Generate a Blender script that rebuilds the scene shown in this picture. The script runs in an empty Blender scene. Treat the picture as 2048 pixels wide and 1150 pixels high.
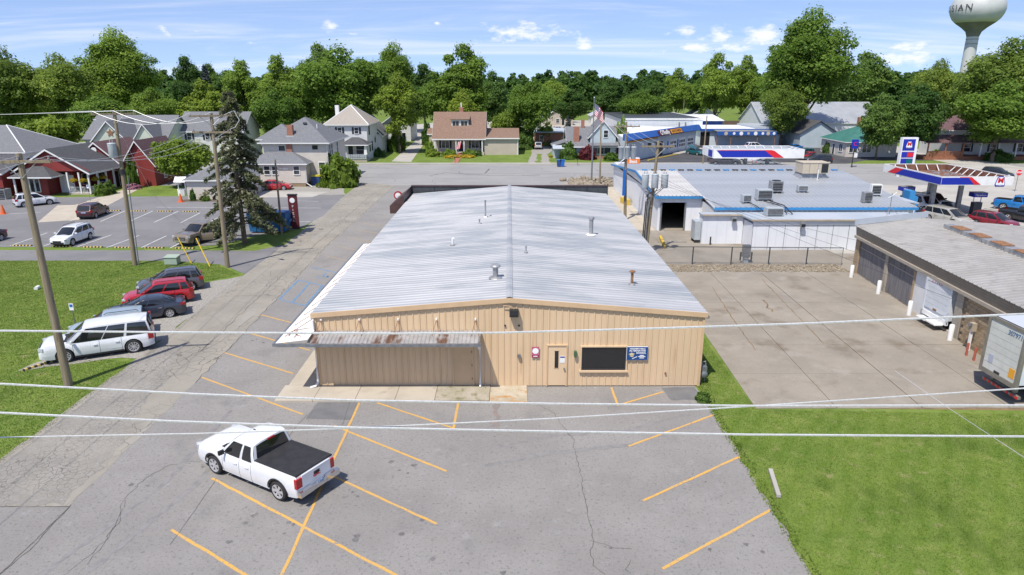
import bpy, bmesh, math, random
import numpy as np
from mathutils import Vector, Matrix
random.seed(7)
R = math.radians
S = bpy.context.scene
C = S.collection

# ---------------------------------------------------------------- camera
cam = bpy.data.cameras.new('camera'); camo = bpy.data.objects.new('camera', cam); C.objects.link(camo)
camo.location = (0, 0, 14.3)
camo.rotation_euler = (R(90 - 16.9), 0, -R(0.2209))
cam.sensor_width = 36; cam.lens = 36 * 1365 / 2048
cam.clip_start = 0.2; cam.clip_end = 6000
S.camera = camo
S.view_settings.view_transform = 'Standard'; S.view_settings.look = 'None'
S.view_settings.exposure = 0.36; S.view_settings.gamma = 1; S.view_settings.use_curve_mapping = False

# ---------------------------------------------------------------- sky and sun
SUN_EL, SUN_AZ = 60.0, 212.0
w = bpy.data.worlds.new('World'); S.world = w; w.use_nodes = True
def setup_world():
    nt = w.node_tree; N = nt.nodes; L = nt.links; N.clear()
    def nd(t, **k):
        n = N.new(t)
        for a, b in k.items(): setattr(n, a, b)
        return n
    def mth(op, a, b=None, c=None, clamp=False):
        n = nd('ShaderNodeMath', operation=op, use_clamp=clamp)
        for i, v in enumerate((a, b, c)):
            if v is None: continue
            if isinstance(v, (int, float)): n.inputs[i].default_value = v
            else: L.new(v, n.inputs[i])
        return n.outputs[0]
    def mrange(v, a, b, c, d):
        n = nd('ShaderNodeMapRange', interpolation_type='SMOOTHSTEP')
        L.new(v, n.inputs[0])
        for i, q in enumerate((a, b, c, d)): n.inputs[i + 1].default_value = q
        return n.outputs[0]
    sky = nd('ShaderNodeTexSky', sky_type='NISHITA', sun_disc=False)
    sky.sun_elevation = R(SUN_EL); sky.sun_rotation = R(SUN_AZ)
    sky.altitude = 250; sky.air_density = 1.0; sky.dust_density = 0.15; sky.ozone_density = 2.5
    tc = nd('ShaderNodeTexCoord'); sx = nd('ShaderNodeSeparateXYZ'); L.new(tc.outputs['Generated'], sx.inputs[0])
    X, Y, Z = sx.outputs
    up = nd('ShaderNodeCombineXYZ'); L.new(X, up.inputs[0]); L.new(Y, up.inputs[1]); L.new(mth('ADD', mth('MULTIPLY', mth('MAXIMUM', Z, 0.0), 0.95), 0.135), up.inputs[2])
    nv = nd('ShaderNodeVectorMath', operation='NORMALIZE'); L.new(up.outputs[0], nv.inputs[0]); L.new(nv.outputs[0], sky.inputs['Vector'])
    el = mth('ARCSINE', Z); az = mth('ARCTAN2', X, Y)
    # thin high cloud: stretched noise on a plane overhead
    zz = mth('ADD', mth('MAXIMUM', Z, 0.0), 0.12)
    cb = nd('ShaderNodeCombineXYZ'); L.new(mth('DIVIDE', X, zz), cb.inputs[0]); L.new(mth('DIVIDE', Y, zz), cb.inputs[1])
    mp = nd('ShaderNodeMapping'); L.new(cb.outputs[0], mp.inputs[0]); mp.inputs['Rotation'].default_value = (0, 0, R(24)); mp.inputs['Scale'].default_value = (0.32, 1.0, 1)
    n1 = nd('ShaderNodeTexNoise'); L.new(mp.outputs[0], n1.inputs['Vector']); n1.inputs['Scale'].default_value = 1.1; n1.inputs['Detail'].default_value = 7; n1.inputs['Roughness'].default_value = 0.6; n1.inputs['Distortion'].default_value = 0.7
    cirrus = mth('MULTIPLY', mrange(n1.outputs[0], 0.42, 0.78, 0, 1), 0.6)
    # small fair-weather cumulus
    v = nd('ShaderNodeCombineXYZ'); L.new(mth('MULTIPLY', az, 1.0), v.inputs[0]); L.new(mth('MULTIPLY', el, 2.2), v.inputs[1])
    n2 = nd('ShaderNodeTexNoise'); L.new(v.outputs[0], n2.inputs['Vector']); n2.inputs['Scale'].default_value = 34; n2.inputs['Detail'].default_value = 6; n2.inputs['Roughness'].default_value = 0.62
    dens = None
    for (a, e, wa, we) in [(0.0149, 0.0620, 0.0696, 0.0161), (0.1010, 0.0462, 0.0220, 0.0103), (0.3360, 0.0549, 0.0440, 0.0161), (0.2827, 0.0571, 0.0330, 0.0103), (0.2373, 0.0628, 0.0234, 0.0088), (0.5036, 0.0264, 0.0549, 0.0117), (0.4989, 0.0397, 0.0293, 0.0103), (-0.4423, 0.0582, 0.0117, 0.0103), (-0.4041, 0.0592, 0.0132, 0.0051), (-0.2356, 0.0689, 0.0161, 0.0066), (-0.0992, 0.0744, 0.0073, 0.0037), (-0.2122, 0.0593, 0.0103, 0.0037), (0.2778, 0.0397, 0.0806, 0.0088), (-0.3433, 0.0467, 0.0088, 0.0044)]:
        da = mth('DIVIDE', mth('SUBTRACT', az, a), wa); de = mth('DIVIDE', mth('SUBTRACT', el, e), we)
        d = mth('SQRT', mth('ADD', mth('MULTIPLY', da, da), mth('MULTIPLY', de, de)))
        s = mth('SUBTRACT', 1.0, d)
        dens = s if dens is None else mth('MAXIMUM', dens, s)
    dens = mth('MAXIMUM', dens, -1.5)
    cum = mrange(mth('ADD', mth('MULTIPLY', dens, 0.5), mth('MULTIPLY', mth('SUBTRACT', n2.outputs[0], 0.5), 2.0)), 0.0, 0.62, 0, 0.88)
    cover = mth('MAXIMUM', cirrus, cum)
    mx = nd('ShaderNodeMix', data_type='RGBA'); L.new(cover, mx.inputs[0]); tn = nd('ShaderNodeMix', data_type='RGBA', blend_type='MULTIPLY'); tn.inputs[0].default_value = 1; L.new(sky.outputs[0], tn.inputs[6]); tn.inputs[7].default_value = (1.03, 0.95, 1.03, 1); L.new(tn.outputs[2], mx.inputs[6])
    mx.inputs[7].default_value = (6.1, 6.15, 6.3, 1)
    bg = nd('ShaderNodeBackground'); bg.inputs[1].default_value = 0.138
    L.new(mx.outputs[2], bg.inputs[0])
    out = nd('ShaderNodeOutputWorld'); L.new(bg.outputs[0], out.inputs[0])
setup_world()
sun = bpy.data.lights.new('sun', 'SUN'); suno = bpy.data.objects.new('sun', sun); C.objects.link(suno)
sun.energy = 4.2; sun.angle = R(0.53); sun.color = (1.0, 0.94, 0.86)
_d = Vector((math.sin(R(SUN_AZ)) * math.cos(R(SUN_EL)), math.cos(R(SUN_AZ)) * math.cos(R(SUN_EL)), math.sin(R(SUN_EL))))
suno.rotation_euler = _d.to_track_quat('Z', 'Y').to_euler(); suno.location = (-40, -60, 80)

# ---------------------------------------------------------------- helpers
OFF = {}
class MB:
    """collects shapes into one mesh"""
    def __init__(s): s.v = []; s.f = []; s.m = []
    def add(s, vs, fs, mi=0):
        b = len(s.v); s.v += [tuple(p) for p in vs]
        for f in fs: s.f.append(tuple(b + i for i in f)); s.m.append(mi)
        return s
    def poly(s, pts, mi=0): return s.add(pts, [tuple(range(len(pts)))], mi)
    def box(s, x0, y0, z0, x1, y1, z1, mi=0):
        return s.add([(x0,y0,z0),(x1,y0,z0),(x1,y1,z0),(x0,y1,z0),(x0,y0,z1),(x1,y0,z1),(x1,y1,z1),(x0,y1,z1)],
                     [(0,3,2,1),(4,5,6,7),(0,1,5,4),(1,2,6,5),(2,3,7,6),(3,0,4,7)], mi)
    def obox(s, c, size, rz=0, mi=0, rx=0, ry=0):
        M = Matrix.Translation(c) @ Matrix.Rotation(rz, 4, 'Z') @ Matrix.Rotation(ry, 4, 'Y') @ Matrix.Rotation(rx, 4, 'X')
        a, b, d = size[0] / 2, size[1] / 2, size[2] / 2
        return s.add([M @ Vector(p) for p in [(-a,-b,-d),(a,-b,-d),(a,b,-d),(-a,b,-d),(-a,-b,d),(a,-b,d),(a,b,d),(-a,b,d)]],
                     [(0,3,2,1),(4,5,6,7),(0,1,5,4),(1,2,6,5),(2,3,7,6),(3,0,4,7)], mi)
    def prism(s, pts, d, mi=0):
        """polygon pts (3D) extruded by vector d"""
        n = len(pts); d = Vector(d); vs = [Vector(p) for p in pts]; vs += [p + d for p in vs]
        fs = [tuple(range(n - 1, -1, -1)), tuple(range(n, 2 * n))] + [(i, (i + 1) % n, n + (i + 1) % n, n + i) for i in range(n)]
        return s.add(vs, fs, mi)
    def sheet(s, pts, z=0.0, mi=0): return s.poly([(p[0], p[1], z) for p in pts], mi)
    def slab(s, pts, z0, z1, mi=0): return s.prism([(p[0], p[1], z0) for p in pts], (0, 0, z1 - z0), mi)
    def tube(s, p0, p1, r0, r1=None, n=8, mi=0, caps=True):
        p0 = Vector(p0); p1 = Vector(p1); r1 = r0 if r1 is None else r1
        q = (p1 - p0).to_track_quat('Z', 'Y'); vs = []
        for p, r in ((p0, r0), (p1, r1)):
            for i in range(n):
                a = 2 * math.pi * i / n; vs.append(p + q @ Vector((r * math.cos(a), r * math.sin(a), 0)))
        fs = [(i, (i + 1) % n, n + (i + 1) % n, n + i) for i in range(n)]
        if caps: fs += [tuple(range(n - 1, -1, -1)), tuple(range(n, 2 * n))]
        return s.add(vs, fs, mi)
    def path(s, pts, r, n=6, mi=0):
        pts = [Vector(p) for p in pts]; vs = []; m = len(pts)
        rr = r if isinstance(r, (list, tuple)) else [r] * m
        for i, p in enumerate(pts):
            t = (pts[min(i + 1, m - 1)] - pts[max(i - 1, 0)]).normalized(); q = t.to_track_quat('Z', 'Y')
            for k in range(n):
                a = 2 * math.pi * k / n; vs.append(p + q @ Vector((rr[i] * math.cos(a), rr[i] * math.sin(a), 0)))
        fs = [(i * n + k, i * n + (k + 1) % n, (i + 1) * n + (k + 1) % n, (i + 1) * n + k) for i in range(m - 1) for k in range(n)]
        fs += [tuple(range(n - 1, -1, -1)), tuple((m - 1) * n + k for k in range(n))]
        return s.add(vs, fs, mi)
    def lathe(s, c, prof, n=16, mi=0, axis='z', cap=True):
        vs = []; m = len(prof)
        for r, z in prof:
            for k in range(n):
                a = 2 * math.pi * k / n; p = (r * math.cos(a), r * math.sin(a), z)
                if axis == 'y': p = (p[0], p[2], p[1])
                vs.append((c[0] + p[0], c[1] + p[1], c[2] + p[2]))
        fs = [(i * n + k, i * n + (k + 1) % n, (i + 1) * n + (k + 1) % n, (i + 1) * n + k) for i in range(m - 1) for k in range(n)]
        if cap and prof[0][0] > 1e-4: fs.append(tuple(range(n - 1, -1, -1)))
        if cap and prof[-1][0] > 1e-4: fs.append(tuple((m - 1) * n + k for k in range(n)))
        return s.add(vs, fs, mi)
    def mesh(s, name, mats, smooth=0, off=(0, 0, 0)):
        me = bpy.data.meshes.new(name)
        me.from_pydata([(a - off[0], b - off[1], c - off[2]) for a, b, c in s.v], [], s.f)
        for m in (mats if isinstance(mats, (list, tuple)) else [mats]): me.materials.append(m)
        if any(s.m): me.polygons.foreach_set('material_index', s.m)
        bm = bmesh.new(); bm.from_mesh(me)
        bmesh.ops.recalc_face_normals(bm, faces=[f for f in bm.faces])
        if smooth:
            bmesh.ops.remove_doubles(bm, verts=bm.verts, dist=1e-5)
            for f in bm.faces: f.smooth = True
            for e in bm.edges:
                if len(e.link_faces) == 2 and e.calc_face_angle(0) > R(smooth): e.smooth = False
        bm.to_mesh(me); bm.free()
        return me
    def build(s, name, mats, parent=None, smooth=0):
        off = OFF.get(parent.name, (0, 0, 0)) if parent else (0, 0, 0)
        o = bpy.data.objects.new(name, s.mesh(name, mats, smooth, off)); C.objects.link(o)
        if parent: o.parent = parent; OFF[o.name] = off
        return o
def tag(o, label=None, cat=None, group=None, kind=None):
    if label: o['label'] = label
    if cat: o['category'] = cat
    if group: o['group'] = group
    if kind: o['kind'] = kind
    return o
def thing(name, label, cat, loc=(0, 0, 0), rz=0, group=None, world=True):
    """an Empty at the thing's base; world=True: its parts are written in world coordinates"""
    o = bpy.data.objects.new(name, None); C.objects.link(o)
    o.location = loc if len(loc) == 3 else (loc[0], loc[1], 0); o.rotation_euler = (0, 0, rz); o.empty_display_size = 0.3
    tag(o, label, cat, group)
    if world and rz == 0: OFF[o.name] = tuple(o.location)
    return o
def inst(me, name, parent=None, loc=(0, 0, 0), rot=(0, 0, 0), sc=1):
    o = bpy.data.objects.new(name, me); C.objects.link(o); o.parent = parent
    o.location = loc; o.rotation_euler = rot; o.scale = (sc, sc, sc) if isinstance(sc, (int, float)) else sc
    return o
def copy_tree(o, parent=None):
    c = o.copy(); C.objects.link(c); c.parent = parent
    for ch in list(o.children): copy_tree(ch, c)
    return c
def struct(o): o['kind'] = 'structure'; return o

# ---------------------------------------------------------------- materials
MATS = {}
def pm(name, col, col2=None, scale=4.0, rough=0.6, metal=0.0, bump=0.0, bscale=60.0, pos=False, spec=0.4, lay=None, detail=5, stretch=None, lo=0.35, hi=0.65, coat=0.0, trans=0.0):
    """noise-mixed procedural surface; lay = list of (colour, noise scale, low, high, stretch)"""
    m = bpy.data.materials.new(name); m.use_nodes = True; MATS[name] = m
    nt = m.node_tree; N = nt.nodes; L = nt.links; b = N['Principled BSDF']
    b.inputs['Roughness'].default_value = rough; b.inputs['Metallic'].default_value = metal
    b.inputs['Specular IOR Level'].default_value = spec; b.inputs['Coat Weight'].default_value = coat
    b.inputs['Coat Roughness'].default_value = 0.06
    b.inputs['Base Color'].default_value = (*col, 1)
    if trans: b.inputs['Transmission Weight'].default_value = trans
    if col2 is None and not bump and not lay: return m
    if pos: src = N.new('ShaderNodeNewGeometry').outputs['Position']
    else: src = N.new('ShaderNodeTexCoord').outputs['Object']
    def noise(sc, st=None, det=detail, rg=0.6):
        n = N.new('ShaderNodeTexNoise'); n.inputs['Scale'].default_value = sc; n.inputs['Detail'].default_value = det; n.inputs['Roughness'].default_value = rg
        if st:
            mp = N.new('ShaderNodeMapping'); mp.inputs['Scale'].default_value = st; L.new(src, mp.inputs[0]); L.new(mp.outputs[0], n.inputs['Vector'])
        else: L.new(src, n.inputs['Vector'])
        return n.outputs[0]
    def mr(v, a, c):
        n = N.new('ShaderNodeMapRange'); n.interpolation_type = 'SMOOTHSTEP'; L.new(v, n.inputs[0]); n.inputs[1].default_value = a; n.inputs[2].default_value = c
        return n.outputs[0]
    cur = None
    if col2 is not None:
        mx = N.new('ShaderNodeMix'); mx.data_type = 'RGBA'; L.new(mr(noise(scale, stretch), lo, hi), mx.inputs[0])
        mx.inputs[6].default_value = (*col, 1); mx.inputs[7].default_value = (*col2, 1); cur = mx.outputs[2]
    for l in (lay or []):
        mx = N.new('ShaderNodeMix'); mx.data_type = 'RGBA'
        L.new(mr(noise(l[1], l[4] if len(l) > 4 else None, 6), l[2], l[3]), mx.inputs[0])
        if cur is None: mx.inputs[6].default_value = (*col, 1)
        else: L.new(cur, mx.inputs[6])
        mx.inputs[7].default_value = (*l[0], 1); cur = mx.outputs[2]
    if cur is not None: L.new(cur, b.inputs['Base Color'])
    if bump:
        bp = N.new('ShaderNodeBump'); bp.inputs['Strength'].default_value = bump; bp.inputs['Distance'].default_value = 0.02
        L.new(noise(bscale, None, 3), bp.inputs['Height']); L.new(bp.outputs[0], b.inputs['Normal'])
    return m
def lines(m, axis, pitch, dark, width=0.12, jitter=None):
    """board or course lines: darkens a thin line each pitch along an axis and tilts each course (lap siding, shingles)"""
    nt = m.node_tree; N = nt.nodes; L = nt.links; b = N['Principled BSDF']
    tc = N.new('ShaderNodeTexCoord'); sx = N.new('ShaderNodeSeparateXYZ'); L.new(tc.outputs['Object'], sx.inputs[0])
    dv = N.new('ShaderNodeMath'); dv.operation = 'DIVIDE'; L.new(sx.outputs[axis], dv.inputs[0]); dv.inputs[1].default_value = pitch
    fr = N.new('ShaderNodeMath'); fr.operation = 'FRACT'; L.new(dv.outputs[0], fr.inputs[0])
    lt = N.new('ShaderNodeMath'); lt.operation = 'LESS_THAN'; L.new(fr.outputs[0], lt.inputs[0]); lt.inputs[1].default_value = width
    mu = N.new('ShaderNodeMath'); mu.operation = 'MULTIPLY'; L.new(lt.outputs[0], mu.inputs[0]); mu.inputs[1].default_value = 0.6
    mx = N.new('ShaderNodeMix'); mx.data_type = 'RGBA'; L.new(mu.outputs[0], mx.inputs[0]); mx.inputs[7].default_value = (*dark, 1)
    i = b.inputs['Base Color']
    if i.is_linked: L.new(i.links[0].from_socket, mx.inputs[6])
    else: mx.inputs[6].default_value = i.default_value
    L.new(mx.outputs[2], i)
    bp = N.new('ShaderNodeBump'); bp.inputs['Strength'].default_value = 0.6; bp.inputs['Distance'].default_value = 0.02
    L.new(fr.outputs[0], bp.inputs['Height']); L.new(bp.outputs[0], b.inputs['Normal'])
    return m

# ---------------------------------------------------------------- ground materials
M = MATS
def voronoi_cracks(m, scale, dark, width, mask_lo, mask_hi, mask_scale):
    nt = m.node_tree; N = nt.nodes; L = nt.links; b = N['Principled BSDF']
    g = N.new('ShaderNodeNewGeometry').outputs['Position']
    dn = N.new('ShaderNodeTexNoise'); dn.inputs['Scale'].default_value = scale * 1.2; L.new(g, dn.inputs['Vector'])
    av = N.new('ShaderNodeVectorMath'); av.operation = 'MULTIPLY_ADD'; L.new(dn.outputs[1], av.inputs[0]); av.inputs[1].default_value = (.35 / scale,) * 3; L.new(g, av.inputs[2])
    vo = N.new('ShaderNodeTexVoronoi'); vo.feature = 'DISTANCE_TO_EDGE'; vo.inputs['Scale'].default_value = scale; L.new(av.outputs[0], vo.inputs['Vector'])
    mr = N.new('ShaderNodeMapRange'); L.new(vo.outputs['Distance'], mr.inputs[0]); mr.inputs[1].default_value = 0; mr.inputs[2].default_value = width; mr.inputs[3].default_value = 1; mr.inputs[4].default_value = 0
    n = N.new('ShaderNodeTexNoise'); n.inputs['Scale'].default_value = mask_scale; n.inputs['Detail'].default_value = 3; L.new(g, n.inputs['Vector'])
    m2 = N.new('ShaderNodeMapRange'); L.new(n.outputs[0], m2.inputs[0]); m2.inputs[1].default_value = mask_lo; m2.inputs[2].default_value = mask_hi
    mu = N.new('ShaderNodeMath'); mu.operation = 'MULTIPLY'; L.new(mr.outputs[0], mu.inputs[0]); L.new(m2.outputs[0], mu.inputs[1])
    mx = N.new('ShaderNodeMix'); mx.data_type = 'RGBA'; L.new(mu.outputs[0], mx.inputs[0]); mx.inputs[7].default_value = (*dark, 1)
    i = b.inputs['Base Color']; L.new(i.links[0].from_socket, mx.inputs[6]); L.new(mx.outputs[2], i)
def mow(m, axis_rot, pitch, amt):
    """mown nap: alternate passes lean toward or away and so differ in green"""
    nt = m.node_tree; N = nt.nodes; L = nt.links; b = N['Principled BSDF']
    g = N.new('ShaderNodeNewGeometry').outputs['Position']
    wv = N.new('ShaderNodeTexWave'); mp = N.new('ShaderNodeMapping'); mp.inputs['Rotation'].default_value = (0, 0, R(axis_rot)); L.new(g, mp.inputs[0]); L.new(mp.outputs[0], wv.inputs['Vector'])
    wv.inputs['Scale'].default_value = 0.314 / pitch; wv.inputs['Distortion'].default_value = 6; wv.inputs['Detail'].default_value = 3; wv.inputs['Detail Scale'].default_value = 0.6
    mu = N.new('ShaderNodeMath'); mu.operation = 'MULTIPLY'; L.new(wv.outputs['Fac'], mu.inputs[0]); mu.inputs[1].default_value = amt
    mx = N.new('ShaderNodeMix'); mx.data_type = 'RGBA'; L.new(mu.outputs[0], mx.inputs[0]); mx.inputs[7].default_value = (0.2, 0.25, 0.07, 1)
    i = b.inputs['Base Color']; L.new(i.links[0].from_socket, mx.inputs[6]); L.new(mx.outputs[2], i)
pm('lawn', (0.11, 0.175, 0.027), (0.155, 0.215, 0.038), 0.35, 0.85, bump=0.8, bscale=26, pos=True, spec=0.15,
   lay=[((0.215, 0.25, 0.065), 0.9, 0.5, 0.78), ((0.065, 0.125, 0.016), 3.0, 0.52, 0.75), ((0.29, 0.265, 0.125), 1.7, 0.55, 0.78), ((0.07, 0.13, 0.018), 20, 0.52, 0.7), ((0.08, 0.13, 0.02), 0.22, 0.52, 0.7)])
mow(M['lawn'], 33, 0.8, 0.24)
pm('asphalt', (0.235, 0.222, 0.207), (0.275, 0.261, 0.244), 0.22, 0.9, bump=0.5, bscale=120, pos=True, spec=0.25,
   lay=[((0.18, 0.175, 0.17), 0.5, 0.56, 0.8), ((0.3, 0.29, 0.28), 1.6, 0.55, 0.8), ((0.15, 0.145, 0.14), 9, 0.53, 0.72), ((0.31, 0.3, 0.29), 12, 0.56, 0.75), ((0.13, 0.125, 0.12), 24, 0.54, 0.72), ((0.3, 0.295, 0.29), 55, 0.6, 0.76), ((0.09, 0.088, 0.085), 1.25, 0.71, 0.8)])
pm('asphalt_dark', (0.06, 0.06, 0.064), (0.085, 0.085, 0.088), 0.3, 0.9, bump=0.4, bscale=90, pos=True, spec=0.25)
pm('asphalt_lot', (0.17, 0.167, 0.17), (0.205, 0.2, 0.2), 0.18, 0.9, bump=0.4, bscale=90, pos=True, spec=0.25, lay=[((0.125, 0.123, 0.122), 1.1, 0.58, 0.8), ((0.26, 0.255, 0.25), 0.6, 0.6, 0.85)])
pm('asphalt_patch', (0.14, 0.14, 0.142), (0.18, 0.178, 0.178), 0.8, 0.9, bump=0.4, bscale=110, pos=True, spec=0.25, lay=[((0.1, 0.1, 0.1), 42, 0.55, 0.74)])
pm('alley', (0.31, 0.285, 0.24), (0.26, 0.24, 0.205), 0.3, 0.92, bump=0.5, bscale=100, pos=True, spec=0.2,
   lay=[((0.33, 0.315, 0.28), 0.8, 0.52, 0.8, (1, 0.2, 1)), ((0.15, 0.14, 0.125), 30, 0.58, 0.75), ((0.13, 0.125, 0.115), 0.42, 0.66, 0.8, (1, 0.3, 1))])
voronoi_cracks(M['alley'], 1.5, (0.11, 0.1, 0.085), 0.03, 0.4, 0.58, 0.25)
voronoi_cracks(M['alley'], 0.33, (0.12, 0.11, 0.09), 0.006, 0.4, 0.6, 0.3)
pm('alley_worn', (0.3, 0.28, 0.245), (0.25, 0.235, 0.208), 0.5, 0.92, bump=0.6, bscale=70, pos=True, spec=0.2, lay=[((0.12, 0.115, 0.11), 26, 0.55, 0.72), ((0.31, 0.3, 0.28), 3, 0.55, 0.75)])
voronoi_cracks(M['alley_worn'], 3.6, (0.125, 0.118, 0.105), 0.055, 0.3, 0.6, 0.45)
pm('street', (0.26, 0.258, 0.252), (0.3, 0.296, 0.285), 0.1, 0.9, pos=True, spec=0.2, lay=[((0.21, 0.21, 0.207), 0.5, 0.55, 0.8, (0.12, 1, 1)), ((0.34, 0.32, 0.29), 0.4, 0.6, 0.85, (0.1, 1, 1))])
voronoi_cracks(M['street'], 0.16, (0.11, 0.105, 0.1), 0.006, 0.3, 0.5, 0.08)
pm('concrete', (0.4, 0.355, 0.285), (0.46, 0.41, 0.335), 0.6, 0.9, bump=0.3, bscale=60, pos=True, spec=0.2, lay=[((0.29, 0.255, 0.205), 1.3, 0.58, 0.8), ((0.5, 0.46, 0.39), 4, 0.6, 0.8)])
pm('concrete_yard', (0.3, 0.265, 0.215), (0.25, 0.222, 0.182), 0.28, 0.9, bump=0.3, bscale=60, pos=True, spec=0.2, lay=[((0.32, 0.29, 0.245), 0.6, 0.5, 0.75), ((0.19, 0.158, 0.118), 0.35, 0.52, 0.72), ((0.16, 0.145, 0.122), 9, 0.57, 0.78), ((0.33, 0.3, 0.25), 3.5, 0.58, 0.8)])
pm('concrete_pale', (0.42, 0.4, 0.36), (0.36, 0.34, 0.3), 0.25, 0.9, pos=True, spec=0.2, lay=[((0.3, 0.28, 0.25), 0.9, 0.58, 0.8)])
pm('concrete_rusty', (0.46, 0.41, 0.32), (0.36, 0.31, 0.22), 1.2, 0.9, bump=0.3, bscale=60, pos=True, spec=0.2, lay=[((0.42, 0.2, 0.05), 1.7, 0.5, 0.68), ((0.3, 0.12, 0.03), 6, 0.6, 0.75)])
pm('concrete_mossy', (0.4, 0.355, 0.285), (0.33, 0.3, 0.22), 1.0, 0.9, bump=0.3, bscale=60, pos=True, spec=0.2, lay=[((0.16, 0.15, 0.07), 2.3, 0.5, 0.72), ((0.12, 0.11, 0.08), 9, 0.58, 0.72)])
pm('gravel', (0.36, 0.345, 0.31), (0.24, 0.225, 0.2), 9, 0.95, bump=1.0, bscale=22, pos=True, spec=0.15, lay=[((0.45, 0.43, 0.4), 16, 0.55, 0.7), ((0.13, 0.12, 0.1), 24, 0.56, 0.7)])
pm('stones', (0.33, 0.28, 0.21), (0.22, 0.185, 0.14), 6, 0.95, bump=0.5, bscale=30, spec=0.15, lo=0.3, hi=0.7)
pm('soil', (0.09, 0.07, 0.05), (0.14, 0.11, 0.08), 3, 0.95, bump=0.6, bscale=20, pos=True)
pm('line_yellow', (0.62, 0.34, 0.06), (0.55, 0.33, 0.1), 2, 0.8, pos=True, lay=[((0.27, 0.25, 0.21), 14, 0.52, 0.66), ((0.24, 0.225, 0.2), 3.5, 0.6, 0.72)])
pm('line_yellow_faded', (0.42, 0.29, 0.12), (0.33, 0.27, 0.18), 2, 0.8, pos=True, lay=[((0.22, 0.215, 0.21), 7, 0.45, 0.65)])
pm('line_white', (0.62, 0.62, 0.6), (0.5, 0.5, 0.49), 3, 0.8, pos=True)
pm('line_blue', (0.075, 0.2, 0.38), (0.14, 0.25, 0.37), 2, 0.8, pos=True, lay=[((0.22, 0.22, 0.22), 9, 0.58, 0.7)])
pm('crack', (0.08, 0.077, 0.07), (0.13, 0.125, 0.11), 3, 0.95, pos=True)
pm('crack_dry', (0.25, 0.17, 0.08), (0.14, 0.1, 0.06), 1.5, 0.95, pos=True)

def ribbon(pts, wd, jit=0.0, step=None, seed=0):
    rnd = random.Random(seed); P = []
    for (a, b) in zip(pts[:-1], pts[1:]):
        a = Vector(a); b = Vector(b); n = max(1, int((b - a).length / step)) if step else 1
        for k in range(n): P.append(a.lerp(b, k / n))
    P.append(Vector(pts[-1]))
    if jit: P = [P[0]] + [p + Vector((rnd.uniform(-jit, jit), rnd.uniform(-jit, jit))) for p in P[1:-1]] + [P[-1]]
    Lf, Rt = [], []
    for i, p in enumerate(P):
        t = (P[min(i + 1, len(P) - 1)] - P[max(i - 1, 0)]).normalized(); nn = Vector((-t.y, t.x)) * wd / 2
        if jit: nn *= rnd.uniform(0.9, 1.1) if jit < .02 else rnd.uniform(0.5, 1.5)
        Lf.append(p + nn); Rt.append(p - nn)
    return Lf, Rt
def strip(parent, name, pts, wd, z, mat, jit=0.0, step=None, seed=0):
    mb = MB(); Lf, Rt = ribbon(pts, wd, jit, step, seed)
    for i in range(len(Lf) - 1): mb.poly([(*Lf[i], z), (*Rt[i], z), (*Rt[i + 1], z), (*Lf[i + 1], z)])
    return mb.build(name, mat, parent)
def sheet(name, pts, z, mat, parent=None):
    o = MB().sheet(pts, z).build(name, mat, parent)
    return o if parent else struct(o)
def rect(x0, y0, x1, y1): return [(x0, y0), (x1, y0), (x1, y1), (x0, y1)]
def wavy(pts, amp, step, seed):
    """closed outline with a ragged edge"""
    rnd = random.Random(seed); out = []
    for a, b in zip(pts, pts[1:] + pts[:1]):
        a = Vector(a); b = Vector(b); n = max(1, int((b - a).length / step))
        for k in range(n):
            p = a.lerp(b, k / n); q = amp if k else 0
            out.append((p.x + rnd.uniform(-q, q), p.y + rnd.uniform(-q, q)))
    return out

# ---------------------------------------------------------------- ground, roads, yards
ground = sheet('ground', rect(-2500, -200, 2500, 4500), 0, M['lawn'])
lot = sheet('asphalt_parking_lot', wavy([(-26, 4), (9.12, 4), (9.15, 28.3), (9.0, 30.9), (-16.3, 30.9), (-16.3, 21.2), (-26, 21.2)], 0.08, 0.35, 3), 0.008, M['asphalt'])
side = sheet('side_parking_strip', [(-16.3, 30.85), (-8.9, 30.85), (-8.9, 66.5), (9.6, 66.5), (9.6, 97), (-17.0, 97), (-17.1, 60)], 0.010, M['asphalt'])
alley = sheet('alley_road', wavy([(-20.1, 20.75), (-15.45, 20.7), (-15.5, 30.9), (-16.3, 60), (-16.2, 97), (-21.66, 99.89), (-20.99, 74.79), (-20.5, 65.7), (-20.35, 51), (-20, 34)], 0.06, 0.6, 5), 0.012, M['alley'])
worn = sheet('worn_alley_shoulder', wavy([(-19.75, 20.72), (-15.7, 20.78), (-15.75, 24), (-16.6, 27.5), (-17.2, 31.5), (-18.2, 35.5), (-19.8, 36), (-19.7, 27)], 0.22, 0.4, 8), 0.016, M['alley_worn'])
street = sheet('main_street', rect(-400, 97, 400, 121.6), 0.009, M['street'])
for i, (ox, yy, dd) in enumerate([(-70, 109.2, 220)]): strip(street, 'crack', [(ox, yy), (ox + dd, yy + 0.4)], 0.12, 0.013, M['crack'], 0.12, 2, i)
strip(street, 'crack', [(-12.37, 106.92), (-10.41, 111.12), (-6.23, 108.66), (-1.46, 106.87), (4.83, 108.02)], 0.22, 0.0135, M['crack'], 0.25, 1.5, 11)
strip(street, 'crack', [(-3.90, 109.86), (-3.42, 115.64)], 0.25, 0.0135, M['crack'], 0.15, 1.5, 12)
curb = struct(MB().box(-300, 121.6, 0, 300, 121.8, 0.13).build('street_curb', M['concrete_pale']))
walk = struct(MB().box(-300, 122.6, 0, 52, 123.9, 0.11).build('far_sidewalk', M['concrete_pale']))
sheet('north_concrete_corner', [(9.6, 66.5), (14.7, 66.5), (14.7, 97), (9.6, 97)], 0.014, M['concrete'])
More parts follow.
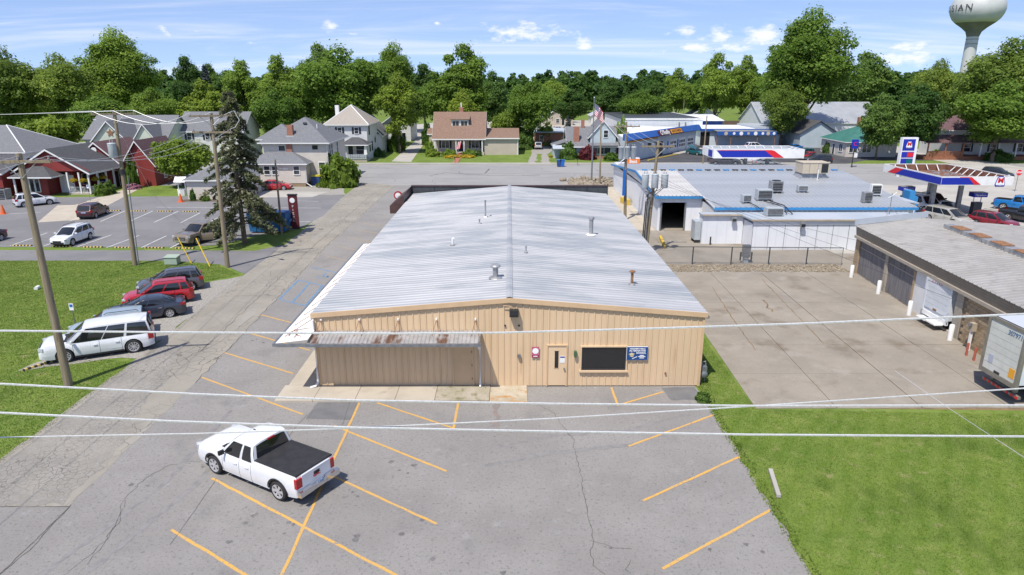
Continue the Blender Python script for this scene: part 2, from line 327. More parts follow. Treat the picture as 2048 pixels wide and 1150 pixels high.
sheet('station_service_apron', [(11.2, 51.6), (30, 51.6), (30, 66.5), (11.2, 66.5)], 0.015, M['concrete_yard'])
sheet('station_forecourt', [(28, 57), (140, 57), (140, 97.02), (14.4, 97.02), (14.4, 82), (28, 82)], 0.017, M['concrete_pale'])
sheet('gravel_strip', wavy([(9.25, 51.2), (12.0, 51.2), (12.3, 60), (12.2, 76), (9.25, 76)], 0.15, 0.7, 4), 0.019, M['gravel'])
sheet('fence_gravel_bed', wavy([(11.6, 50.9), (21, 50.9), (27, 51.0), (27, 51.8), (20, 52.3), (12.0, 53.3)], 0.2, 0.7, 6), 0.021, M['gravel'])
sheet('gravel_parking_pad', wavy([(-25.28, 32.41), (-24.35, 34.82), (-24.6, 39), (-24.2, 46.5), (-20.2, 50.4), (-20.0, 34.0), (-21.55, 33.97), (-24.73, 32.53)], 0.15, 0.6, 9), 0.014, M['gravel'])
sheet('restaurant_driveway', wavy([(-90, 55.2), (-28, 54.8), (-23.5, 53.6), (-20.25, 50.6), (-20.4, 60.5), (-22.3, 58.2), (-26, 58.3), (-90, 59.2)], 0.06, 0.7, 10), 0.011, M['asphalt_lot'])
rlot = sheet('restaurant_parking_lot', wavy([(-90, 59.9), (-30.5, 59.6), (-26.2, 60.4), (-24.5, 64.3), (-21.2, 67.2), (-20.5, 74), (-21.4, 88.5), (-90, 85.5)], 0.06, 0.7, 12), 0.013, M['asphalt_lot'])
sheet('gravel_house_yard', wavy([(-37, 88.6), (-21.4, 88.6), (-23.4, 96.6), (-30, 98), (-37, 95)], 0.2, 0.8, 13), 0.014, M['gravel'])
sheet('concrete_house_drive', [(-33, 86.5), (-25.2, 86.8), (-24.2, 91.2), (-33, 91.5)], 0.018, M['concrete_pale'])
sheet('restaurant_walk', [(-53.87, 80.90), (-52.00, 81.24), (-52.81, 95.16), (-50.59, 92.89), (-45.89, 72.06), (-49.54, 70.73)], 0.018, M['concrete'])
sheet('house_driveway', [(-26, 124), (-21.65, 126.77), (-17.95, 125.96), (-21.06, 181.60), (-23.53, 181.60)][1:], 0.016, M['concrete_pale'])
gd = sheet('gravel_driveway', wavy([(3.00, 120.54), (7.29, 120.52), (7.72, 139.96), (10.20, 151.57), (10.37, 161.26), (5.00, 160.00), (4.65, 141.96)], 0.15, 1, 14), 0.016, M['gravel'])
strip(gd, 'grass_median', [(5.20, 122.76), (6.00, 139.97)], 0.9, 0.022, M['lawn'], 0.2, 1, 3)
sheet('parts_store_lot', [(17.5, 121.9), (59, 121.9), (66, 128), (80, 128), (80, 170), (46, 170), (38, 152), (27, 137), (22, 126)], 0.012, M['asphalt_dark'])
sheet('far_parking_lot', [(-60, 175), (20, 172), (48, 190), (30, 260), (-20, 260)], 0.012, M['concrete_pale'])
sheet('side_street', [(66, 97), (84, 97), (88, 118), (88.5, 150), (60, 320), (52, 320), (80, 145), (79, 122)], 0.019, M['concrete_pale'])

# lot markings
PZ = [0]
def pline(parent, a, b, mat, wd=0.105, z=0.0135):
    PZ[0] = (PZ[0] + 1) % 9; return strip(parent, 'parking_line', [a, b], wd, z + PZ[0] * .0004, mat, .012, .5, PZ[0])
for a, b in [((-15.48, 31.57), (-9.24, 27.57)), ((-11.17, 22.46), (-3.47, 17.21)), ((-3.47, 17.21), (0.2, 14.7)), ((-11.24, 19.4), (-4.5, 14.9)), ((-6.96, 28.7), (-6.86, 14.5)),
             ((-7.59, 26.51), (-2.41, 22.9)), ((-6.64, 22.58), (-2.45, 19.66)), ((-6.14, 28.7), (-2.41, 26.27)), ((-2.38, 28.75), (-2.41, 26.2)),
             ((4.95, 30.3), (4.96, 28.35)), ((4.96, 28.4), (7.35, 29.81)), ((4.85, 24.74), (9.1, 27.45)), ((4.73, 20.97), (9.1, 23.9)), ((4.67, 17.44), (9.05, 20.4))]:
    k = 0 if b[1] > 30 else 1
    pline(lot, a, b, M['line_yellow'])
for a, b in [((-15.61, 34.79), (-11.0, 32.0)), ((-15.7, 38.04), (-11.0, 35.1)), ((-15.81, 41.11), (-11.0, 38.1))]: pline(side, a, b, M['line_yellow'])
for a, b in [((-15.77, 56.5), (-12.0, 53.6)), ((-15.6, 59.95), (-11.5, 57.0)), ((-15.5, 63.7), (-11.5, 60.5)), ((-15.7, 67.15), (-12.0, 64.7)), ((-15.8, 70.7), (-12.5, 68.2))]: pline(side, a, b, M['line_yellow_faded'], 0.12)
for a, b in [((-15.75, 49.0), (-12.6, 46.9)), ((-15.75, 49.0), (-15.7, 44.34)), ((-15.7, 44.34), (-12.6, 42.3)), ((-14.7, 48.35), (-14.6, 43.6)), ((-13.6, 47.6), (-13.5, 42.9)), ((-15.77, 52.66), (-12.2, 50.2))]: pline(side, a, b, M['line_blue'], 0.12)
def accessible_mark(parent, x, y):
    mb = MB(); n = 14; z = 0.0145
    for k in range(n - 4):
        a0, a1 = R(150 + k * 24), R(150 + (k + 1) * 24)
        mb.poly([(x + q * math.cos(a), y + q * math.sin(a), z) for q, a in ((.34, a0), (.42, a0), (.42, a1), (.34, a1))])
    mb.poly([(x - .08, y + .1, z), (x + .04, y + .1, z), (x + .04, y + .75, z), (x - .08, y + .75, z)]); mb.poly([(x - .02, y + .1, z), (x + .42, y + .1, z), (x + .42, y + .2, z), (x - .02, y + .2, z)])
    mb.poly([(x + .4, y - .3, z), (x + .5, y - .3, z), (x + .44, y + .2, z), (x + .34, y + .2, z)])
    mb.lathe((x, y + .92, z - .0005), [(0.11, 0), (0.0, 0.0006)], 10)
    mb.build('accessible_symbol', M['line_blue'], parent)
accessible_mark(side, -14.2, 49.9)

# long cracks and seams
for i, (pts, wd, jit) in enumerate([
    ([(1.17, 28.62), (2.03, 27.58), (2.23, 26.56), (2.71, 25.27), (2.62, 24.67), (2.70, 22.99), (2.64, 21.34), (2.73, 19.61), (2.70, 18.53), (2.58, 18.33), (2.60, 17.63), (2.88, 17.21)], 0.035, 0.05),
    ([(3.66, 17.21), (3.55, 17.40), (3.78, 17.86)], 0.02, 0.04), ([(2.63, 18.78), (3.36, 18.45), (3.86, 18.38)], 0.02, 0.05),
    ([(-11.00, 22.43), (-10.93, 20.79), (-10.93, 19.53), (-10.92, 18.63)], 0.03, 0.02), ([(-15.4, 20.7), (-15.42, 15)], 0.04, 0.02),
    ([(-15.43, 20.81), (-15.26, 18.40), (-15.41, 17.28)], 0.04, 0.03),
    ([(-11.99, 23.77), (-13.19, 23.41), (-13.72, 22.54), (-13.69, 21.10), (-13.07, 18.89), (-13.43, 17.36)], 0.022, 0.07), ([(-13.69, 21.10), (-13.24, 19.94), (-13.02, 17.69)], 0.018, 0.06),
    ([(-9.02, 27.53), (-9.19, 26.60), (-9.32, 24.32)], 0.03, 0.01), ([(-7.42, 28.86), (-7.24, 26.60)], 0.03, 0.01), ([(-26, 20.7), (-15.45, 20.7)], 0.05, 0.03),
    ([(7.75, 29.76), (7.73, 28.95), (8.62, 28.34)], 0.02, 0.04)]):
    strip(lot, 'crack', pts, wd * .6, 0.0175, M['crack'], jit, 0.22, 20 + i)
strip(lot, 'asphalt_patch', [(-7.9, 28.8), (-8.0, 27.1)], 2.0, 0.0105, M['asphalt_patch'])
MB().sheet(wavy([(7.35, 30.3), (9.0, 30.35), (9.05, 29.0), (7.55, 28.9)], .04, .3, 2), 0.0108).build('asphalt_patch', M['asphalt_patch'], lot)
for i, pts in enumerate([[(-15.5, 30.9), (-15.9, 45), (-16.5, 60), (-16.2, 96)], [(-17.0, 35), (-17.6, 60), (-18, 90)], [(-20, 45), (-17.8, 45.2), (-15.9, 45)], [(-20.2, 55), (-16.2, 55.4)], [(-20.4, 66), (-16.3, 66.3)], [(-20.5, 78), (-16.4, 78)], [(-18.8, 32), (-17.5, 33.5), (-16.4, 37), (-16.2, 41)]]):
    strip(alley, 'crack', pts, 0.035 if i < 2 else 0.025, 0.0165, M['crack'], 0.08, 0.5, 40 + i)
# manhole cover and drain
mh = tag(MB().lathe((2.42, 16.75, 0.012), [(0.36, 0), (0.36, 0.014), (0.32, 0.014), (0.31, 0.008), (0.0, 0.008)], 24).build('manhole_cover', pm('cast_iron', (0.05, 0.045, 0.04), (0.08, 0.07, 0.06), 8, 0.6, 0.6)), 'round dark iron manhole cover in the parking lot asphalt', 'manhole cover')

# ---- concrete yard of slabs on the right
yard = sheet('concrete_yard', [(11.3, 28.2), (40, 27.3), (40, 51.0), (12.0, 51.0), (11.5, 37.3)], 0.002, M['crack_dry'])
def yx(y): return 11.2 + (y - 28.3) * 0.03        # skewed west edge
ys = [28.05, 31.9, 35.8, 39.7, 43.5, 47.3, 51.0]
for r in range(6):
    y0, y1 = ys[r], ys[r + 1]
    def xs(y): return [yx(y), yx(y) + 3.7, yx(y) + 7.6, yx(y) + 11.6 - (y - 28) * 0.02, 26.2 + (y - 36) * 0.06, 40]
    a, b = xs(y0), xs(y1)
    for c in range(5):
        if c == 4 and r > 1: continue
        g = 0.012 if c not in (1, 2) else 0.025
        d = random.uniform(-0.004, 0.004)
        MB().slab([(a[c] + g, y0 + .012), (a[c + 1] - g, y0 + .012), (b[c + 1] - g, y1 - .012), (b[c] + g, y1 - .012)], 0.0, 0.03 + d).build('slab', M['concrete_yard'], yard)
strip(yard, 'oil_stain', [(17.2, 44.0), (16.9, 41.5)], 0.12, 0.038, M['crack_dry'], 0.15, 0.4, 5)
for pts in ([(14.6, 47), (13.9, 39.6), (13.6, 35)], [(18.9, 49), (18.3, 42), (17.8, 36)]): strip(yard, 'dry_weeds', pts, 0.05, 0.037, M['crack_dry'], 0.035, 0.35, 6)

# ---- sidewalk slabs of the metal building
sw = struct(MB().box(-10.88, 28.79, 0, -0.97, 30.4, 0.03).build('building_sidewalk', M['crack']))
for a, b, mt in [(-10.9, -9.15, 'concrete'), (-9.13, -7.2, 'concrete'), (-7.18, -5.35, 'concrete'), (-5.33, -3.5, 'concrete'), (-3.48, -0.95, 'concrete_mossy')]:
    MB().box(a, 28.77, 0.0, b, 30.44, 0.1 + random.uniform(-.003, .003)).build('slab', M[mt], sw)
for k in range(6): MB().box(-10.75, 30.46 + k * 3.1, 0.0, -9.22, 30.46 + k * 3.1 + 3.08, 0.1).build('slab', M['concrete'], sw)
MB().box(-0.93, 28.6, 0.0, 0.83, 30.44, 0.06).build('slab', M['concrete_rusty'], sw)
pm('rust_wash', (0.3, 0.2, 0.14), (0.2, 0.18, 0.17), 3, 0.9, pos=True, lo=.3, hi=.55)
strip(lot, 'rust_stain', [(-0.55, 28.6), (-0.6, 26.4)], 0.3, 0.0125, M['rust_wash'], 0.1, 0.3, 8)

# oil spots and tyre scuffs on the lot
pm('oil', (0.12, 0.115, 0.11), (0.17, 0.165, 0.16), 5, 0.85, pos=True, lo=.4, hi=.6); pm('scuff', (0.185, 0.178, 0.172), (0.23, 0.222, 0.214), 3, 0.9, pos=True, lo=.35, hi=.6)
rnd = random.Random(12)
for x, y, n, s in [(-5.0, 21.6, 6, 1.0), (-8.6, 19.9, 9, .9), (-4.2, 23.3, 4, .7), (-3.5, 19.0, 5, 1.1), (7.0, 22.2, 3, .8), (6.7, 18.8, 5, .7), (-1.5, 25.2, 2, .5), (-13.5, 22, 3, 1.5), (-13.2, 36.5, 5, .8), (1.6, 17.3, 3, 1.3)]:
    for k in range(n):
        cx, cy, r = x + rnd.gauss(0, s), y + rnd.gauss(0, s * .6), rnd.uniform(.035, .13); m = 9
        MB().sheet([(cx + r * rnd.uniform(.6, 1.2) * math.cos(6.283 * q / m), cy + r * rnd.uniform(.6, 1.2) * math.sin(6.283 * q / m)) for q in range(m)], 0.0135 + .0001 * k).build('oil_spot', M['oil'], lot)
for pts in ([(-1.0, 24.5), (1.5, 25.6), (5.0, 26.0), (8, 27.6)], [(-1.2, 23.2), (1.5, 24.2), (5.2, 24.9)], [(-14.2, 17), (-12.8, 22), (-12.6, 28)], [(-12.9, 17), (-11.6, 22), (-11.3, 27)]): strip(lot, 'tyre_scuff', pts, .2, 0.0118, M['scuff'], .03, .3, 3)

# ---------------------------------------------------------------- the tan metal building
pm('tan_panel', (0.6, 0.44, 0.275), (0.65, 0.48, 0.305), 0.8, 0.5, spec=0.35, stretch=(1, 1, 0.25), lay=[((0.48, 0.31, 0.165), 1.3, 0.56, 0.82, (2.2, 1, 0.18)), ((0.66, 0.5, 0.34), 2.0, 0.6, 0.85, (1.5, 1, 0.3)), ((0.36, 0.21, 0.1), 3.2, 0.69, 0.8)])
pm('tan_trim', (0.54, 0.375, 0.22), (0.59, 0.415, 0.25), 1.2, 0.5)
pm('galv_roof', (0.365, 0.37, 0.375), (0.44, 0.443, 0.445), 1.6, 0.5, 0.1, spec=0.5, pos=True, stretch=(0.05, 1.6, 1), lay=[((0.275, 0.295, 0.315), 0.6, 0.43, 0.64, (0.26, 1.0, 1)), ((0.47, 0.475, 0.48), 1.6, 0.54, 0.8, (0.06, 1.8, 1)), ((0.19, 0.205, 0.22), 2.6, 0.57, 0.75, (0.08, 2.2, 1)), ((0.24, 0.245, 0.25), 11, 0.58, 0.8)])
pm('galv_dark', (0.3, 0.3, 0.3), (0.42, 0.42, 0.42), 3, 0.5, 0.5)
pm('galv_rusty', (0.34, 0.33, 0.32), (0.43, 0.42, 0.41), 2, 0.55, 0.3, lay=[((0.16, 0.09, 0.06), 1.4, 0.52, 0.66, (1, 0.3, 1)), ((0.09, 0.07, 0.06), 5, 0.6, 0.75)])
pm('white_sheet', (0.78, 0.77, 0.75), (0.72, 0.71, 0.69), 1.0, 0.5, lay=[((0.4, 0.36, 0.33), 1.3, 0.68, 0.8)])
pm('white_paint', (0.76, 0.76, 0.74), (0.7, 0.7, 0.68), 1.5, 0.5)
pm('black_metal', (0.03, 0.03, 0.032), None, 1, 0.45)
pm('dark_glass', (0.012, 0.012, 0.013), None, 1, 0.06, spec=0.8)
pm('grey_steel', (0.3, 0.31, 0.32), (0.22, 0.23, 0.24), 4, 0.45, 0.6)
pm('rust', (0.2, 0.09, 0.04), (0.3, 0.16, 0.08), 8, 0.8)
pm('dark_panel', (0.045, 0.05, 0.055), (0.06, 0.065, 0.07), 2, 0.5)
pm('brown_panel', (0.06, 0.035, 0.03), (0.09, 0.05, 0.045), 2, 0.5)
def text_mesh(s, size, mat, bold=0.0, shear=0.0, space=1.0):
    cu = bpy.data.curves.new('lettering', 'FONT'); cu.body = s; cu.size = size; cu.align_x = 'CENTER'; cu.align_y = 'CENTER'
    cu.extrude = 0.004; cu.offset = bold; cu.shear = shear; cu.space_character = space
    o = bpy.data.objects.new('lettering', cu); C.objects.link(o)
    me = bpy.data.meshes.new_from_object(o.evaluated_get(bpy.context.evaluated_depsgraph_get()))
    bpy.data.objects.remove(o); bpy.data.curves.remove(cu)
    me.materials.clear(); me.materials.append(mat); return me
def letters(parent, s, size, loc, mat, rz=0, name='lettering', bold=0.0, shear=0.0, space=1.0, rx=90, scx=1.0):
    """lettering standing upright, facing -y when rz = 0"""
    me = text_mesh(s, size, mat, bold, shear, space); off = OFF.get(parent.name, (0, 0, 0))
    return inst(me, name, parent, tuple(Vector(loc) - Vector(off)), (R(rx), 0, rz), (scx, 1, 1))

B = thing('metal_building', 'long tan ribbed metal building with a pale corrugated gable roof', 'building', (0, 30.45, 0))
Y0, Y1, XW, ZE, ZR = 30.45, 65.7, 9.2, 3.62, 4.36
def ztop(x): return ZR - (ZR - ZE) * abs(x) / XW
def panel(x0, x1, z0, top=None):
    mb = MB(); rw = 0.035
    t = (lambda x: ztop(x)) if top is None else (lambda x: top)
    def q(xa, ya, xb, yb): mb.poly([(xa, ya, z0), (xb, yb, z0), (xb, yb, t(xb)), (xa, ya, t(xa))])
    y = Y0
    if x1 - x0 > 0.16:
        q(x0, y, x0 + .02, y - .035); q(x0 + .02, y - .035, x0 + .02 + rw, y - .035); q(x0 + .02 + rw, y - .035, x0 + .075, y); q(x0 + .075, y, x1 - .004, y); q(x1 - .004, y, x1, y + .02)
    else: q(x0, y, x1, y)
    mb.build('wall_panel', M['tan_panel'], B)
OPEN = [(-2.74, -1.74, 0.02, 2.1), (1.8, 2.76, 0.02, 2.18), (3.46, 5.6, 0.88, 2.08)]
n = 60; pw = 2 * XW / n
edges = sorted([-XW + i * pw for i in range(n + 1)] + [e for o in OPEN for e in o[:2]])
edges = [e for i, e in enumerate(edges) if i == 0 or e - edges[i - 1] > 0.012]
for a, b in zip(edges[:-1], edges[1:]):
    mid = (a + b) / 2; hit = [o for o in OPEN if o[0] < mid < o[1]]
    if hit:
        panel(a, b, hit[0][3])
        if hit[0][2] > 0.2: panel(a, b, 0.05, hit[0][2])
    else: panel(a, b, 0.05)
for sx in (-1, 1):
    mb = MB(); k = int((Y1 - Y0) / 0.305)
    for i in range(k):
        y = Y0 + 0.04 + i * 0.305; x = sx * XW
        for (ya, xa, yb, xb) in ((0, 0, .02, .035), (.02, .035, .055, .035), (.055, .035, .075, 0), (.075, 0, .305, 0)):
            mb.poly([(x + sx * xa, y + ya, 0.05), (x + sx * xb, y + yb, 0.05), (x + sx * xb, y + yb, ZE), (x + sx * xa, y + ya, ZE)])
    mb.build('side_wall', M['tan_panel'], B)
    MB().box(sx * XW - .06, Y0 - .05, 0.03, sx * XW + .06, Y0 + .03, ZE).build('corner_trim', M['tan_trim'], B)
MB().prism([(-XW, Y1, 0), (XW, Y1, 0), (XW, Y1, ZE), (0, Y1, ZR), (-XW, Y1, ZE)], (0, -0.1, 0)).build('rear_wall', M['tan_panel'], B)
MB().box(-XW + .1, Y0 + 0.3, 0, XW - .1, Y1 - .2, 0.05).build('floor_slab', M['concrete'], B)
# fascia
for sx in (-1, 1):
    MB().prism([(0, Y0 - .13, ZR - .02), (sx * 9.36, Y0 - .13, ZE - .03), (sx * 9.36, Y0 - .13, ZE + .2), (0, Y0 - .13, ZR + .21)], (0, 0.1, 0)).build('fascia', M['tan_trim'], B)
# corrugated roof sheets
ribs, pitch = 3, 0.393; sl = (0.75) / 9.3
def roof_sheet(sx):
    mb = MB(); x0, x1 = sx * 0.05, sx * 9.34
    def zz(x): return ZR + .2 - abs(x) * sl
    prof = []
    for r in range(ribs):
        y = r * pitch; prof += [(y, 0), (y + .05, .034), (y + .12, .034), (y + .17, 0)]
    prof.append((ribs * pitch + .02, 0.003))
    for (ya, za), (yb, zb) in zip(prof[:-1], prof[1:]):
        mb.poly([(x0, ya, zz(x0) + za), (x1, ya, zz(x1) + za), (x1, yb, zz(x1) + zb), (x0, yb, zz(x0) + zb)])
    return mb.mesh('roof_sheet', M['galv_roof'])
for sx in (-1, 1):
    me = roof_sheet(sx)
    for i in range(30): inst(me, 'roof_sheet', B, (0, -0.1 + i * ribs * pitch, random.uniform(-.003, .003)))
for sx in (-1, 1):
    mb = MB()
    for i in range(12):
        y = Y0 - .12 + i * 2.96
        mb.poly([(0, y, ZR + .275), (sx * 0.15, y, ZR + .255 - .15 * sl), (sx * 0.15, y + 2.95, ZR + .255 - .15 * sl), (0, y + 2.95, ZR + .275)])
    mb.build('ridge_cap', M['galv_roof'], B)
    MB().box(sx * 9.30, Y0 - .1, ZE - .08, sx * 9.44, Y1, ZE + .03).build('gutter', M['grey_steel' if sx > 0 else 'white_paint'], B)
# roof vents and pipes
def zr(x): return ZR + .2 - abs(x) * sl
for x, y, r, h, kind in [(-0.72, 33.9, .14, .66, 'mush'), (-3.6, 42.2, .07, .42, 'white'), (-1.8, 50.6, .055, 1.25, 'pipe'), (-2.15, 48.3, .05, .3, 'pipe'), (5.6, 45.9, .14, 1.1, 'stack'), (6.4, 34.2, .07, .7, 'rusty'), (0.98, 39.4, .045, .35, 'pipe')]:
    z = zr(x); mb = MB().tube((x, y, z - .02), (x, y, z + h), r, n=12)
    if kind == 'mush': mb.lathe((x, y, z + h - .05), [(.25, 0), (.27, .05), (.23, .12), (.1, .16), (0, .17)], 16)
    elif kind == 'stack': mb.lathe((x, y, z + h), [(.2, 0), (.2, .16), (.1, .2), (0, .2)], 12)
    elif kind == 'rusty': mb.lathe((x, y, z + h), [(.16, 0), (.17, .05), (.05, .1), (0, .1)], 12)
    elif kind == 'white': mb.path([(x, y, z + h), (x + .05, y, z + h + .06), (x + .1, y, z + h)], r)
    else: mb.lathe((x, y, z + h), [(r * 1.4, 0), (r * 1.4, .07), (0, .09)], 10)
    v = mb.build('roof_vent', M['white_paint' if kind == 'white' else 'rust' if kind == 'rusty' else 'galv_dark'], B, 40)
    MB().lathe((x, y, z + .03), [(r * 2.6, 0), (r * 2.4, .03), (r, .07)], 14).build('flashing', M['white_sheet' if kind in ('pipe', 'stack') and h > .5 else 'galv_dark'], v)
# rear sign parapet and corner canopy
MB().box(-9.45, 65.95, 2.7, 9.55, 66.3, 4.48).build('sign_parapet', M['dark_panel'], B)
for k in range(9): MB().box(-9.4 + k * 2.11, 65.9, 2.75, -9.4 + k * 2.11 + .05, 65.955, 4.46).build('parapet_rib', M['black_metal'], B)
MB().box(-9.5, 65.88, 4.482, 9.6, 66.36, 4.56).build('parapet_cap', M['brown_panel'], B)
MB().prism([(-9.46, 66.3, 4.5), (-10.75, 66.3, 3.5), (-10.75, 66.3, 2.8), (-9.46, 66.3, 2.8)], (0, -5.5, 0)).build('corner_canopy', M['brown_panel'], B)
cs = MB().lathe((-10.8, 66.0, 3.6), [(0.42, -.06), (0.42, .06), (0, .07)], 16, axis='y').build('round_sign', pm('sign_red', (0.35, 0.03, 0.04), None, 1, .5), B)
MB().lathe((-10.8, 65.93, 3.6), [(0.28, -.03), (0.0, -.05)], 16, axis='y').build('sign_face', M['white_paint'], cs)
# front awning
aw = MB(); nx = 42; x0, x1 = -9.3, -1.36
for i in range(nx):
    xa = x0 + (x1 - x0) * i / nx; d = (x1 - x0) / nx
    for (ua, za, ub, zb) in ((0, 0, .25, .03), (.25, .03, .5, .03), (.5, .03, .75, 0), (.75, 0, 1, 0)):
        aw.poly([(xa + d * ua, 30.42, 2.92 + za), (xa + d * ub, 30.42, 2.92 + zb), (xa + d * ub, 29.1, 2.76 + zb), (xa + d * ua, 29.1, 2.76 + za)])
awo = aw.build('awning_roof', M['galv_rusty'], B)
MB().box(-9.3, 29.0, 2.66, -1.3, 29.12, 2.79).build('awning_gutter', M['grey_steel'], B)
MB().box(-1.42, 29.1, 2.7, -1.36, 30.4, 2.86).build('awning_end', M['grey_steel'], B)
MB().box(-9.3, 29.14, 2.6, -1.4, 30.38, 2.655).build('awning_soffit', M['galv_dark'], B)
MB().path([(-1.42, 29.08, 2.66), (-1.42, 29.2, 2.5), (-1.42, 30.25, 2.35), (-1.42, 30.32, 2.2), (-1.42, 30.32, 0.25), (-1.42, 30.15, 0.12)], 0.05).build('downspout', M['white_paint'], B)
MB().path([(-9.27, 30.3, 3.5), (-9.27, 30.33, 2.9), (-9.27, 30.33, 0.3), (-9.37, 30.2, 0.16), (-9.6, 30.1, 0.12)], 0.06).build('downspout', M['white_paint'], B)
for x in (-8.89, -7.09, -5.26, -3.45, -1.61):
    hg = MB().tube((x - .17, 29.85, 2.86), (x, 30.38, 3.5), .014, n=5); hg.tube((x + .17, 29.85, 2.86), (x, 30.38, 3.5), .014, n=5)
    h = hg.build('awning_hanger', M['rust'], B); MB().box(x - .04, 30.34, 3.46, x + .04, 30.44, 3.54).build('hanger_plate', M['white_paint'], h)
# side awning, white sheet with rods
sa = MB()
for k in range(13):
    y = 29.1 + k * 1.52
    sa.poly([(-9.22, y, 2.98), (-9.22, y + 1.5, 2.98), (-10.72, y + 1.5, 2.8), (-10.72, y, 2.8)])
sao = sa.build('side_awning', M['white_sheet'], B)
MB().box(-10.8, 29.0, 2.68, -10.7, 48.9, 2.82).build('side_awning_gutter', M['grey_steel'], B)
MB().box(-10.7, 29.0, 2.66, -9.3, 29.1, 2.81).build('side_awning_gutter', M['grey_steel'], B)
for k in range(13): MB().tube((-9.28, 30.6 + k * 1.5, 3.5), (-10.5, 29.9 + k * 1.5, 2.84), .016, n=5).build('awning_rod', M['rust'], B)
for i in range(7): strip(B, 'rust_streak', [(-9.5 - random.random() * 1.0, 29.3 + random.random() * 1.6), (-9.8 - random.random() * .6, 29.6 + random.random() * 1.2)], .05, 0, M['rust'], .05, .2, i).location.z = 2.96 - 0.0
for o in [o for o in B.children if o.name.startswith('rust_streak')]:
    for v in o.data.vertices: v.co.z = -(abs(v.co.x) - 9.22) * 0.12 + .035
# doors
d2 = MB().box(-2.7, 30.40, 0.1, -1.78, 30.45, 2.06).build('door', M['tan_trim'], B)
MB().box(-2.75, 30.37, 0.1, -2.7, 30.46, 2.12).box(-1.78, 30.37, .1, -1.73, 30.46, 2.12).box(-2.7, 30.37, 2.06, -1.78, 30.46, 2.12).build('door_frame', M['tan_panel'], d2)
for z in (.4, 1.1, 1.8): MB().box(-1.83, 30.38, z, -1.79, 30.41, z + .1).build('hinge', M['rust'], d2)
d1 = MB().box(1.84, 30.41, 0.08, 2.72, 30.46, 2.14).build('door', M['tan_panel'], B)
MB().box(1.78, 30.37, .05, 1.84, 30.47, 2.2).box(2.72, 30.37, .05, 2.78, 30.47, 2.2).box(1.84, 30.37, 2.14, 2.72, 30.47, 2.2).build('door_frame', M['tan_trim'], d1)
MB().box(2.17, 30.4, 1.0, 2.35, 30.415, 1.88).build('door_glass', M['dark_glass'], d1)
MB().box(2.14, 30.395, .97, 2.38, 30.405, .995).box(2.14, 30.395, 1.885, 2.38, 30.405, 1.91).build('glass_trim', M['tan_trim'], d1)
MB().lathe((2.63, 30.36, .98), [(.04, -.05), (.05, 0), (.03, .04), (.03, .06)], 10, axis='y').build('door_knob', M['grey_steel'], d1)
nb = MB().box(2.42, 30.395, 1.27, 2.66, 30.408, 1.62).build('notice', M['white_paint'], d1)
MB().box(2.43, 30.39, 1.53, 2.65, 30.394, 1.6).build('notice_header', pm('notice_blue', (0.04, 0.07, 0.25)), nb)
# picture window
wn = MB().box(3.40, 30.36, .8, 3.46, 30.47, 2.14).box(5.6, 30.36, .8, 5.66, 30.47, 2.14).box(3.46, 30.36, 2.08, 5.6, 30.47, 2.14).box(3.36, 30.3, .8, 5.7, 30.47, .88).build('window', M['tan_panel'], B)
MB().box(3.47, 30.44, .89, 5.59, 30.46, 2.07).build('pane', M['dark_glass'], wn)
MB().box(3.47, 30.40, .89, 3.53, 30.438, 2.07).box(5.53, 30.40, .89, 5.59, 30.438, 2.07).box(3.53, 30.40, 2.02, 5.53, 30.438, 2.07).box(3.53, 30.40, .89, 5.53, 30.438, .96).build('window_frame', M['black_metal'], wn)
# signs and fittings
ss = tag(MB().box(5.62, 30.33, 1.44, 6.62, 30.38, 2.1).build('school_sign', pm('sign_blue', (0.012, 0.06, 0.2), None, 1, .4)), 'dark blue school sign with white lettering right of the picture window', 'sign')
MB().box(5.6, 30.35, 1.42, 5.62, 30.39, 2.12).box(6.62, 30.35, 1.42, 6.64, 30.39, 2.12).box(5.6, 30.35, 2.1, 6.64, 30.39, 2.12).box(5.6, 30.35, 1.42, 6.64, 30.39, 1.44).build('sign_edge', M['white_paint'], ss)
wl = pm('sign_white', (0.8, 0.8, 0.8), None, 1, .5)
for s, sz, x, z in [('NORTHERN WELLS', .085, 6.12, 2.02), ('ALTERNATIVE', .125, 6.12, 1.915), ('SCHOOL', .115, 6.3, 1.8)]: letters(ss, s, sz, (x, 30.325, z), wl, bold=.003)
for k, (wd, z) in enumerate([(.2, 1.66), (.34, 1.6), (.22, 1.53)]): MB().box(6.34 - wd / 2, 30.322, z, 6.34 + wd / 2, 30.329, z + .035).build('lettering_line', wl, ss)
MB().prism([(5.7, 30.328, 1.74), (5.87, 30.328, 1.66), (6.0, 30.328, 1.76), (5.84, 30.328, 1.82)], (0, -.006, 0)).prism([(5.76, 30.328, 1.69), (5.87, 30.328, 1.64), (5.95, 30.328, 1.7), (5.95, 30.328, 1.64), (5.87, 30.328, 1.59), (5.77, 30.328, 1.63)], (0, -.005, 0)).build('cap_emblem', pm('emblem_gold', (.6, .5, .3)), ss)
MB().obox((6.0, 30.325, 1.56), (.26, .006, .03), 0, ry=R(-25)).build('diploma_emblem', wl, ss)
rs = tag(MB().box(1.06, 30.36, 1.56, 1.42, 30.385, 2.1).build('pink_sign', pm('sign_pink', (0.5, 0.16, 0.22), (0.42, 0.1, 0.16), 3, .5)), 'small pink and maroon sign left of the tan entry door', 'sign')
MB().lathe((1.24, 30.355, 1.9), [(.15, 0), (.0, -.004)], 18, axis='y').build('sign_disc', wl, rs)
MB().box(1.07, 30.352, 1.57, 1.41, 30.359, 1.7).build('sign_band', pm('sign_maroon', (.3, .03, .09)), rs); MB().box(1.14, 30.346, 1.61, 1.34, 30.351, 1.65).build('lettering_line', wl, rs)
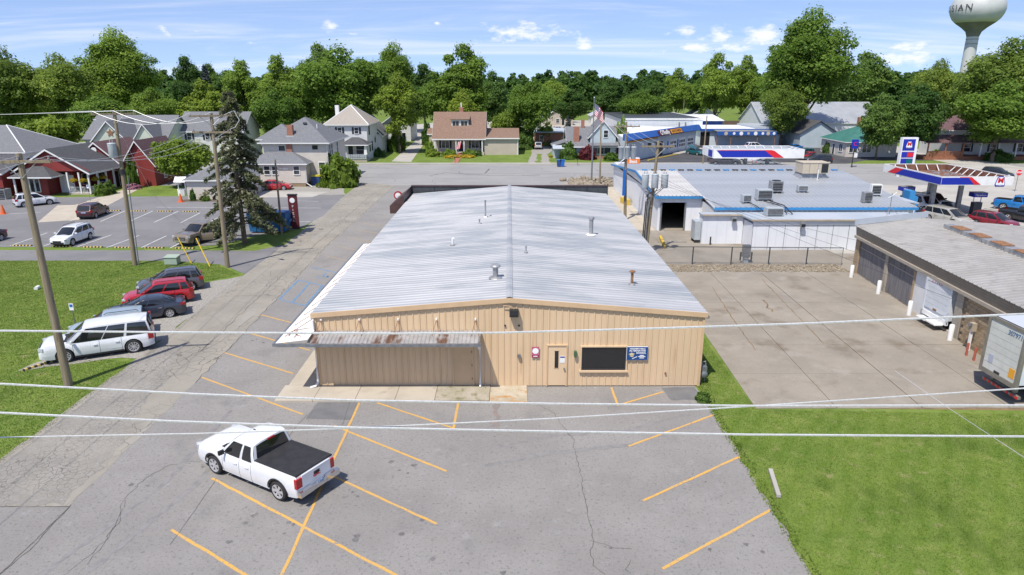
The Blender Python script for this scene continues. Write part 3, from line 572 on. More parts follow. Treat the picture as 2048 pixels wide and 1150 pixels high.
fl = tag(MB().box(0.0, 30.1, 3.7, .42, 30.42, 4.02).box(.03, 30.02, 3.74, .39, 30.1, 3.88).build('floodlight', M['black_metal']), 'black floodlight box under the front gable peak', 'light')
MB().box(.06, 30.012, 3.76, .36, 30.019, 3.86).build('lens', M['dark_glass'], fl)
MB().path([(.2, 30.35, 4.02), (.1, 30.33, 4.16), (-.3, 30.32, 4.2)], .02).build('conduit', M['tan_trim'], fl)
tag(MB().box(3.08, 30.26, 1.66, 3.22, 30.4, 1.9).lathe((3.15, 30.31, 1.58), [(.03, 0), (.07, .04), (.07, .1)], 10).build('wall_light', pm('green_bronze', (.05, .12, .06), None, 1, .4)), 'small green wall light between door and picture window', 'light')
tag(MB().lathe((.45, 30.36, 1.65), [(.09, -.08), (.1, 0), (.06, .05)], 12, axis='y').build('door_bell_horn', M['grey_steel']), 'small round grey fitting on the wall left of the pink sign', 'fitting')
for x in (-.21, .45): MB().lathe((x, 30.40, 3.18), [(.05, 0), (.05, -.02), (0, -.021)], 10, axis='y').build('wall_hole', M['black_metal'], B)
MB().tube((7.55, 30.36, .72), (7.55, 30.42, .72), .05, n=8).build('hose_bib', M['rust'], B)
gm = thing('gas_meter', 'grey gas meter and pipes at the right corner of the tan building', 'meter', (9.45, 30.7, 0))
MB().lathe((9.5, 30.75, .55), [(.05, -.2), (.17, -.15), (.19, 0), (.17, .15), (.05, .2)], 14, axis='y').box(9.38, 30.6, .62, 9.62, 30.9, .95).build('meter_body', M['grey_steel'], gm, 40)
MB().path([(9.4, 30.75, 0), (9.4, 30.75, 1.15), (9.55, 30.75, 1.2), (9.6, 30.75, .9)], .03).path([(9.62, 30.9, 0), (9.62, 30.9, .7)], .03).build('pipe', M['grey_steel'], gm)

# ---------------------------------------------------------------- building kit
pm('siding_white', (0.66, 0.66, 0.64), (0.6, 0.6, 0.58), 0.7, 0.6); lines(M['siding_white'], 2, 0.2, (0.42, 0.42, 0.42))
pm('siding_cream', (0.62, 0.57, 0.5), (0.57, 0.52, 0.46), 0.7, 0.6); lines(M['siding_cream'], 2, 0.22, (0.42, 0.38, 0.33))
pm('siding_beige', (0.5, 0.44, 0.36), (0.46, 0.4, 0.33), 0.7, 0.6); lines(M['siding_beige'], 2, 0.2, (0.34, 0.3, 0.25))
pm('siding_blue', (0.46, 0.53, 0.55), (0.41, 0.48, 0.5), 0.7, 0.6); lines(M['siding_blue'], 2, 0.22, (0.32, 0.37, 0.39))
pm('siding_red', (0.26, 0.04, 0.035), (0.22, 0.035, 0.03), 0.7, 0.6); lines(M['siding_red'], 2, 0.2, (0.12, 0.02, 0.018))
pm('siding_green', (0.53, 0.58, 0.46), (0.48, 0.53, 0.42), 0.7, 0.6); lines(M['siding_green'], 2, 0.22, (0.37, 0.41, 0.32))
for nm, c1, c2, c3 in [('shingle_grey', (0.15, 0.155, 0.165), (0.2, 0.205, 0.215), (0.1, 0.1, 0.108)), ('shingle_brown', (0.2, 0.125, 0.09), (0.27, 0.18, 0.13), (0.13, 0.08, 0.06)),
                       ('shingle_dark', (0.07, 0.07, 0.075), (0.1, 0.1, 0.105), (0.05, 0.05, 0.052)), ('shingle_patchy', (0.34, 0.3, 0.25), (0.27, 0.25, 0.23), (0.42, 0.36, 0.29)), ('shingle_plum', (0.13, 0.07, 0.075), (0.17, 0.1, 0.1), (0.09, 0.05, 0.05))]:
    pm(nm, c1, c2, 5, 0.9, lay=[(c3, 9, 0.52, 0.7), (c2, 1.2, 0.55, 0.8)]); lines(M[nm], 2, 0.11, c3, 0.2)
pm('brick', (0.3, 0.11, 0.07), (0.38, 0.16, 0.1), 6, 0.85); lines(M['brick'], 2, 0.08, (0.42, 0.36, 0.3), 0.16)
pm('trim_white', (0.72, 0.72, 0.7), None, 1, .5)
pm('window_glass', (0.02, 0.025, 0.03), (0.05, 0.06, 0.07), 1.5, 0.08, spec=0.8)
pm('shutter_black', (0.02, 0.022, 0.026), None, 1, .5)
pm('block_white', (0.7, 0.7, 0.69), (0.64, 0.64, 0.63), 0.8, 0.7, lay=[((0.5, 0.48, 0.44), 1.5, 0.65, 0.85)])
pm('panel_white', (0.7, 0.72, 0.75), (0.66, 0.68, 0.71), 0.8, 0.5); lines(M['panel_white'], 0, 0.9, (0.5, 0.52, 0.55), 0.03)
pm('blue_trim', (0.035, 0.2, 0.46), (0.04, 0.24, 0.5), 2, 0.5)
pm('bark', (0.11, 0.085, 0.06), (0.17, 0.135, 0.1), 5, 0.95, bump=0.8, bscale=12, stretch=(1, 1, 0.25))
pm('pole_wood', (0.2, 0.16, 0.105), (0.28, 0.23, 0.155), 3, 0.9, stretch=(3, 3, 0.2), lay=[((0.12, 0.09, 0.06), 4, 0.55, 0.7, (3, 3, 0.15))])
pm('wire_alu', (0.62, 0.62, 0.62), (0.5, 0.5, 0.5), 30, 0.45, 0.2)
pm('wire_dark', (0.05, 0.05, 0.05), None, 1, .6)
pm('transformer_grey', (0.36, 0.4, 0.42), (0.42, 0.45, 0.47), 2, .45)
pm('insulator', (0.3, 0.29, 0.28), None, 1, .3)
def gable(parent, x0, y0, x1, y1, ze, zr, axis, over=0.35, mat='shingle_grey', th=0.14, trim='trim_white', name='roof'):
    """gable roof on a box; axis = direction of the ridge"""
    mb = MB(); tb = MB()
    if axis == 'x':
        ym = (y0 + y1) / 2; sl_ = (zr - ze) / (ym - y0); a, b = x0 - over, x1 + over
        for s, ye in ((-1, y0 - over), (1, y1 + over)):
            z = ze - over * sl_; mb.prism([(a, ye, z), (b, ye, z), (b, ym, zr), (a, ym, zr)], (0, 0, th)); tb.box(a, ye - .03 if s < 0 else ye, z - .08, b, ye if s < 0 else ye + .03, z + th - .02)
        for xx in (a - .02, b - .01):
            tb.prism([(xx, y0 - over, ze - over * sl_ - .1), (xx, ym, zr - .1), (xx, ym, zr + th - .02), (xx, y0 - over, ze - over * sl_ + th - .02)], (.03, 0, 0))
            tb.prism([(xx, y1 + over, ze - over * sl_ - .1), (xx, ym, zr - .1), (xx, ym, zr + th - .02), (xx, y1 + over, ze - over * sl_ + th - .02)], (.03, 0, 0))
    else:
        xm = (x0 + x1) / 2; sl_ = (zr - ze) / (xm - x0); a, b = y0 - over, y1 + over
        for s, xe in ((-1, x0 - over), (1, x1 + over)):
            z = ze - over * sl_; mb.prism([(xe, a, z), (xe, b, z), (xm, b, zr), (xm, a, zr)], (0, 0, th)); tb.box(xe - .03 if s < 0 else xe, a, z - .08, xe if s < 0 else xe + .03, b, z + th - .02)
        for yy in (a - .02, b - .01):
            tb.prism([(x0 - over, yy, ze - over * sl_ - .1), (xm, yy, zr - .1), (xm, yy, zr + th - .02), (x0 - over, yy, ze - over * sl_ + th - .02)], (0, .03, 0))
            tb.prism([(x1 + over, yy, ze - over * sl_ - .1), (xm, yy, zr - .1), (xm, yy, zr + th - .02), (x1 + over, yy, ze - over * sl_ + th - .02)], (0, .03, 0))
    r = mb.build(name, M[mat], parent)
    if trim: tb.build('roof_trim', M[trim], r)
    return r
def hip(parent, x0, y0, x1, y1, ze, zr, over=0.45, mat='shingle_grey', trim='trim_white', ridge=None, name='roof', hips=None):
    a, b, c, d = x0 - over, y0 - over, x1 + over, y1 + over
    if ridge is None:
        if c - a >= d - b: h = (d - b) / 2; ridge = ((a + h, (b + d) / 2), (c - h, (b + d) / 2))
        else: h = (c - a) / 2; ridge = (((a + c) / 2, b + h), ((a + c) / 2, d - h))
    (rx0, ry0), (rx1, ry1) = ridge; mb = MB()
    P = [(a, b, ze), (c, b, ze), (c, d, ze), (a, d, ze), (rx0, ry0, zr), (rx1, ry1, zr)]
    if abs(rx1 - rx0) >= abs(ry1 - ry0): fs = [(0, 1, 5, 4), (1, 2, 5), (2, 3, 4, 5), (3, 0, 4)]
    else: fs = [(0, 1, 4), (1, 2, 5, 4), (2, 3, 5), (3, 0, 4, 5)]
    mb.add(P, fs); mb.add([(p[0], p[1], ze - .02) for p in P[:4]], [(3, 2, 1, 0)])
    r = mb.build(name, M[mat], parent)
    if trim:
        tb = MB().box(a - .03, b - .03, ze - .16, c + .03, b + .02, ze - .01).box(a - .03, d - .02, ze - .16, c + .03, d + .03, ze - .01).box(a - .03, b + .02, ze - .16, a + .02, d - .02, ze - .01).box(c - .02, b + .02, ze - .16, c + .03, d - .02, ze - .01)
        tb.build('gutter', M[trim], r)
    if hips:
        for i, j in ((0, 4), (1, 5 if fs[0] == (0, 1, 5, 4) else 4), (2, 5), (3, 4 if fs[0] == (0, 1, 5, 4) else 5)): MB().tube(P[i], P[j], .09, n=6).build('hip_cap', M[hips], r)
    return r
def walls(parent, x0, y0, x1, y1, z0, z1, mat, peak=None, axis='x', name='wall'):
    """box walls, with gable ends when peak is given (ridge along axis)"""
    mb = MB()
    if peak is None: mb.box(x0, y0, z0, x1, y1, z1)
    elif axis == 'x': mb.prism([(x0, y0, z0), (x0, y1, z0), (x0, y1, z1), (x0, (y0 + y1) / 2, peak), (x0, y0, z1)], (x1 - x0, 0, 0))
    else: mb.prism([(x0, y0, z0), (x1, y0, z0), (x1, y0, z1), ((x0 + x1) / 2, y0, peak), (x0, y0, z1)], (0, y1 - y0, 0))
    return mb.build(name, M[mat], parent)
def window(parent, face, c, wd, ht, cols=1, rows=2, trim='trim_white', shutters=False, glass='window_glass', name='window'):
    """face '-y' or '+x' or '-x'; c = centre on the wall"""
    x, y, z = c; t = .09; dx = dy = 0
    def bx(mb, u0, u1, z0, z1, p0, p1):
        if face == '-y': mb.box(x + u0, y - p1, z + z0, x + u1, y - p0, z + z1)
        elif face == '+x': mb.box(x + p0, y + u0, z + z0, x + p1, y + u1, z + z1)
        else: mb.box(x - p1, y + u0, z + z0, x - p0, y + u1, z + z1)
    a, b = wd / 2, ht / 2; mb = MB()
    bx(mb, -a - t, -a, -b - t, b + t, 0, .07); bx(mb, a, a + t, -b - t, b + t, 0, .07); bx(mb, -a, a, b, b + t, 0, .07); bx(mb, -a - t, a + t, -b - t - .04, -b, 0, .1) if False else bx(mb, -a, a, -b - t, -b, 0, .1)
    for k in range(1, cols): u = -a + wd * k / cols; bx(mb, u - .03, u + .03, -b, b, .015, .055)
    for k in range(1, rows): q = -b + ht * k / rows; bx(mb, -a, a, q - .03, q + .03, .018, .05)
    o = mb.build(name, M[trim], parent)
    g = MB(); bx(g, -a, a, -b, b, -.01, .012); g.build('pane', M[glass], o)
    if shutters:
        for s in (-1, 1): q = MB(); u = s * (a + t + .2); bx(q, u - .19, u + .19, -b - .05, b + .05, 0, .05); q.build('shutter', M['shutter_black'], parent)
    return o
def door(parent, face, c, wd, ht, mat, trim='trim_white'):
    x, y, z = c; t = .09
    def bx(mb, u0, u1, z0, z1, p0, p1):
        if face == '-y': mb.box(x + u0, y - p1, z + z0, x + u1, y - p0, z + z1)
        elif face == '+x': mb.box(x + p0, y + u0, z + z0, x + p1, y + u1, z + z1)
        else: mb.box(x - p1, y + u0, z + z0, x - p0, y + u1, z + z1)
    mb = MB(); a = wd / 2; bx(mb, -a, a, 0, ht, 0, .03); o = mb.build('door', M[mat], parent)
    m2 = MB(); bx(m2, -a - t, -a, 0, ht + t, 0, .06); bx(m2, a, a + t, 0, ht + t, 0, .06); bx(m2, -a, a, ht, ht + t, 0, .06); m2.build('door_frame', M[trim], o)
    m3 = MB(); bx(m3, a - .12, a - .06, .95, 1.05, .03, .08); m3.build('handle', M['grey_steel'], o)
    return o
def ribbed(parent, name, p00, p10, p01, n, mat, rib=.04, w=.22):
    """standing-seam surface: seams run p00 -> p01, n panels along p00 -> p10; returns panels as parts"""
    p00, p10, p01 = map(Vector, (p00, p10, p01)); u = (p10 - p00) / n; v = p01 - p00; nn = u.cross(v).normalized()
    if nn.z < 0: nn = -nn
    mb = MB(); e = u.length * .5
    prof = [(0, 0), (.03 / u.length, rib), ((.03 + .04) / u.length, rib), (.1 / u.length, 0), (1, 0)]
    for (a, ha), (b, hb) in zip(prof[:-1], prof[1:]):
        mb.poly([u * a + nn * ha, u * b + nn * hb, u * b + nn * hb + v, u * a + nn * ha + v])
    me = mb.mesh(name, M[mat]); off = Vector(OFF.get(parent.name, (0, 0, 0)))
    for i in range(n): inst(me, name, parent, p00 + u * i - off)

# ---------------------------------------------------------------- filling station shop
GS = thing('station_shop', 'white filling station shop with grey metal roof and blue fascia', 'building', (26, 70, 0))
pm('roof_grey_metal', (0.36, 0.38, 0.4), (0.42, 0.44, 0.46), 0.5, 0.45, 0.3, lay=[((0.3, 0.31, 0.33), 1.5, 0.55, 0.8)])
pm('roof_pale_ribs', (0.6, 0.59, 0.56), (0.5, 0.48, 0.45), 0.8, 0.5, 0.2)
pm('membrane_grey', (0.36, 0.4, 0.44), (0.42, 0.45, 0.49), 0.3, 0.6, lay=[((0.28, 0.3, 0.32), 0.7, 0.6, 0.8)])
pm('plywood_tan', (0.42, 0.36, 0.27), (0.36, 0.3, 0.22), 1.5, .8)
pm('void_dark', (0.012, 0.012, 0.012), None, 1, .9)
# hollow workshop bay at the west end, open roller door
wb = MB(); wb.box(14.6, 66.4, 0, 14.85, 96, 3.35)                       # west wall
wb.box(17.35, 66.4, 0, 18.9, 66.65, 3.45).box(14.85, 66.4, 2.82, 17.35, 66.65, 3.45)
wb.build('bay_wall', M['panel_white'], GS)
MB().box(18.9, 62.2, 0, 37.3, 95.6, 2.95).build('wall', M['block_white'], GS)
MB().box(14.86, 66.42, .0, 18.68, 81.98, .04).build('bay_floor', M['concrete_yard'], GS)
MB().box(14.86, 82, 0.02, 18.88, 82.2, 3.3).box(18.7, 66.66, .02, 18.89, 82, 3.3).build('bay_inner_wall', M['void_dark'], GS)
MB().box(14.9, 66.7, 2.86, 17.3, 66.8, 3.4).build('roller_drum', M['grey_steel'], GS)
MB().box(17.2, 66.3, 0, 17.34, 66.39, 2.82).box(14.86, 66.3, 0, 14.98, 66.39, 2.82).build('door_track', M['grey_steel'], GS)
ribbed(GS, 'roof_sheet', (14.3, 66.0, 3.52), (18.85, 66.0, 3.52), (14.3, 77.5, 4.55), 12, 'roof_pale_ribs', .06)
ribbed(GS, 'roof_sheet', (18.86, 62.0, 3.12), (37.6, 62.0, 3.12), (18.86, 77.5, 4.55), 40, 'roof_grey_metal', .045)
ribbed(GS, 'roof_sheet', (14.3, 96.2, 3.12), (37.6, 96.2, 3.12), (14.3, 77.5, 4.55), 48, 'roof_grey_metal', .045)
MB().box(14.2, 65.93, 3.26, 18.8, 66.01, 3.5).build('fascia', M['blue_trim'], GS); MB().box(18.82, 61.92, 2.88, 37.6, 62.0, 3.12).build('fascia', M['blue_trim'], GS)
MB().prism([(14.2, 66.0, 3.27), (14.2, 77.5, 4.3), (14.2, 77.5, 4.54), (14.2, 66.0, 3.51)], (.09, 0, 0)).prism([(14.2, 96.2, 2.9), (14.2, 77.5, 4.3), (14.2, 77.5, 4.54), (14.2, 96.2, 3.11)], (.09, 0, 0)).build('rake_trim', M['blue_trim'], GS)
MB().prism([(18.8, 62, 3.0), (18.8, 66.0, 3.4), (18.8, 66.0, 3.55), (18.8, 62, 3.16)], (.05, 0, 0)).build('rake_trim', M['white_paint'], GS)
for i in range(22): MB().box(15 + i * 1.02, 77.3, 4.57, 15 + i * 1.02 + .6, 77.75, 4.66).build('ridge_vent', M['dark_panel' if i % 3 else 'blue_trim'], GS)
MB().prism([(37.62, 65, 3.1), (39.4, 65, 2.9), (39.9, 84, 3.0), (37.62, 84, 3.8)], (0, 0, .12)).build('side_roof', M['membrane_grey'], GS)
MB().prism([(14.55, 77.4, 3.3), (14.85, 77.4, 3.3), (14.85, 77.4, 4.3)], (0, .01, 0)).build('gable_infill', M['panel_white'], GS)
MB().box(37.6, 65.2, 0, 39.2, 83.5, 2.88).build('side_wall', M['block_white'], GS)
MB().prism([(14.6, 66.4, 3.34), (14.6, 95.8, 3.05), (14.6, 77.4, 4.42)], (.2, 0, 0)).build('gable_wall', M['panel_white'], GS)
# cooler boxes behind the shop
MB().box(21.2, 58.3, 0, 32.5, 61.85, 2.3).build('cooler_wall', M['panel_white'], GS)
MB().box(17.5, 60.7, 0, 21.16, 61.9, 2.55).build('cooler_wall', M['panel_white'], GS)
MB().slab([(17.4, 60.55), (20.9, 60.55), (21.1, 58.15), (35.6, 58.15), (36.6, 61.88), (17.4, 61.88)], 2.58, 2.7).build('cooler_roof', M['membrane_grey'], GS)
for k in range(8): MB().box(21.2 + k * 1.4, 58.28, 0.05, 21.2 + k * 1.4 + .03, 58.298, 2.28).build('panel_joint', M['grey_steel'], GS)
MB().box(17.35, 60.45, 2.62, 20.95, 60.57, 2.76).box(21.0, 58.05, 2.62, 35.7, 58.17, 2.76).build('roof_edge', M['plywood_tan'], GS)
MB().box(21.2, 58.2, 2.3, 32.5, 58.3, 2.575).build('cooler_header', M['panel_white'], GS)
MB().box(16.9, 61.0, .3, 17.45, 62.3, 2.0).build('electric_cabinet', M['transformer_grey'], GS)
MB().box(16.95, 61.05, 0, 17.4, 61.2, .3).box(16.95, 62.0, 0, 17.4, 62.2, .3).build('cabinet_foot', M['black_metal'], GS)
for x, y in ((20.2, 60.5), (25.4, 58.1)): 
    o = MB().box(x - .2, y - .25, 2.15, x + .2, y, 2.5).build('flood_light', M['galv_dark'], GS); MB().box(x - .17, y - .27, 2.18, x + .17, y - .252, 2.4).build('lens', M['window_glass'], o)
tag(MB().tube((18.2, 60.3, 0), (18.2, 60.3, .75), .07, n=10).build('black_bollard', M['black_metal']), 'short black bollard in front of the white cooler wall', 'bollard')
# rooftop machines
def ac_unit(name, label, loc, sz, mat, rz=0, fan='side', group='rooftop machines on the station shop'):
    t = thing(name, label, 'machine', loc, rz, group, world=False); a, b, h = sz
    MB().box(-a/2, -b/2, .12, a/2, b/2, h).build('casing', M[mat], t)
    MB().box(-a/2 - .05, -b/2, 0, -a/2 + .1, b/2, .12).box(a/2 - .1, -b/2, 0, a/2 + .05, b/2, .12).build('skid', M['galv_dark'], t)
    g = MB().box(-a/2 + .08, -b/2 - .02, .2, a/2 - .08, -b/2 - .003, h - .1).build('grille', M['shutter_black'], t)
    for k in range(5): z = .25 + (h - .45) * k / 4; MB().box(-a/2 + .06, -b/2 - .035, z, a/2 - .06, -b/2 - .022, z + .03).build('slat', M['galv_dark'], g)
    if fan == 'top': MB().lathe((0, 0, h), [(min(a, b) * .38, 0), (min(a, b) * .4, .06), (0, .07)], 16).build('fan_cap', M['shutter_black'], t)
    return t
def sz_(y): return 3.12 + (y - 62) * (4.55 - 3.12) / 15.5 + .04
pm('ac_beige', (0.5, 0.43, 0.33), (0.45, 0.39, 0.3), 2, .6)
big = thing('rooftop_hvac', 'large beige rooftop air handler on the station shop ridge', 'machine', (33.2, 74.5, sz_(74.5)))
MB().prism([(31.0, 73.4, 4.1), (34.4, 73.4, 4.1), (33.9, 73.5, 4.75), (31.5, 73.5, 4.75)], (0, 1.9, 0)).build('curb', M['galv_dark'], big)
hb = MB().box(31.3, 73.2, 4.75, 34.1, 75.2, 5.85).build('casing', M['ac_beige'], big)
MB().box(33.3, 73.17, 4.85, 34.0, 73.195, 5.75).build('grille', M['shutter_black'], hb)
for x in (32.0, 32.9): MB().box(x, 73.17, 4.8, x + .04, 73.195, 5.8).build('seam', M['galv_dark'], hb)
MB().box(31.25, 73.15, 5.85, 34.15, 75.25, 5.91).build('top_cover', M['ac_beige'], hb); MB().tube((32.9, 73.0, 4.1), (32.9, 73.0, 5.2), .05).build('pipe', M['white_paint'], big)
for i, (x, y, a, b, h, mt, lb, f) in enumerate([(22.2, 63.6, 1.1, .9, 1.0, 'transformer_grey', 'small grey compressor box at the left of the roof machines', 'side'), (24.2, 64.6, 1.9, 1.2, 1.35, 'transformer_grey', 'open-fronted grey condenser box second from left on the roof', 'side'),
        (26.4, 67.5, 1.5, 1.4, 1.5, 'galv_dark', 'tall grey condenser with wire grille behind the open-fronted box', 'top'), (29.1, 67.6, 1.3, .8, .9, 'transformer_grey', 'low twin-fan condenser in the middle of the grey roof', 'side'),
        (33.6, 63.7, 1.1, .8, 1.3, 'galv_dark', 'narrow vented condenser near the right roof edge', 'side'), (35.6, 66.1, 1.3, .7, 1.5, 'white_paint', 'white split-system fan unit at the right end of the roof', 'side')]):
    ac_unit('condenser_unit', lb, (x, y, sz_(y)), (a * .74, b * .74, h * .74), mt, R(random.uniform(-6, 6)), f)
ac_unit('condenser_unit', 'grey box condenser on the low flat cooler roof', (23.6, 60.2, 2.7), (1.5, .9, .75), 'transformer_grey')
an = thing('roof_antenna', 'thin antenna mast on a tripod on the flat roof', 'antenna', (34.3, 60.8, 2.7)); MB().tube((34.3, 60.8, 2.7), (34.3, 60.8, 4.6), .03).build('mast', M['grey_steel'], an)
MB().tube((34.3, 60.8, 3.4), (33.8, 60.3, 2.7), .02).tube((34.3, 60.8, 3.4), (34.9, 60.3, 2.7), .02).tube((34.3, 60.8, 3.4), (34.3, 61.4, 2.7), .02).build('tripod', M['grey_steel'], an); MB().path([(34.0, 60.8, 4.2), (34.3, 60.7, 4.4), (34.7, 60.8, 4.7)], .03).build('arm', M['white_paint'], an)
MB().path([(22.4, 63.0, 3.35), (22.6, 61.9, 3.3), (22.9, 60.6, 3.0)], .04).path([(24.6, 63.9, 3.4), (25.2, 62, 3.3), (25.4, 60.4, 2.8)], .05).path([(24.0, 63.9, 3.4), (24.8, 61.9, 3.3), (24.9, 60.4, 2.8)], .04).build('refrigerant_line', M['black_metal'], GS)
# ice cabinets / blue kiosk at the shop's east end
tag(MB().box(41.9, 71.0, 0, 42.5, 72.3, 3.2).box(42.5, 71.1, 0, 42.9, 72.2, 2.6).build('blue_kiosk', M['blue_trim']), 'tall bright blue panel kiosk at the right end of the station shop', 'kiosk')

# ---------------------------------------------------------------- station canopies
pm('sign_royal', (0.01, 0.025, 0.33), None, 1, .35); pm('sign_bright_red', (0.62, 0.02, 0.03), None, 1, .35); pm('deck_brown', (0.16, 0.07, 0.045), (0.22, 0.11, 0.07), 1.5, .8)
def emblem_m(parent, loc, h, rz=0):
    """hexagonal white badge with a red M and blue rim"""
    off = Vector(OFF.get(parent.name, (0, 0, 0))); x, y, z = Vector(loc) - off; w_ = h * .98
    def hexa(s, y0, mat, nm):
        a, b = w_ / 2 * s, h / 2 * s
        pts = [(x - a, y0, z - b * .62), (x - a * .86, y0, z - b), (x + a * .86, y0, z - b), (x + a, y0, z - b * .62), (x + a * .62, y0, z + b * .86), (x + a * .45, y0, z + b), (x - a * .45, y0, z + b), (x - a * .62, y0, z + b * .86)]
        mb = MB().prism(pts, (0, .03, 0)); o = bpy.data.objects.new(nm, mb.mesh(nm, M[mat])); C.objects.link(o); o.parent = parent; return o
    hexa(1.0, y - .03, 'sign_royal', 'emblem_rim'); hexa(.84, y - .06, 'sign_white', 'emblem_face')
    letters(parent, 'M', h * .62, (loc[0], loc[1] - .075, loc[2] + h * .1), M['sign_bright_red'], bold=h * .03, name='emblem_letter', scx=1.15); letters(parent, 'MARATHON', h * .14, (loc[0], loc[1] - .075, loc[2] - h * .36), M['sign_royal'], name='emblem_word', bold=.004)
def canopy(label, x0, y0, x1, y1, z0, z1, legs, deckz, stripe, emblem=None, deck='deck_brown'):
    t = thing('station_canopy', label, 'canopy', (x0, y0, 0), 0, 'filling station canopies')
    th = .12
    MB().box(x0, y0, z0, x1, y0 + th, z1).build('fascia', M['white_paint'], t); MB().box(x0, y1 - th, z0, x1, y1, z1).build('fascia', M['white_paint'], t)
    MB().box(x0, y0 + th, z0, x0 + th, y1 - th, z1).build('fascia', M['white_paint'], t); MB().box(x1 - th, y0 + th, z0, x1, y1 - th, z1).build('fascia', M['white_paint'], t)
    MB().box(x0 + th, y0 + th, deckz - .1, x1 - th, y1 - th, deckz).build('deck', M[deck], t)
    bk = MB(); bk.box(x0 + th + .01, y1 - th - .03, deckz, x1 - th - .01, y1 - th - .005, z1 - .06).box(x1 - th - .03, y0 + th + .01, deckz, x1 - th - .005, y1 - th - .04, z1 - .06).build('fascia_back', M[deck], t)
    n = int((x1 - x0) / 1.2)
    for k in range(1, n): x = x0 + (x1 - x0) * k / n; MB().tube((x, y1 - .8, deckz), (x, y1 - .15, z1 - .1), .05, n=5).build('brace', M['white_paint'], t)
    for k in range(1, int((y1 - y0) / 1.2)): y = y0 + 1.2 * k; MB().tube((x1 - .8, y, deckz), (x1 - .16, y, z1 - .1), .05, n=5).build('brace', M['white_paint'], t)
    mid, h = (z0 + z1) / 2, z1 - z0
    for (a, b, mat) in stripe: # slanted bands on the front: (start, end, colour) in x, sheared
        s = .35 * h
        MB().prism([(a + s, y0 - .02, z1 - .04), (b + s if b < x1 - .6 else b, y0 - .02, z1 - .04), (b - s if False else b + (3.2 * s if mat == 'sign_bright_red' and a > x0 + 2 else s if False else s), y0 - .02, z0 + .14), (a + (3.2 * s if mat == 'sign_bright_red' and a > x0 + 2 else s), y0 - .02, z0 + .14)], (0, .018, 0)).build('stripe', M[mat], t)
    for lx, ly in legs: MB().box(lx - .2, ly - .2, 0, lx + .2, ly + .2, deckz - .1).build('column', M['galv_dark'], t)
    if emblem: emblem_m(t, emblem[:3], emblem[3])
    return t
c2 = canopy('open-topped station canopy with blue and red stripe right of the shop', 45.4, 71.7, 53.0, 83.3, 3.7, 4.62, [(47.2, 75.6), (49.2, 79.6), (50.2, 75.6)], 3.85, [], (51.6, 71.68, 4.1, 1.1))
for mat, pts in [('sign_royal', [(45.42, 4.5), (48.4, 4.5), (49.0, 3.78), (45.42, 3.78)]), ('sign_bright_red', [(47.3, 4.56), (48.5, 4.56), (49.6, 3.78), (48.9, 3.78), (48.2, 4.5), (47.3, 4.5)])]:
    MB().prism([(a, 71.68 - (.012 if mat == 'sign_bright_red' else 0), b) for a, b in pts], (0, .018, 0)).build('stripe', M[mat], c2)
MB().prism([(45.38, 71.72, 4.5), (45.38, 79.3, 4.5), (45.38, 80.6, 3.78), (45.38, 71.72, 3.78)], (.018, 0, 0)).build('stripe', M['sign_royal'], c2)
MB().prism([(45.37, 79.0, 4.5), (45.37, 80.6, 4.5), (45.37, 82.2, 3.78), (45.37, 80.6, 3.78)], (.018, 0, 0)).build('stripe', M['sign_bright_red'], c2)
rnd = random.Random(5)
tr = MB()
for k in range(70): x, y = rnd.uniform(46, 52.4), rnd.uniform(73, 82.5); tr.obox((x, y, 3.9), (rnd.uniform(.1, .6), rnd.uniform(.1, .5), rnd.uniform(.05, .25)), rnd.uniform(0, 3))
tag(tr.build('roof_debris', M['galv_dark'], c2), kind='stuff')
c1 = canopy('long station canopy with blue and red stripe behind the shop ridge', 27.2, 92.0, 39.3, 97.5, 4.32, 5.5, [(32.2, 94), (35.2, 94)], 5.2, [], None, 'transformer_grey')
for mat, pts, e in [('sign_royal', [(27.6, 5.32), (34.6, 5.32), (35.6, 4.47), (28.4, 4.47)], 0), ('sign_bright_red', [(34.0, 5.34), (35.2, 5.34), (36.6, 4.4), (35.3, 4.4)], .012), ('sign_bright_red', [(27.4, 5.42), (28.2, 5.34), (35.0, 5.34), (35.0, 5.4)], .014)]:
    MB().prism([(a, 91.98 - e, b) for a, b in pts], (0, .018, 0)).build('stripe', M[mat], c1)
MB().box(27.185, 92.6, 4.4, 27.203, 94.5, 5.3).build('stripe', M['sign_royal'], c1)
def pump(x, y, lab):
    t = thing('fuel_pump', lab, 'fuel pump', (x, y, 0), 0, 'fuel pumps under the station canopy')
    MB().box(x - .45, y - .3, .15, x + .45, y + .3, 1.5).build('cabinet', M['dark_panel'], t); MB().box(x - .8, y - .9, 0, x + .8, y + .9, .15).build('island', M['concrete_pale'], t)
    MB().tube((x - .4, y, 1.5), (x - .4, y, 2.1), .05).tube((x + .4, y, 1.5), (x + .4, y, 2.1), .05).build('post', M['white_paint'], t)
    MB().box(x - .75, y - .45, 2.1, x + .75, y + .45, 2.55).build('valance', M['sign_royal'], t); MB().box(x - .76, y - .46, 2.55, x + .76, y + .46, 2.6).build('valance_top', M['galv_dark'], t)
    letters(t, 'Marathon', .3, (x, y - .46, 2.32), M['sign_white'])
pump(45.9, 78.6, 'fuel pump with blue valance under the left of the open canopy'); pump(51.3, 74.2, 'fuel pump with blue valance nearest the red hatchback')
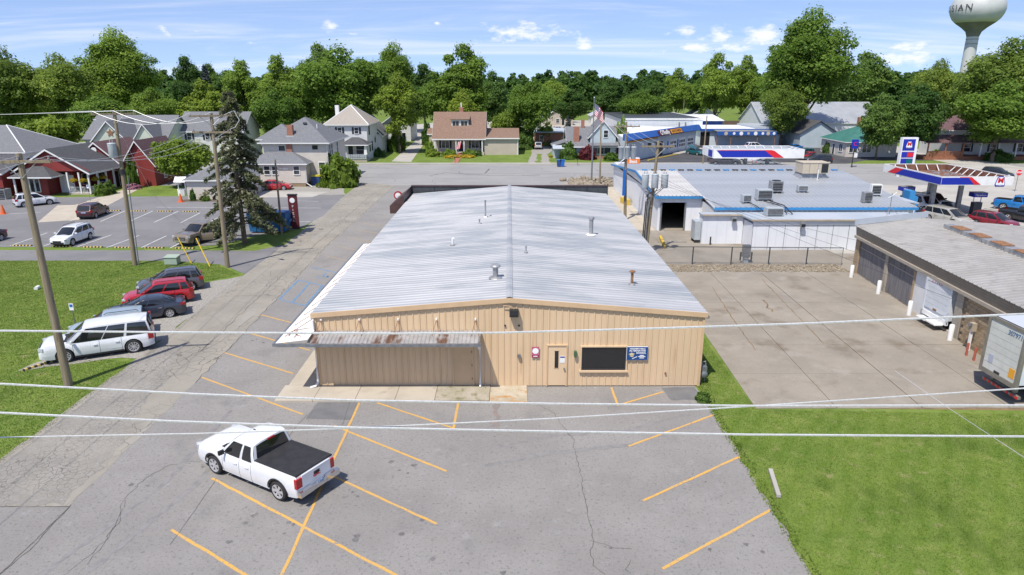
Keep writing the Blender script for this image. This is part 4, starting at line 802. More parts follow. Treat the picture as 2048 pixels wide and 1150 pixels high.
# price sign
ps = thing('price_sign', 'tall white filling station price sign with red M emblem', 'sign', (61.0, 106, 0))
MB().box(60.0, 105.8, 0, 60.3, 106.2, 1.8).box(61.9, 105.8, 0, 62.2, 106.2, 1.8).build('post', M['white_paint'], ps); MB().box(59.9, 105.7, 1.7, 62.3, 106.4, 5.95).build('cabinet', M['white_paint'], ps)
MB().box(60.05, 105.67, 4.0, 61.9, 105.698, 5.7).build('emblem_panel', M['sign_royal'], ps); emblem_m(ps, (60.98, 105.66, 4.85), 1.15)
for z, cc, tx in ((2.95, 'sign_bright_red', '3.19'), (1.95, 'sign_teal', '3.79')):
    if cc == 'sign_teal': pm('sign_teal', (0.0, 0.12, 0.13), None, 1, .4)
    p = MB().box(60.05, 105.67, z, 61.9, 105.698, z + .85).build('price_panel', M['sign_royal'], ps); MB().box(60.9, 105.64, z + .1, 61.8, 105.668, z + .75).build('digits', M[cc], p)
# stop sign, street sign
def octa(x, y, z, r): return [(x + r * math.cos(R(22.5 + 45 * k)), y, z + r * math.sin(R(22.5 + 45 * k))) for k in range(8)]
st = thing('stop_sign', 'red octagonal stop sign at the right street corner', 'sign', (67.8, 91.0, 0)); MB().tube((67.8, 91.1, 0), (67.8, 91.1, 2.9), .04).build('post', M['grey_steel'], st)
MB().prism(octa(67.8, 91.02, 2.55, .45), (0, .02, 0)).build('sign_border', M['sign_white'], st); MB().prism(octa(67.8, 91.0, 2.55, .41), (0, .018, 0)).build('sign_face', M['sign_bright_red'], st); letters(st, 'STOP', .3, (67.8, 90.99, 2.55), M['sign_white'], bold=.012)
bs = thing('blue_pole_sign', 'small blue pole sign on the lawn by the cottage', 'sign', (58.53, 117.46) + (0,)); q = (58.53, 117.46)
MB().tube((*q, 0), (*q, 4.6), .09).build('post', M['black_metal'], bs); MB().box(q[0] - .5, q[1] - .1, 3.2, q[0] + .6, q[1] + .1, 4.7).build('cabinet', M['sign_royal'], bs); letters(bs, 'C', .9, (q[0] + .05, q[1] - .11, 3.95), M['sign_bright_red']); MB().box(q[0] + .15, q[1] - .05, 1.7, q[0] + .7, q[1] + .05, 2.4).build('hanging_board', M['white_paint'], bs)

# ---------------------------------------------------------------- block garage with dock on the right
BG = thing('dock_warehouse', 'tan block warehouse with ribbed metal roof and loading bays', 'building', (26.0, 34, 0))
pm('block_tan', (0.4, 0.3, 0.19), (0.33, 0.245, 0.155), 5, 0.95, bump=1.0, bscale=18)
pm('block_dark', (0.3, 0.22, 0.14), (0.25, 0.19, 0.12), 5, 0.95, bump=1.0, bscale=18); pm('mortar', (0.2, 0.165, 0.12), None, 1, .95)
pm('weathered_boards', (0.15, 0.145, 0.15), (0.21, 0.2, 0.2), 2, 0.9, stretch=(3, 3, 0.3), lay=[((0.09, 0.085, 0.085), 3, .55, .75, (3, 3, .2)), ((0.3, 0.28, 0.26), 1.0, .68, .85)])
pm('taupe_metal', (0.2, 0.175, 0.14), (0.23, 0.2, 0.165), 2, .55); lines(M['taupe_metal'], 2, .16, (.12, .105, .085), .2)
pm('taupe_trim', (0.37, 0.33, 0.27), (0.33, 0.29, 0.24), 2, .6); pm('roof_warm_metal', (0.345, 0.328, 0.3), (0.4, 0.382, 0.352), 0.7, 0.45, 0.25, pos=True, lay=[((0.255, 0.238, 0.215), 1.2, .52, .8), ((0.28, 0.22, 0.17), 2.5, .68, .8)])
def wx(y): return 25.5 + (y - 34) * 0.07       # skewed west face
def on_wall(y0, y1, z0, z1, d0, d1, name, mat, par): return MB().prism([(wx(y0) + d0, y0, z0), (wx(y1) + d0, y1, z0), (wx(y1) + d0, y1, z1), (wx(y0) + d0, y0, z1)], (d1 - d0, 0, 0)).build(name, M[mat], par)
on_wall(32.0, 51.0, 0, .12, .12, .4, 'footing', 'concrete', BG)
on_wall(36.6, 37.3, 0, 2.75, .0, .35, 'dock_post', 'taupe_trim', BG); on_wall(40.5, 42.0, 0, 2.75, .02, .3, 'dock_side_wall', 'block_white', BG)
on_wall(50.55, 51.0, 0, 2.75, 0, .3, 'end_pier', 'block_tan', BG); on_wall(45.8, 46.2, 0, 2.75, -.03, .3, 'bay_post', 'taupe_trim', BG); on_wall(41.98, 42.2, 0, 2.75, -.03, .3, 'bay_post', 'block_tan', BG)
def boards(y0, y1):
    n = int((y1 - y0) / .3)
    for k in range(n): a = y0 + (y1 - y0) * k / n; b = y0 + (y1 - y0) * (k + 1) / n; on_wall(a + .008, b - .008, .12 + random.uniform(0, .02), 2.74, .1 + random.uniform(-.01, .01), .16, 'board', 'weathered_boards', BG)
boards(42.22, 45.78); boards(46.22, 50.53)
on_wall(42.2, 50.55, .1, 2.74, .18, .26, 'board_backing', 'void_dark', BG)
for (a, b) in ((42.3, 45.7), (46.3, 50.4)): on_wall(a, b, 2.1, 2.16, .06, .1, 'rail', 'taupe_trim', BG)
# split-face blocks of the south bay, course by course
on_wall(31.6, 36.6, 0, 2.76, .06, .3, 'mortar_bed', 'mortar', BG)
rnd = random.Random(3); bl = [MB().box(0, -.2, -.095, .05 + d, .2, .095).mesh('block', M[m_]) for d, m_ in ((.02, 'block_tan'), (.035, 'block_tan'), (.025, 'block_dark'))]
off = Vector((26.0, 34, 0)); ang = -math.atan(0.07)
for r_ in range(13):
    for k in range(12):
        y = 31.85 + k * .415 + (.2 if r_ % 2 else 0)
        if y > 36.4: continue
        inst(rnd.choice(bl), 'block', BG, Vector((wx(y) - .0, y, .12 + r_ * .205)) - off, (0, 0, ang), 1)
# metal frieze, trim and roof
MB().prism([(wx(31.4) - .25, 31.4, 2.76), (wx(51.1) - .25, 51.1, 2.76), (wx(51.1) - .25, 51.1, 2.95), (wx(31.4) - .25, 31.4, 2.95)], (.5, 0, 0)).build('eave_trim', M['taupe_trim'], BG)
MB().prism([(wx(31.4) - .12, 31.4, 2.952), (wx(51.1) - .12, 51.1, 2.952), (wx(51.1) - .22, 51.1, 3.62), (wx(31.4) - .22, 31.4, 3.62)], (.2, 0, 0)).build('frieze', M['taupe_metal'], BG)
ribbed(BG, 'roof_sheet', (wx(31.2) - .3, 31.2, 3.66), (wx(51.2) - .3, 51.2, 3.66), (30.4 + wx(31.2) - 25.5, 31.2, 4.25), 50, 'roof_warm_metal', .04)
ribbed(BG, 'roof_sheet', (30.4 + wx(31.2) - 25.5, 31.2, 4.25), (30.4 + wx(51.2) - 25.5, 51.2, 4.25), (39.5 + wx(31.2) - 25.5, 31.2, 3.5), 50, 'roof_warm_metal', .04)
for k in range(6):
    y0 = 34.0 + k * 2.3
    MB().prism([(30.0 + wx(y0) - 25.5, y0, 4.2), (30.7 + wx(y0) - 25.5, y0, 4.2), (30.7 + wx(y0) - 25.5, y0, 4.5), (30.0 + wx(y0) - 25.5, y0, 4.5)], (.14, 2.2, 0)).build('ridge_vent', M['galv_dark'], BG)
    if k != 1 or True: MB().prism([(29.95 + wx(y0) - 25.5, y0 + .05, 4.51), (30.75 + wx(y0) - 25.5, y0 + .05, 4.51), (30.75 + wx(y0) - 25.5, y0 + .05, 4.55), (29.95 + wx(y0) - 25.5, y0 + .05, 4.55)], (.09, 1.3, 0)).build('rusty_cap', M['rust'], BG)
MB().prism([(wx(51) - .05, 51.0, 2.7), (40.5, 51.0, 2.7), (40.5, 51.0, 3.5), (31.6, 51.0, 4.2), (wx(51) - .05, 51.0, 3.6)], (0, .1, 0)).prism([(wx(51), 51.0, 0), (40.5, 51.0, 0), (40.5, 51.0, 2.7), (wx(51), 51.0, 2.7)], (0, .2, 0)).build('north_wall', M['block_tan'], BG)
MB().prism([(wx(31.6), 31.6, 0), (40, 31.6, 0), (40, 31.6, 3.45), (30.4, 31.6, 4.2), (wx(31.6), 31.6, 3.6)], (0, -.15, 0)).build('south_wall', M['siding_beige'], BG)
MB().box(39.6, 31.6, 0, 39.8, 51, 3.45).build('east_wall', M['block_tan'], BG)
MB().prism([(wx(51.2) - .3, 51.2, 3.7), (31.9, 51.2, 4.3), (31.9, 51.2, 4.75), (wx(51.2) - .3, 51.2, 4.15)], (0, .08, 0)).build('rear_parapet', M['membrane_grey'], BG)
MB().box(28.2, 31.42, 2.2, 28.8, 31.448, 3.2).build('louvre', M['dark_panel'], BG)
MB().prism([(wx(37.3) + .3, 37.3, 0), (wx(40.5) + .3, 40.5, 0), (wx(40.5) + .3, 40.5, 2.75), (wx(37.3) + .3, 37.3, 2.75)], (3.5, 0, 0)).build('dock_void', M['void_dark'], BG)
tv = thing('turbine_vent', 'small round turbine vent on the warehouse roof', 'vent', (28.2, 34.5, 3.98)); MB().lathe((28.2, 34.5, 3.95), [(.12, 0), (.12, .2), (.22, .25), (.24, .36), (.18, .46), (0, .5)], 14).build('turbine', M['galv_dark'], tv, 40)
def bollard(p, lab, h=.95): return tag(MB().lathe((p[0], p[1], 0.02), [(.14, 0), (.14, h - .05), (.11, h), (0, h + .01)], 14).build('white_bollard', M['white_paint'], None, 40), lab, 'bollard', 'white bollards along the warehouse wall')
bollard((25.86, 49.57), 'white bollard at the far corner of the warehouse'); bollard((25.75, 45.41), 'white bollard in front of the middle weathered board bay'); bollard((25.34, 40.85), 'white bollard left of the docked box truck'); bollard((25.25, 36.50), 'white bollard right of the docked box truck')
mt = thing('wall_meter', 'pipe riser with round meter on the split-face block wall', 'meter', (25.2, 34.9, 0)); MB().box(25.2, 34.85, 0, 25.32, 34.97, 1.2).build('riser', M['white_paint'], mt); MB().box(25.15, 34.75, 1.2, 25.4, 35.05, 1.65).build('meter_box', M['plywood_tan'], mt); MB().lathe((25.12, 34.9, 1.5), [(.12, 0), (.12, .14), (0, .16)], 12).build('meter_dial', M['grey_steel'], mt)
pm('bollard_red', (0.42, 0.1, 0.06), (.35, .09, .06), 6, .7)
for p, lb in (((24.73, 34.21), 'left red steel bollard before the wall meter'), ((24.69, 33.52), 'right red steel bollard before the wall meter')): tag(MB().tube((*p, 0), (*p, .75), .06, n=10).build('red_bollard', M['bollard_red']), lb, 'bollard', 'red bollards at the wall meter')
# docked box truck (rear end showing in the bay)
bt = thing('box_truck', 'white box truck backed into the warehouse dock bay', 'truck', (25.1, 38.9, 0)); pm('truck_white', (0.62, 0.65, 0.68), (.56, .59, .62), 1.5, .5)
x = wx(38.9) - .15
MB().box(x, 37.65, .75, x + 5.5, 40.15, 2.72).build('body', M['truck_white'], bt)
dr = MB().box(x - .03, 37.8, .95, x - .004, 40.0, 2.6).build('roller_door', M['truck_white'], bt)
for k in range(5): MB().box(x - .045, 37.82, .97 + k * .33, x - .032, 39.98, .97 + k * .33 + .3).build('door_slat', M['truck_white'], dr)
MB().box(x - .06, 37.6, .7, x - .005, 37.78, 2.74).box(x - .06, 40.02, .7, x - .005, 40.2, 2.74).box(x - .06, 37.78, 2.62, x - .005, 40.02, 2.74).build('rear_frame', M['truck_white'], bt)
MB().box(x - .05, 37.7, .45, x + .1, 40.1, .75).build('rear_sill', M['white_paint'], bt); MB().box(x - .55, 37.9, .38, x - .05, 38.9, .46).box(x - .5, 39.0, .3, x - .05, 39.9, .38).build('lift_gate', M['white_paint'], bt)
for k in range(5): MB().box(x - .075, 38.6 + k * .22, 2.64, x - .061, 38.68 + k * .22, 2.7).build('marker_light', M['sign_bright_red'], bt)
MB().box(x - .06, 38.75, .98, x - .046, 39.1, 1.1).build('latch', M['rust'], bt)
# semi trailer
TL = thing('semi_trailer', 'white semi trailer with number 307971 parked by the block wall', 'trailer', (25.0, 31.0, 0), R(0), None, False); TL.location = (22.75, 29.15, 0); TL.rotation_euler = (0, 0, R(1.5))
pm('trailer_frame', (0.22, 0.205, 0.17), (.27, .25, .21), 3, .5, .3); pm('trailer_door', (0.62, 0.62, 0.57), (.55, .55, .5), 1.5, .5, lay=[((.42, .4, .35), 3, .62, .8)]); pm('orange_placard', (.75, .35, .03)); pm('trailer_roof', (.62, .65, .68), None, 1, .4, .3)
# local: rear face at y = 0 looking to -y, body runs to +x side? rear looks along -x
W2, Z0, Z1 = 1.16, 1.05, 3.75
MB().box(0.1, -W2, Z0 + .1, 13, W2, Z1 - .03).build('body', M['truck_white'], TL); MB().box(0.02, -W2 - .02, Z1 - .028, 13.05, W2 + .02, Z1).build('roof', M['trailer_roof'], TL)
MB().box(-.06, -W2 - .03, Z0 - .1, .1, -W2 + .12, Z1).box(-.06, W2 - .12, Z0 - .1, .1, W2 + .03, Z1).box(-.06, -W2 + .12, Z1 - .16, .1, W2 - .12, Z1).box(-.06, -W2 + .12, Z0 - .1, .1, W2 - .12, Z0 + .12).build('rear_frame', M['trailer_frame'], TL)
dd = MB().box(-.01, -W2 + .12, Z0 + .12, .06, W2 - .12, Z1 - .16).build('roller_door', M['trailer_door'], TL)
for k in range(7): z = Z0 + .13 + k * .34; MB().box(-.03, -W2 + .14, z, -.012, W2 - .14, z + .32).build('door_slat', M['trailer_door'], dd)
letters(TL, '307971', .3, (-.04, -.55, Z1 - .42), pm('number_blue', (.02, .1, .25)), R(-90), 'fleet_number')
MB().box(-.04, -W2 + .2, Z0 + .3, -.031, -W2 + .55, Z0 + .75).build('placard', M['orange_placard'], TL); MB().box(-.04, .45, Z0 + .5, -.031, .75, Z0 + .9).build('placard', pm('placard_grey', (.4, .42, .5)), TL); MB().box(-.05, -.1, Z0 + .14, -.031, .25, Z0 + .25).build('latch', M['black_metal'], TL)
MB().box(.3, -.75, .6, .5, -.6, 1.05).box(.3, .6, .6, .5, .75, 1.05).box(.2, -1.15, .45, .35, 1.15, .58).build('underride_guard', M['trailer_frame'], TL)
for k in range(8): MB().box(.18, -1.14 + k * .29, .455, .199, -1.14 + k * .29 + .15, .575).build('reflector', M['sign_bright_red'], TL)
for s in (-1, 1):
    for dx in (2.0, 3.3): 
        wo = MB().lathe((dx, s * .95 - .25, .5), [(.2, 0), (.45, .0), (.5, .06), (.5, .44), (.45, .5), (.2, .5)], 20, axis='y').build('wheel', pm('tyre', (.018, .018, .018), (.03, .03, .03), 8, .8) if 'tyre' not in M else M['tyre'], TL, 40)
MB().box(.3, -.55, .7, 12.6, .55, 1.1).build('chassis', M['black_metal'], TL); MB().box(10.2, -.7, .02, 10.4, -.55, 1.1).box(10.2, .55, .02, 10.4, .7, 1.1).build('landing_gear', M['trailer_frame'], TL)
# parking block in the grass
tag(MB().obox((*(9.76, 21.95), .1), (.15, 1.75, .12), R(-11)).build('parking_block', M['concrete_pale']), 'loose concrete parking block lying in the grass beside the lot', 'parking block')

# ---------------------------------------------------------------- chain-link fence
CF = thing('chain_link_fence', 'low chain-link fence between the concrete yard and the station', 'fence', (12, 53.3, 0))
def mesh_mat():
    m = pm('chain_link', (.35, .36, .36), None, 1, .5, .6); nt = m.node_tree; N = nt.nodes; L = nt.links; b = N['Principled BSDF']
    tc = N.new('ShaderNodeTexCoord'); w_ = []
    for sgn in (1, -1):
        dt = N.new('ShaderNodeVectorMath'); dt.operation = 'DOT_PRODUCT'; L.new(tc.outputs['Object'], dt.inputs[0]); dt.inputs[1].default_value = (14, 14, 14 * sgn)
        f = N.new('ShaderNodeMath'); f.operation = 'FRACT'; L.new(dt.outputs['Value'], f.inputs[0]); l = N.new('ShaderNodeMath'); l.operation = 'LESS_THAN'; L.new(f.outputs[0], l.inputs[0]); l.inputs[1].default_value = .12; w_.append(l)
    mx = N.new('ShaderNodeMath'); mx.operation = 'MAXIMUM'; L.new(w_[0].outputs[0], mx.inputs[0]); L.new(w_[1].outputs[0], mx.inputs[1]); L.new(mx.outputs[0], b.inputs['Alpha']); return m
mesh_mat()
fp = [(10.9, 68.5), (10.9, 61), (11.3, 53.4), (14.8, 53.4), (17.9, 53.3), (20.9, 53.2), (23.9, 53.1), (26.7, 53.0)]
for a, b in zip(fp[:-1], fp[1:]):
    MB().tube((*a, 0), (*a, 1.5), .05, n=8).build('post', M['dark_panel'], CF); MB().tube((*a, 1.48), (*b, 1.48), .03, n=6).build('top_rail', M['dark_panel'], CF)
    MB().poly([(*a, .05), (*b, .05), (*b, 1.46), (*a, 1.46)]).build('mesh_panel', M['chain_link'], CF)
MB().tube((*fp[-1], 0), (*fp[-1], 1.5), .035, n=8).build('post', M['galv_dark'], CF)
us = thing('utility_cabinet', 'grey utility cabinet on legs behind the chain-link fence', 'cabinet', (19.3, 53.9, 0)); MB().box(19.0, 53.8, .5, 19.6, 54.2, 1.5).build('cabinet_body', M['grey_steel'], us); MB().box(18.8, 53.9, .2, 18.9, 54.0, .9).box(19.7, 53.9, .2, 19.8, 54.0, .9).build('leg', M['black_metal'], us); MB().box(19.1, 53.85, 0, 19.5, 54.1, .5).build('pedestal', M['transformer_grey'], us)
# yellow curbs
pm('curb_yellow', (.6, .4, .03), (.5, .36, .08), 3, .7)
tag(MB().obox((*(13.95, 81.67), .35), (.5, 2.2, .7), R(10)).build('yellow_curb', M['curb_yellow']), 'yellow painted guard block beside the station shop wall', 'curb')
tag(MB().slab([(14.07, 62.71), (14.35, 63.13), (13.90, 58.92), (13.64, 58.55)], 0, .3).build('yellow_curb', M['curb_yellow']), 'yellow painted curb beside the open station bay', 'curb')
# stone bed with flagpole
sb = sheet('stone_bed', wavy([(7.14, 98.27), (10.13, 105.68), (13.74, 106.81), (15.20, 99.24), (14.42, 95.36), (6.94, 95.39)], .3, 1.0, 4), .02, M['gravel'])

# ---------------------------------------------------------------- red restaurant on the left
RB = thing('red_restaurant', 'red sided restaurant with grey roofs and white trimmed porch', 'building', (-58, 92, 0))
walls(RB, -64.2, 90.6, -57.6, 99, 0, 3.1, 'siding_red'); MB().prism([(-64.2, 89.2, 3.0), (-54.4, 89.2, 3.0), (-59.3, 89.2, 5.75)], (0, .2, 0)).build('gable_wall', M['siding_red'], RB)
gable(RB, -64.2, 89.0, -54.5, 98.5, 2.85, 5.75, 'y', .3, 'shingle_dark')
walls(RB, -61, 97, -54.6, 106, 0, 3.2, 'siding_red', 5.9, 'y'); gable(RB, -61, 97, -54.6, 106, 3.1, 5.95, 'y', .35, 'shingle_plum')
MB().lathe((-57.8, 96.62, 5.0), [(.38, 0), (.38, -.05), (0, -.06)], 16, axis='y').build('round_vent', M['trim_white'], RB)
walls(RB, -53.9, 96.6, -49.8, 105, 0, 3.3, 'siding_red', 6.1, 'y'); gable(RB, -53.9, 96.6, -49.8, 105, 3.3, 6.2, 'y', .4, 'shingle_plum')
window(RB, '-y', (-52.6, 96.6, 1.5), .75, 1.5); window(RB, '+x', (-49.8, 99.5, 1.6), .75, 1.5)
walls(RB, -84, 87, -64.3, 98, 0, 3.1, 'siding_red'); gable(RB, -84, 87, -64.3, 98, 3.0, 4.6, 'x', .3, 'shingle_dark')
# front porch: floor, posts, railing with balusters, hanging baskets
MB().box(-57.5, 89.0, 0, -54.6, 95.2, .12).build('porch_floor', M['concrete'], RB)
for x, y in ((-57.4, 89.2), (-55.9, 89.2), (-54.7, 89.2), (-54.7, 91.2), (-54.7, 93.2), (-54.7, 95)): MB().box(x - .09, y - .09, .12, x + .09, y + .09, 2.85).build('porch_post', M['trim_white'], RB)
for a, b in (((-57.3, 89.2), (-54.8, 89.2)), ((-54.7, 89.3), (-54.7, 92.9))):
    a = Vector(a); b = Vector(b); r_ = MB().tube((*a, .95), (*b, .95), .04, n=5); r_.tube((*a, .22), (*b, .22), .03, n=5); rl = r_.build('railing', M['trim_white'], RB)
    n = int((b - a).length / .16)
    for k in range(1, n): p = a.lerp(b, k / n); MB().box(p.x - .02, p.y - .02, .22, p.x + .02, p.y + .02, .95).build('baluster', M['trim_white'], rl)
walls(RB, -57.6, 95.2, -54.9, 97, 0, 3.0, 'siding_red'); door(RB, '+x', (-54.88, 94.7 + 1.3, .1), .95, 2.1, 'shutter_black'); window(RB, '+x', (-57.58, 93.0, 1.5), 1.0, 1.3); window(RB, '-y', (-56.4, 95.18, 1.5), .9, 1.3)
# entrance with hipped roof at the gable end
walls(RB, -63.0, 88.4, -59.6, 90.6, 0, 2.5, 'siding_red'); hip(RB, -63.2, 87.2, -58.3, 90.8, 2.55, 3.7, .3, 'shingle_dark')
for x in (-63.1, -61.3): MB().box(x - .09, 87.3, .0, x + .09, 87.48, 2.45).build('porch_post', M['trim_white'], RB)
door(RB, '-y', (-61.8, 88.4, .05), .9, 2.05, 'window_glass'); door(RB, '-y', (-58.4, 90.58, .05), 1.7, 2.2, 'white_paint')
window(RB, '-y', (-60.9, 88.4, 1.3), .5, 1.6, 1, 1); MB().box(-60, 87.9, 2.7, -59.85, 88.0, 3.1).build('lamp', M['trim_white'], RB)
acu = ac_unit('ground_condenser', 'grey air conditioner on the ground by the red wall', (-63.6, 85.5, 0), (1.6, 1.2, 1.3), 'galv_dark', 0, 'top', None)
MB().prism([(-66, 97.4, 3.4), (-58, 101, 3.6), (-58, 104, 4.2), (-66, 101, 4.0)], (0, 0, .08)).build('metal_roof', M['roof_grey_metal'], RB)
# metal-roofed shed roof behind
# ---------------------------------------------------------------- houses at the left, behind
h = thing('grey_hip_house', 'house with big grey hipped roof at the far left edge', 'house', (-85, 114, 0)); walls(h, -100, 108, -75.5, 121, 0, 3.6, 'siding_white'); hip(h, -100, 108, -75.5, 121, 3.6, 7.3, .5, 'shingle_grey', hips='trim_white'); walls(h, -86, 104.5, -81, 108, 0, 3.6, 'siding_white', 6.0, 'y', 'gable_wall'); gable(h, -86, 104.5, -81, 113, 3.4, 6.1, 'y', .4, 'shingle_grey', name='gable_roof'); window(h, '-y', (-83.5, 104.5, 1.8), 1.0, 1.3)
h = thing('pale_green_house', 'pale green gabled house with a red star on its front gable', 'house', (-68, 126, 0)); walls(h, -76, 125, -61.5, 136, 0, 4.3, 'siding_green', 8.0, 'x'); gable(h, -76, 125, -61.5, 136, 4.3, 8.0, 'x', .4, 'shingle_grey', trim=None)
walls(h, -72.2, 121, -66.4, 128, 0, 4.4, 'siding_green', 7.4, 'y', 'gable_wall'); gable(h, -72.2, 121, -66.4, 130, 4.4, 7.5, 'y', .4, 'shingle_grey', name='gable_roof')
walls(h, -66.2, 122.5, -61.8, 128, 0, 3.9, 'siding_green', 6.9, 'y', 'gable_wall'); gable(h, -66.2, 122.5, -61.8, 130, 3.9, 6.9, 'y', .35, 'shingle_grey', name='gable_roof')
def star(parent, c, r, mat, face='-y'):
    x, y, z = c; pts = []
    for k in range(10):
        a = R(90 + 36 * k); q = r if k % 2 == 0 else r * .42
        pts.append((x + q * math.cos(a), y, z + q * math.sin(a)) if face == '-y' else (x, y + q * math.cos(a), z + q * math.sin(a)))
    MB().prism(pts, (0, -.06, 0) if face == '-y' else (.06, 0, 0)).build('star_ornament', M[mat], parent)
star(h, (-69.0, 120.95, 5.6), .75, 'rust'); MB().path([(-73.5, 124.4, 7.2), (-73.5, 124.2, 7.7), (-73.0, 124.2, 7.6)], .05).build('antenna', M['trim_white'], h)
h = thing('white_cape_house', 'white house with grey roof and black windows behind the round tree', 'house', (-56, 132, 0)); walls(h, -62, 131, -50, 140, 0, 5.3, 'siding_white', 8.4, 'x'); gable(h, -62, 131, -50, 140, 5.3, 8.4, 'x', .4, 'shingle_grey')
for x in (-60, -56.6, -53.5): window(h, '-y', (x, 131, 4.2), .8, 1.2, shutters=True)
walls(h, -65.5, 132.5, -62.02, 139, 0, 3.4, 'siding_white', name='side_wall'); gable(h, -65.5, 132.5, -62.1, 139, 3.4, 5.6, 'x', .3, 'shingle_grey', name='side_roof')
h = thing('white_garage', 'small white garage with grey hipped roof beside the dark conifer', 'garage', (-37, 86, 0)); walls(h, -40.1, 84.9, -33.2, 91.5, 0, 2.5, 'siding_cream'); hip(h, -40.1, 84.9, -33.2, 91.5, 2.5, 4.4, .35, 'shingle_grey'); MB().box(-40.4, 83.6, 0, -33.5, 84.88, .06).build('mulch_bed', M['soil'], h)
ww = thing('wishing_well', 'white wooden wishing well with little roof on the lawn', 'well', (-42.4, 88.5, 0)); MB().lathe((-42.4, 88.5, 0), [(.6, 0), (.62, .8), (.5, .8), (.5, .1), (0, .1)], 8).build('basin', M['trim_white'], ww)
MB().box(-42.9, 88.45, .8, -42.8, 88.55, 1.9).box(-42.0, 88.45, .8, -41.9, 88.55, 1.9).build('post', M['trim_white'], ww); gable(ww, -43.0, 88.0, -41.8, 89.0, 1.85, 2.35, 'x', .12, 'white_paint', .05, None)
# ---------------------------------------------------------------- cream two-storey house with grey hip roof
h = thing('cream_hip_house', 'cream two-storey house with grey hip roof and brick chimney', 'house', (-30, 100, 0))
walls(h, -34.8, 98.3, -25.9, 109.5, .45, 5.9, 'siding_cream'); MB().box(-34.75, 98.35, 0, -25.95, 109.45, .45).build('foundation', M['concrete'], h)
rf = hip(h, -34.8, 98.3, -25.9, 109.5, 5.9, 9.1, .6, 'shingle_grey', ridge=((-30.2, 103.6), (-30.2, 104.4)))
walls(h, -37, 104, -34.9, 109, .4, 5.9, 'siding_cream', name='rear_wing'); hip(h, -37.2, 104, -32, 109.3, 5.9, 8.0, .5, 'shingle_grey', name='rear_roof')
MB().box(-31.6, 98.9 + .4, 4.2, -30.8, 100.0, 8.2).build('chimney', M['brick'], h); MB().box(-31.75, 99.1, 6.3, -30.65, 99.35, 6.7).build('chimney_flashing', M['trim_white'], h); MB().box(-31.5, 98.05, 3.7, -30.75, 98.28, 5.75).build('chimney_breast', M['brick'], h)
MB().tube((-27.9, 101.6, 7.2), (-27.9, 101.6, 8.2), .07).build('vent_pipe', M['trim_white'], h); MB().box(-29.9, 101.6, 8.2, -29.4, 101.9, 8.45).build('roof_vent', M['dark_panel'], h)
window(h, '-y', (-32.2, 98.3, 4.7), .9, 1.5); window(h, '-y', (-27.5, 98.3, 5.2), .8, .6, 1, 1, 'siding_cream'); window(h, '-y', (-26.6 - .1, 98.3, 2.2), .85, 1.75)
for y in (100, 101.2, 104.5): window(h, '+x', (-25.9, y, 4.7), .75, 1.5)
for y in (101, 104.5): window(h, '+x', (-25.9, y, 2.1), .8, 1.5)
walls(h, -36.4, 95.7, -28.4, 98.25, .5, 3.2, 'siding_cream', name='porch_wall'); MB().box(-36.3, 95.75, 0, -28.5, 98.2, .5).build('porch_foundation', M['block_dark'], h); hip(h, -36.4, 95.7, -28.4, 100.4, 3.25, 4.75, .4, 'shingle_grey', ridge=((-34, 98.4), (-31, 98.4)), name='porch_roof')
for x in (-29.6, -32.6, -33.7): window(h, '-y', (x, 95.7, 2.3), .75, 1.1)
MB().path([(-25.8, 98.25, 5.7), (-25.8, 98.25, .4), (-25.0, 97.2, .15)], .07).build('downspout', M['trim_white'], h); MB().path([(-28.3, 95.65, 3.1), (-28.3, 95.65, .5), (-27.4, 95.0, .1)], .06).build('downspout', M['trim_white'], h)
pm('bin_blue', (.02, .06, .18)); pm('bin_yellow', (.5, .42, .03)); pm('bin_royal', (.015, .12, .42))
tb_ = thing('wheelie_bin', 'blue bin with yellow lid in the corner of the cream house', 'bin', (-27.4, 97.3, 0)); MB().prism([(-27.9, 96.9, 0), (-26.9, 96.9, 0), (-26.8, 96.9, 1.25), (-28, 96.9, 1.25)], (0, .8, 0)).build('bin_body', M['bin_blue'], tb_); MB().prism([(-28.05, 96.85, 1.26), (-26.75, 96.85, 1.26), (-26.9, 96.85, 1.45), (-27.9, 96.85, 1.45)], (0, .9, 0)).build('lid', M['bin_yellow'], tb_)
# ---------------------------------------------------------------- white house with patchy pyramid roof
h = thing('patchy_roof_house', 'white two-storey house with a patchy pale pyramid roof', 'house', (-30, 133, 0))
walls(h, -33.6, 129, -26.3, 139, 0, 6.5, 'siding_white'); hip(h, -33.6, 129, -26.3, 139, 6.5, 9.8, .5, 'shingle_patchy', ridge=((-30, 133.6), (-30, 134.4)), hips='trim_white')
for x in (-31.3, -28.2): window(h, '-y', (x, 129, 5.4), .7, 1.1, shutters=True)
MB().box(-33.4, 135.2, 6.8, -32.7, 135.9, 9.7).build('chimney', M['white_paint'], h)
MB().box(-30.2, 126.2, 0, -26.0, 129, .5).build('porch_floor', M['concrete'], h); hip(h, -30.4, 126.2, -26.0, 129.3, 3.1, 4.3, .35, 'shingle_dark', name='porch_roof')
for x in (-30.1, -26.2): MB().prism([(x - .3, 126.2, 1.3), (x + .3, 126.2, 1.3), (x + .15, 126.2, 3.0), (x - .15, 126.2, 3.0)], (0, .4, 0)).build('porch_column', M['trim_white'], h)
bw = MB()
for k in range(10):
    for r_ in range(3): bw.box(-30.2 + k * .42, 126.1, .5 + r_ * .3, -30.2 + k * .42 + .36, 126.3, .5 + r_ * .3 + .22)
bw.build('porch_block_rail', M['transformer_grey'], h); window(h, '-y', (-27.7, 129, 1.9), 1.5, 1.5); door(h, '-y', (-29.5, 129, .5), .9, 2.1, 'shutter_black')
for y, z in ((131, 2.3), (133.2, 2.3), (131, 5.4)): window(h, '+x', (-26.3, y, z), .7, 1.6, trim='shutter_black')
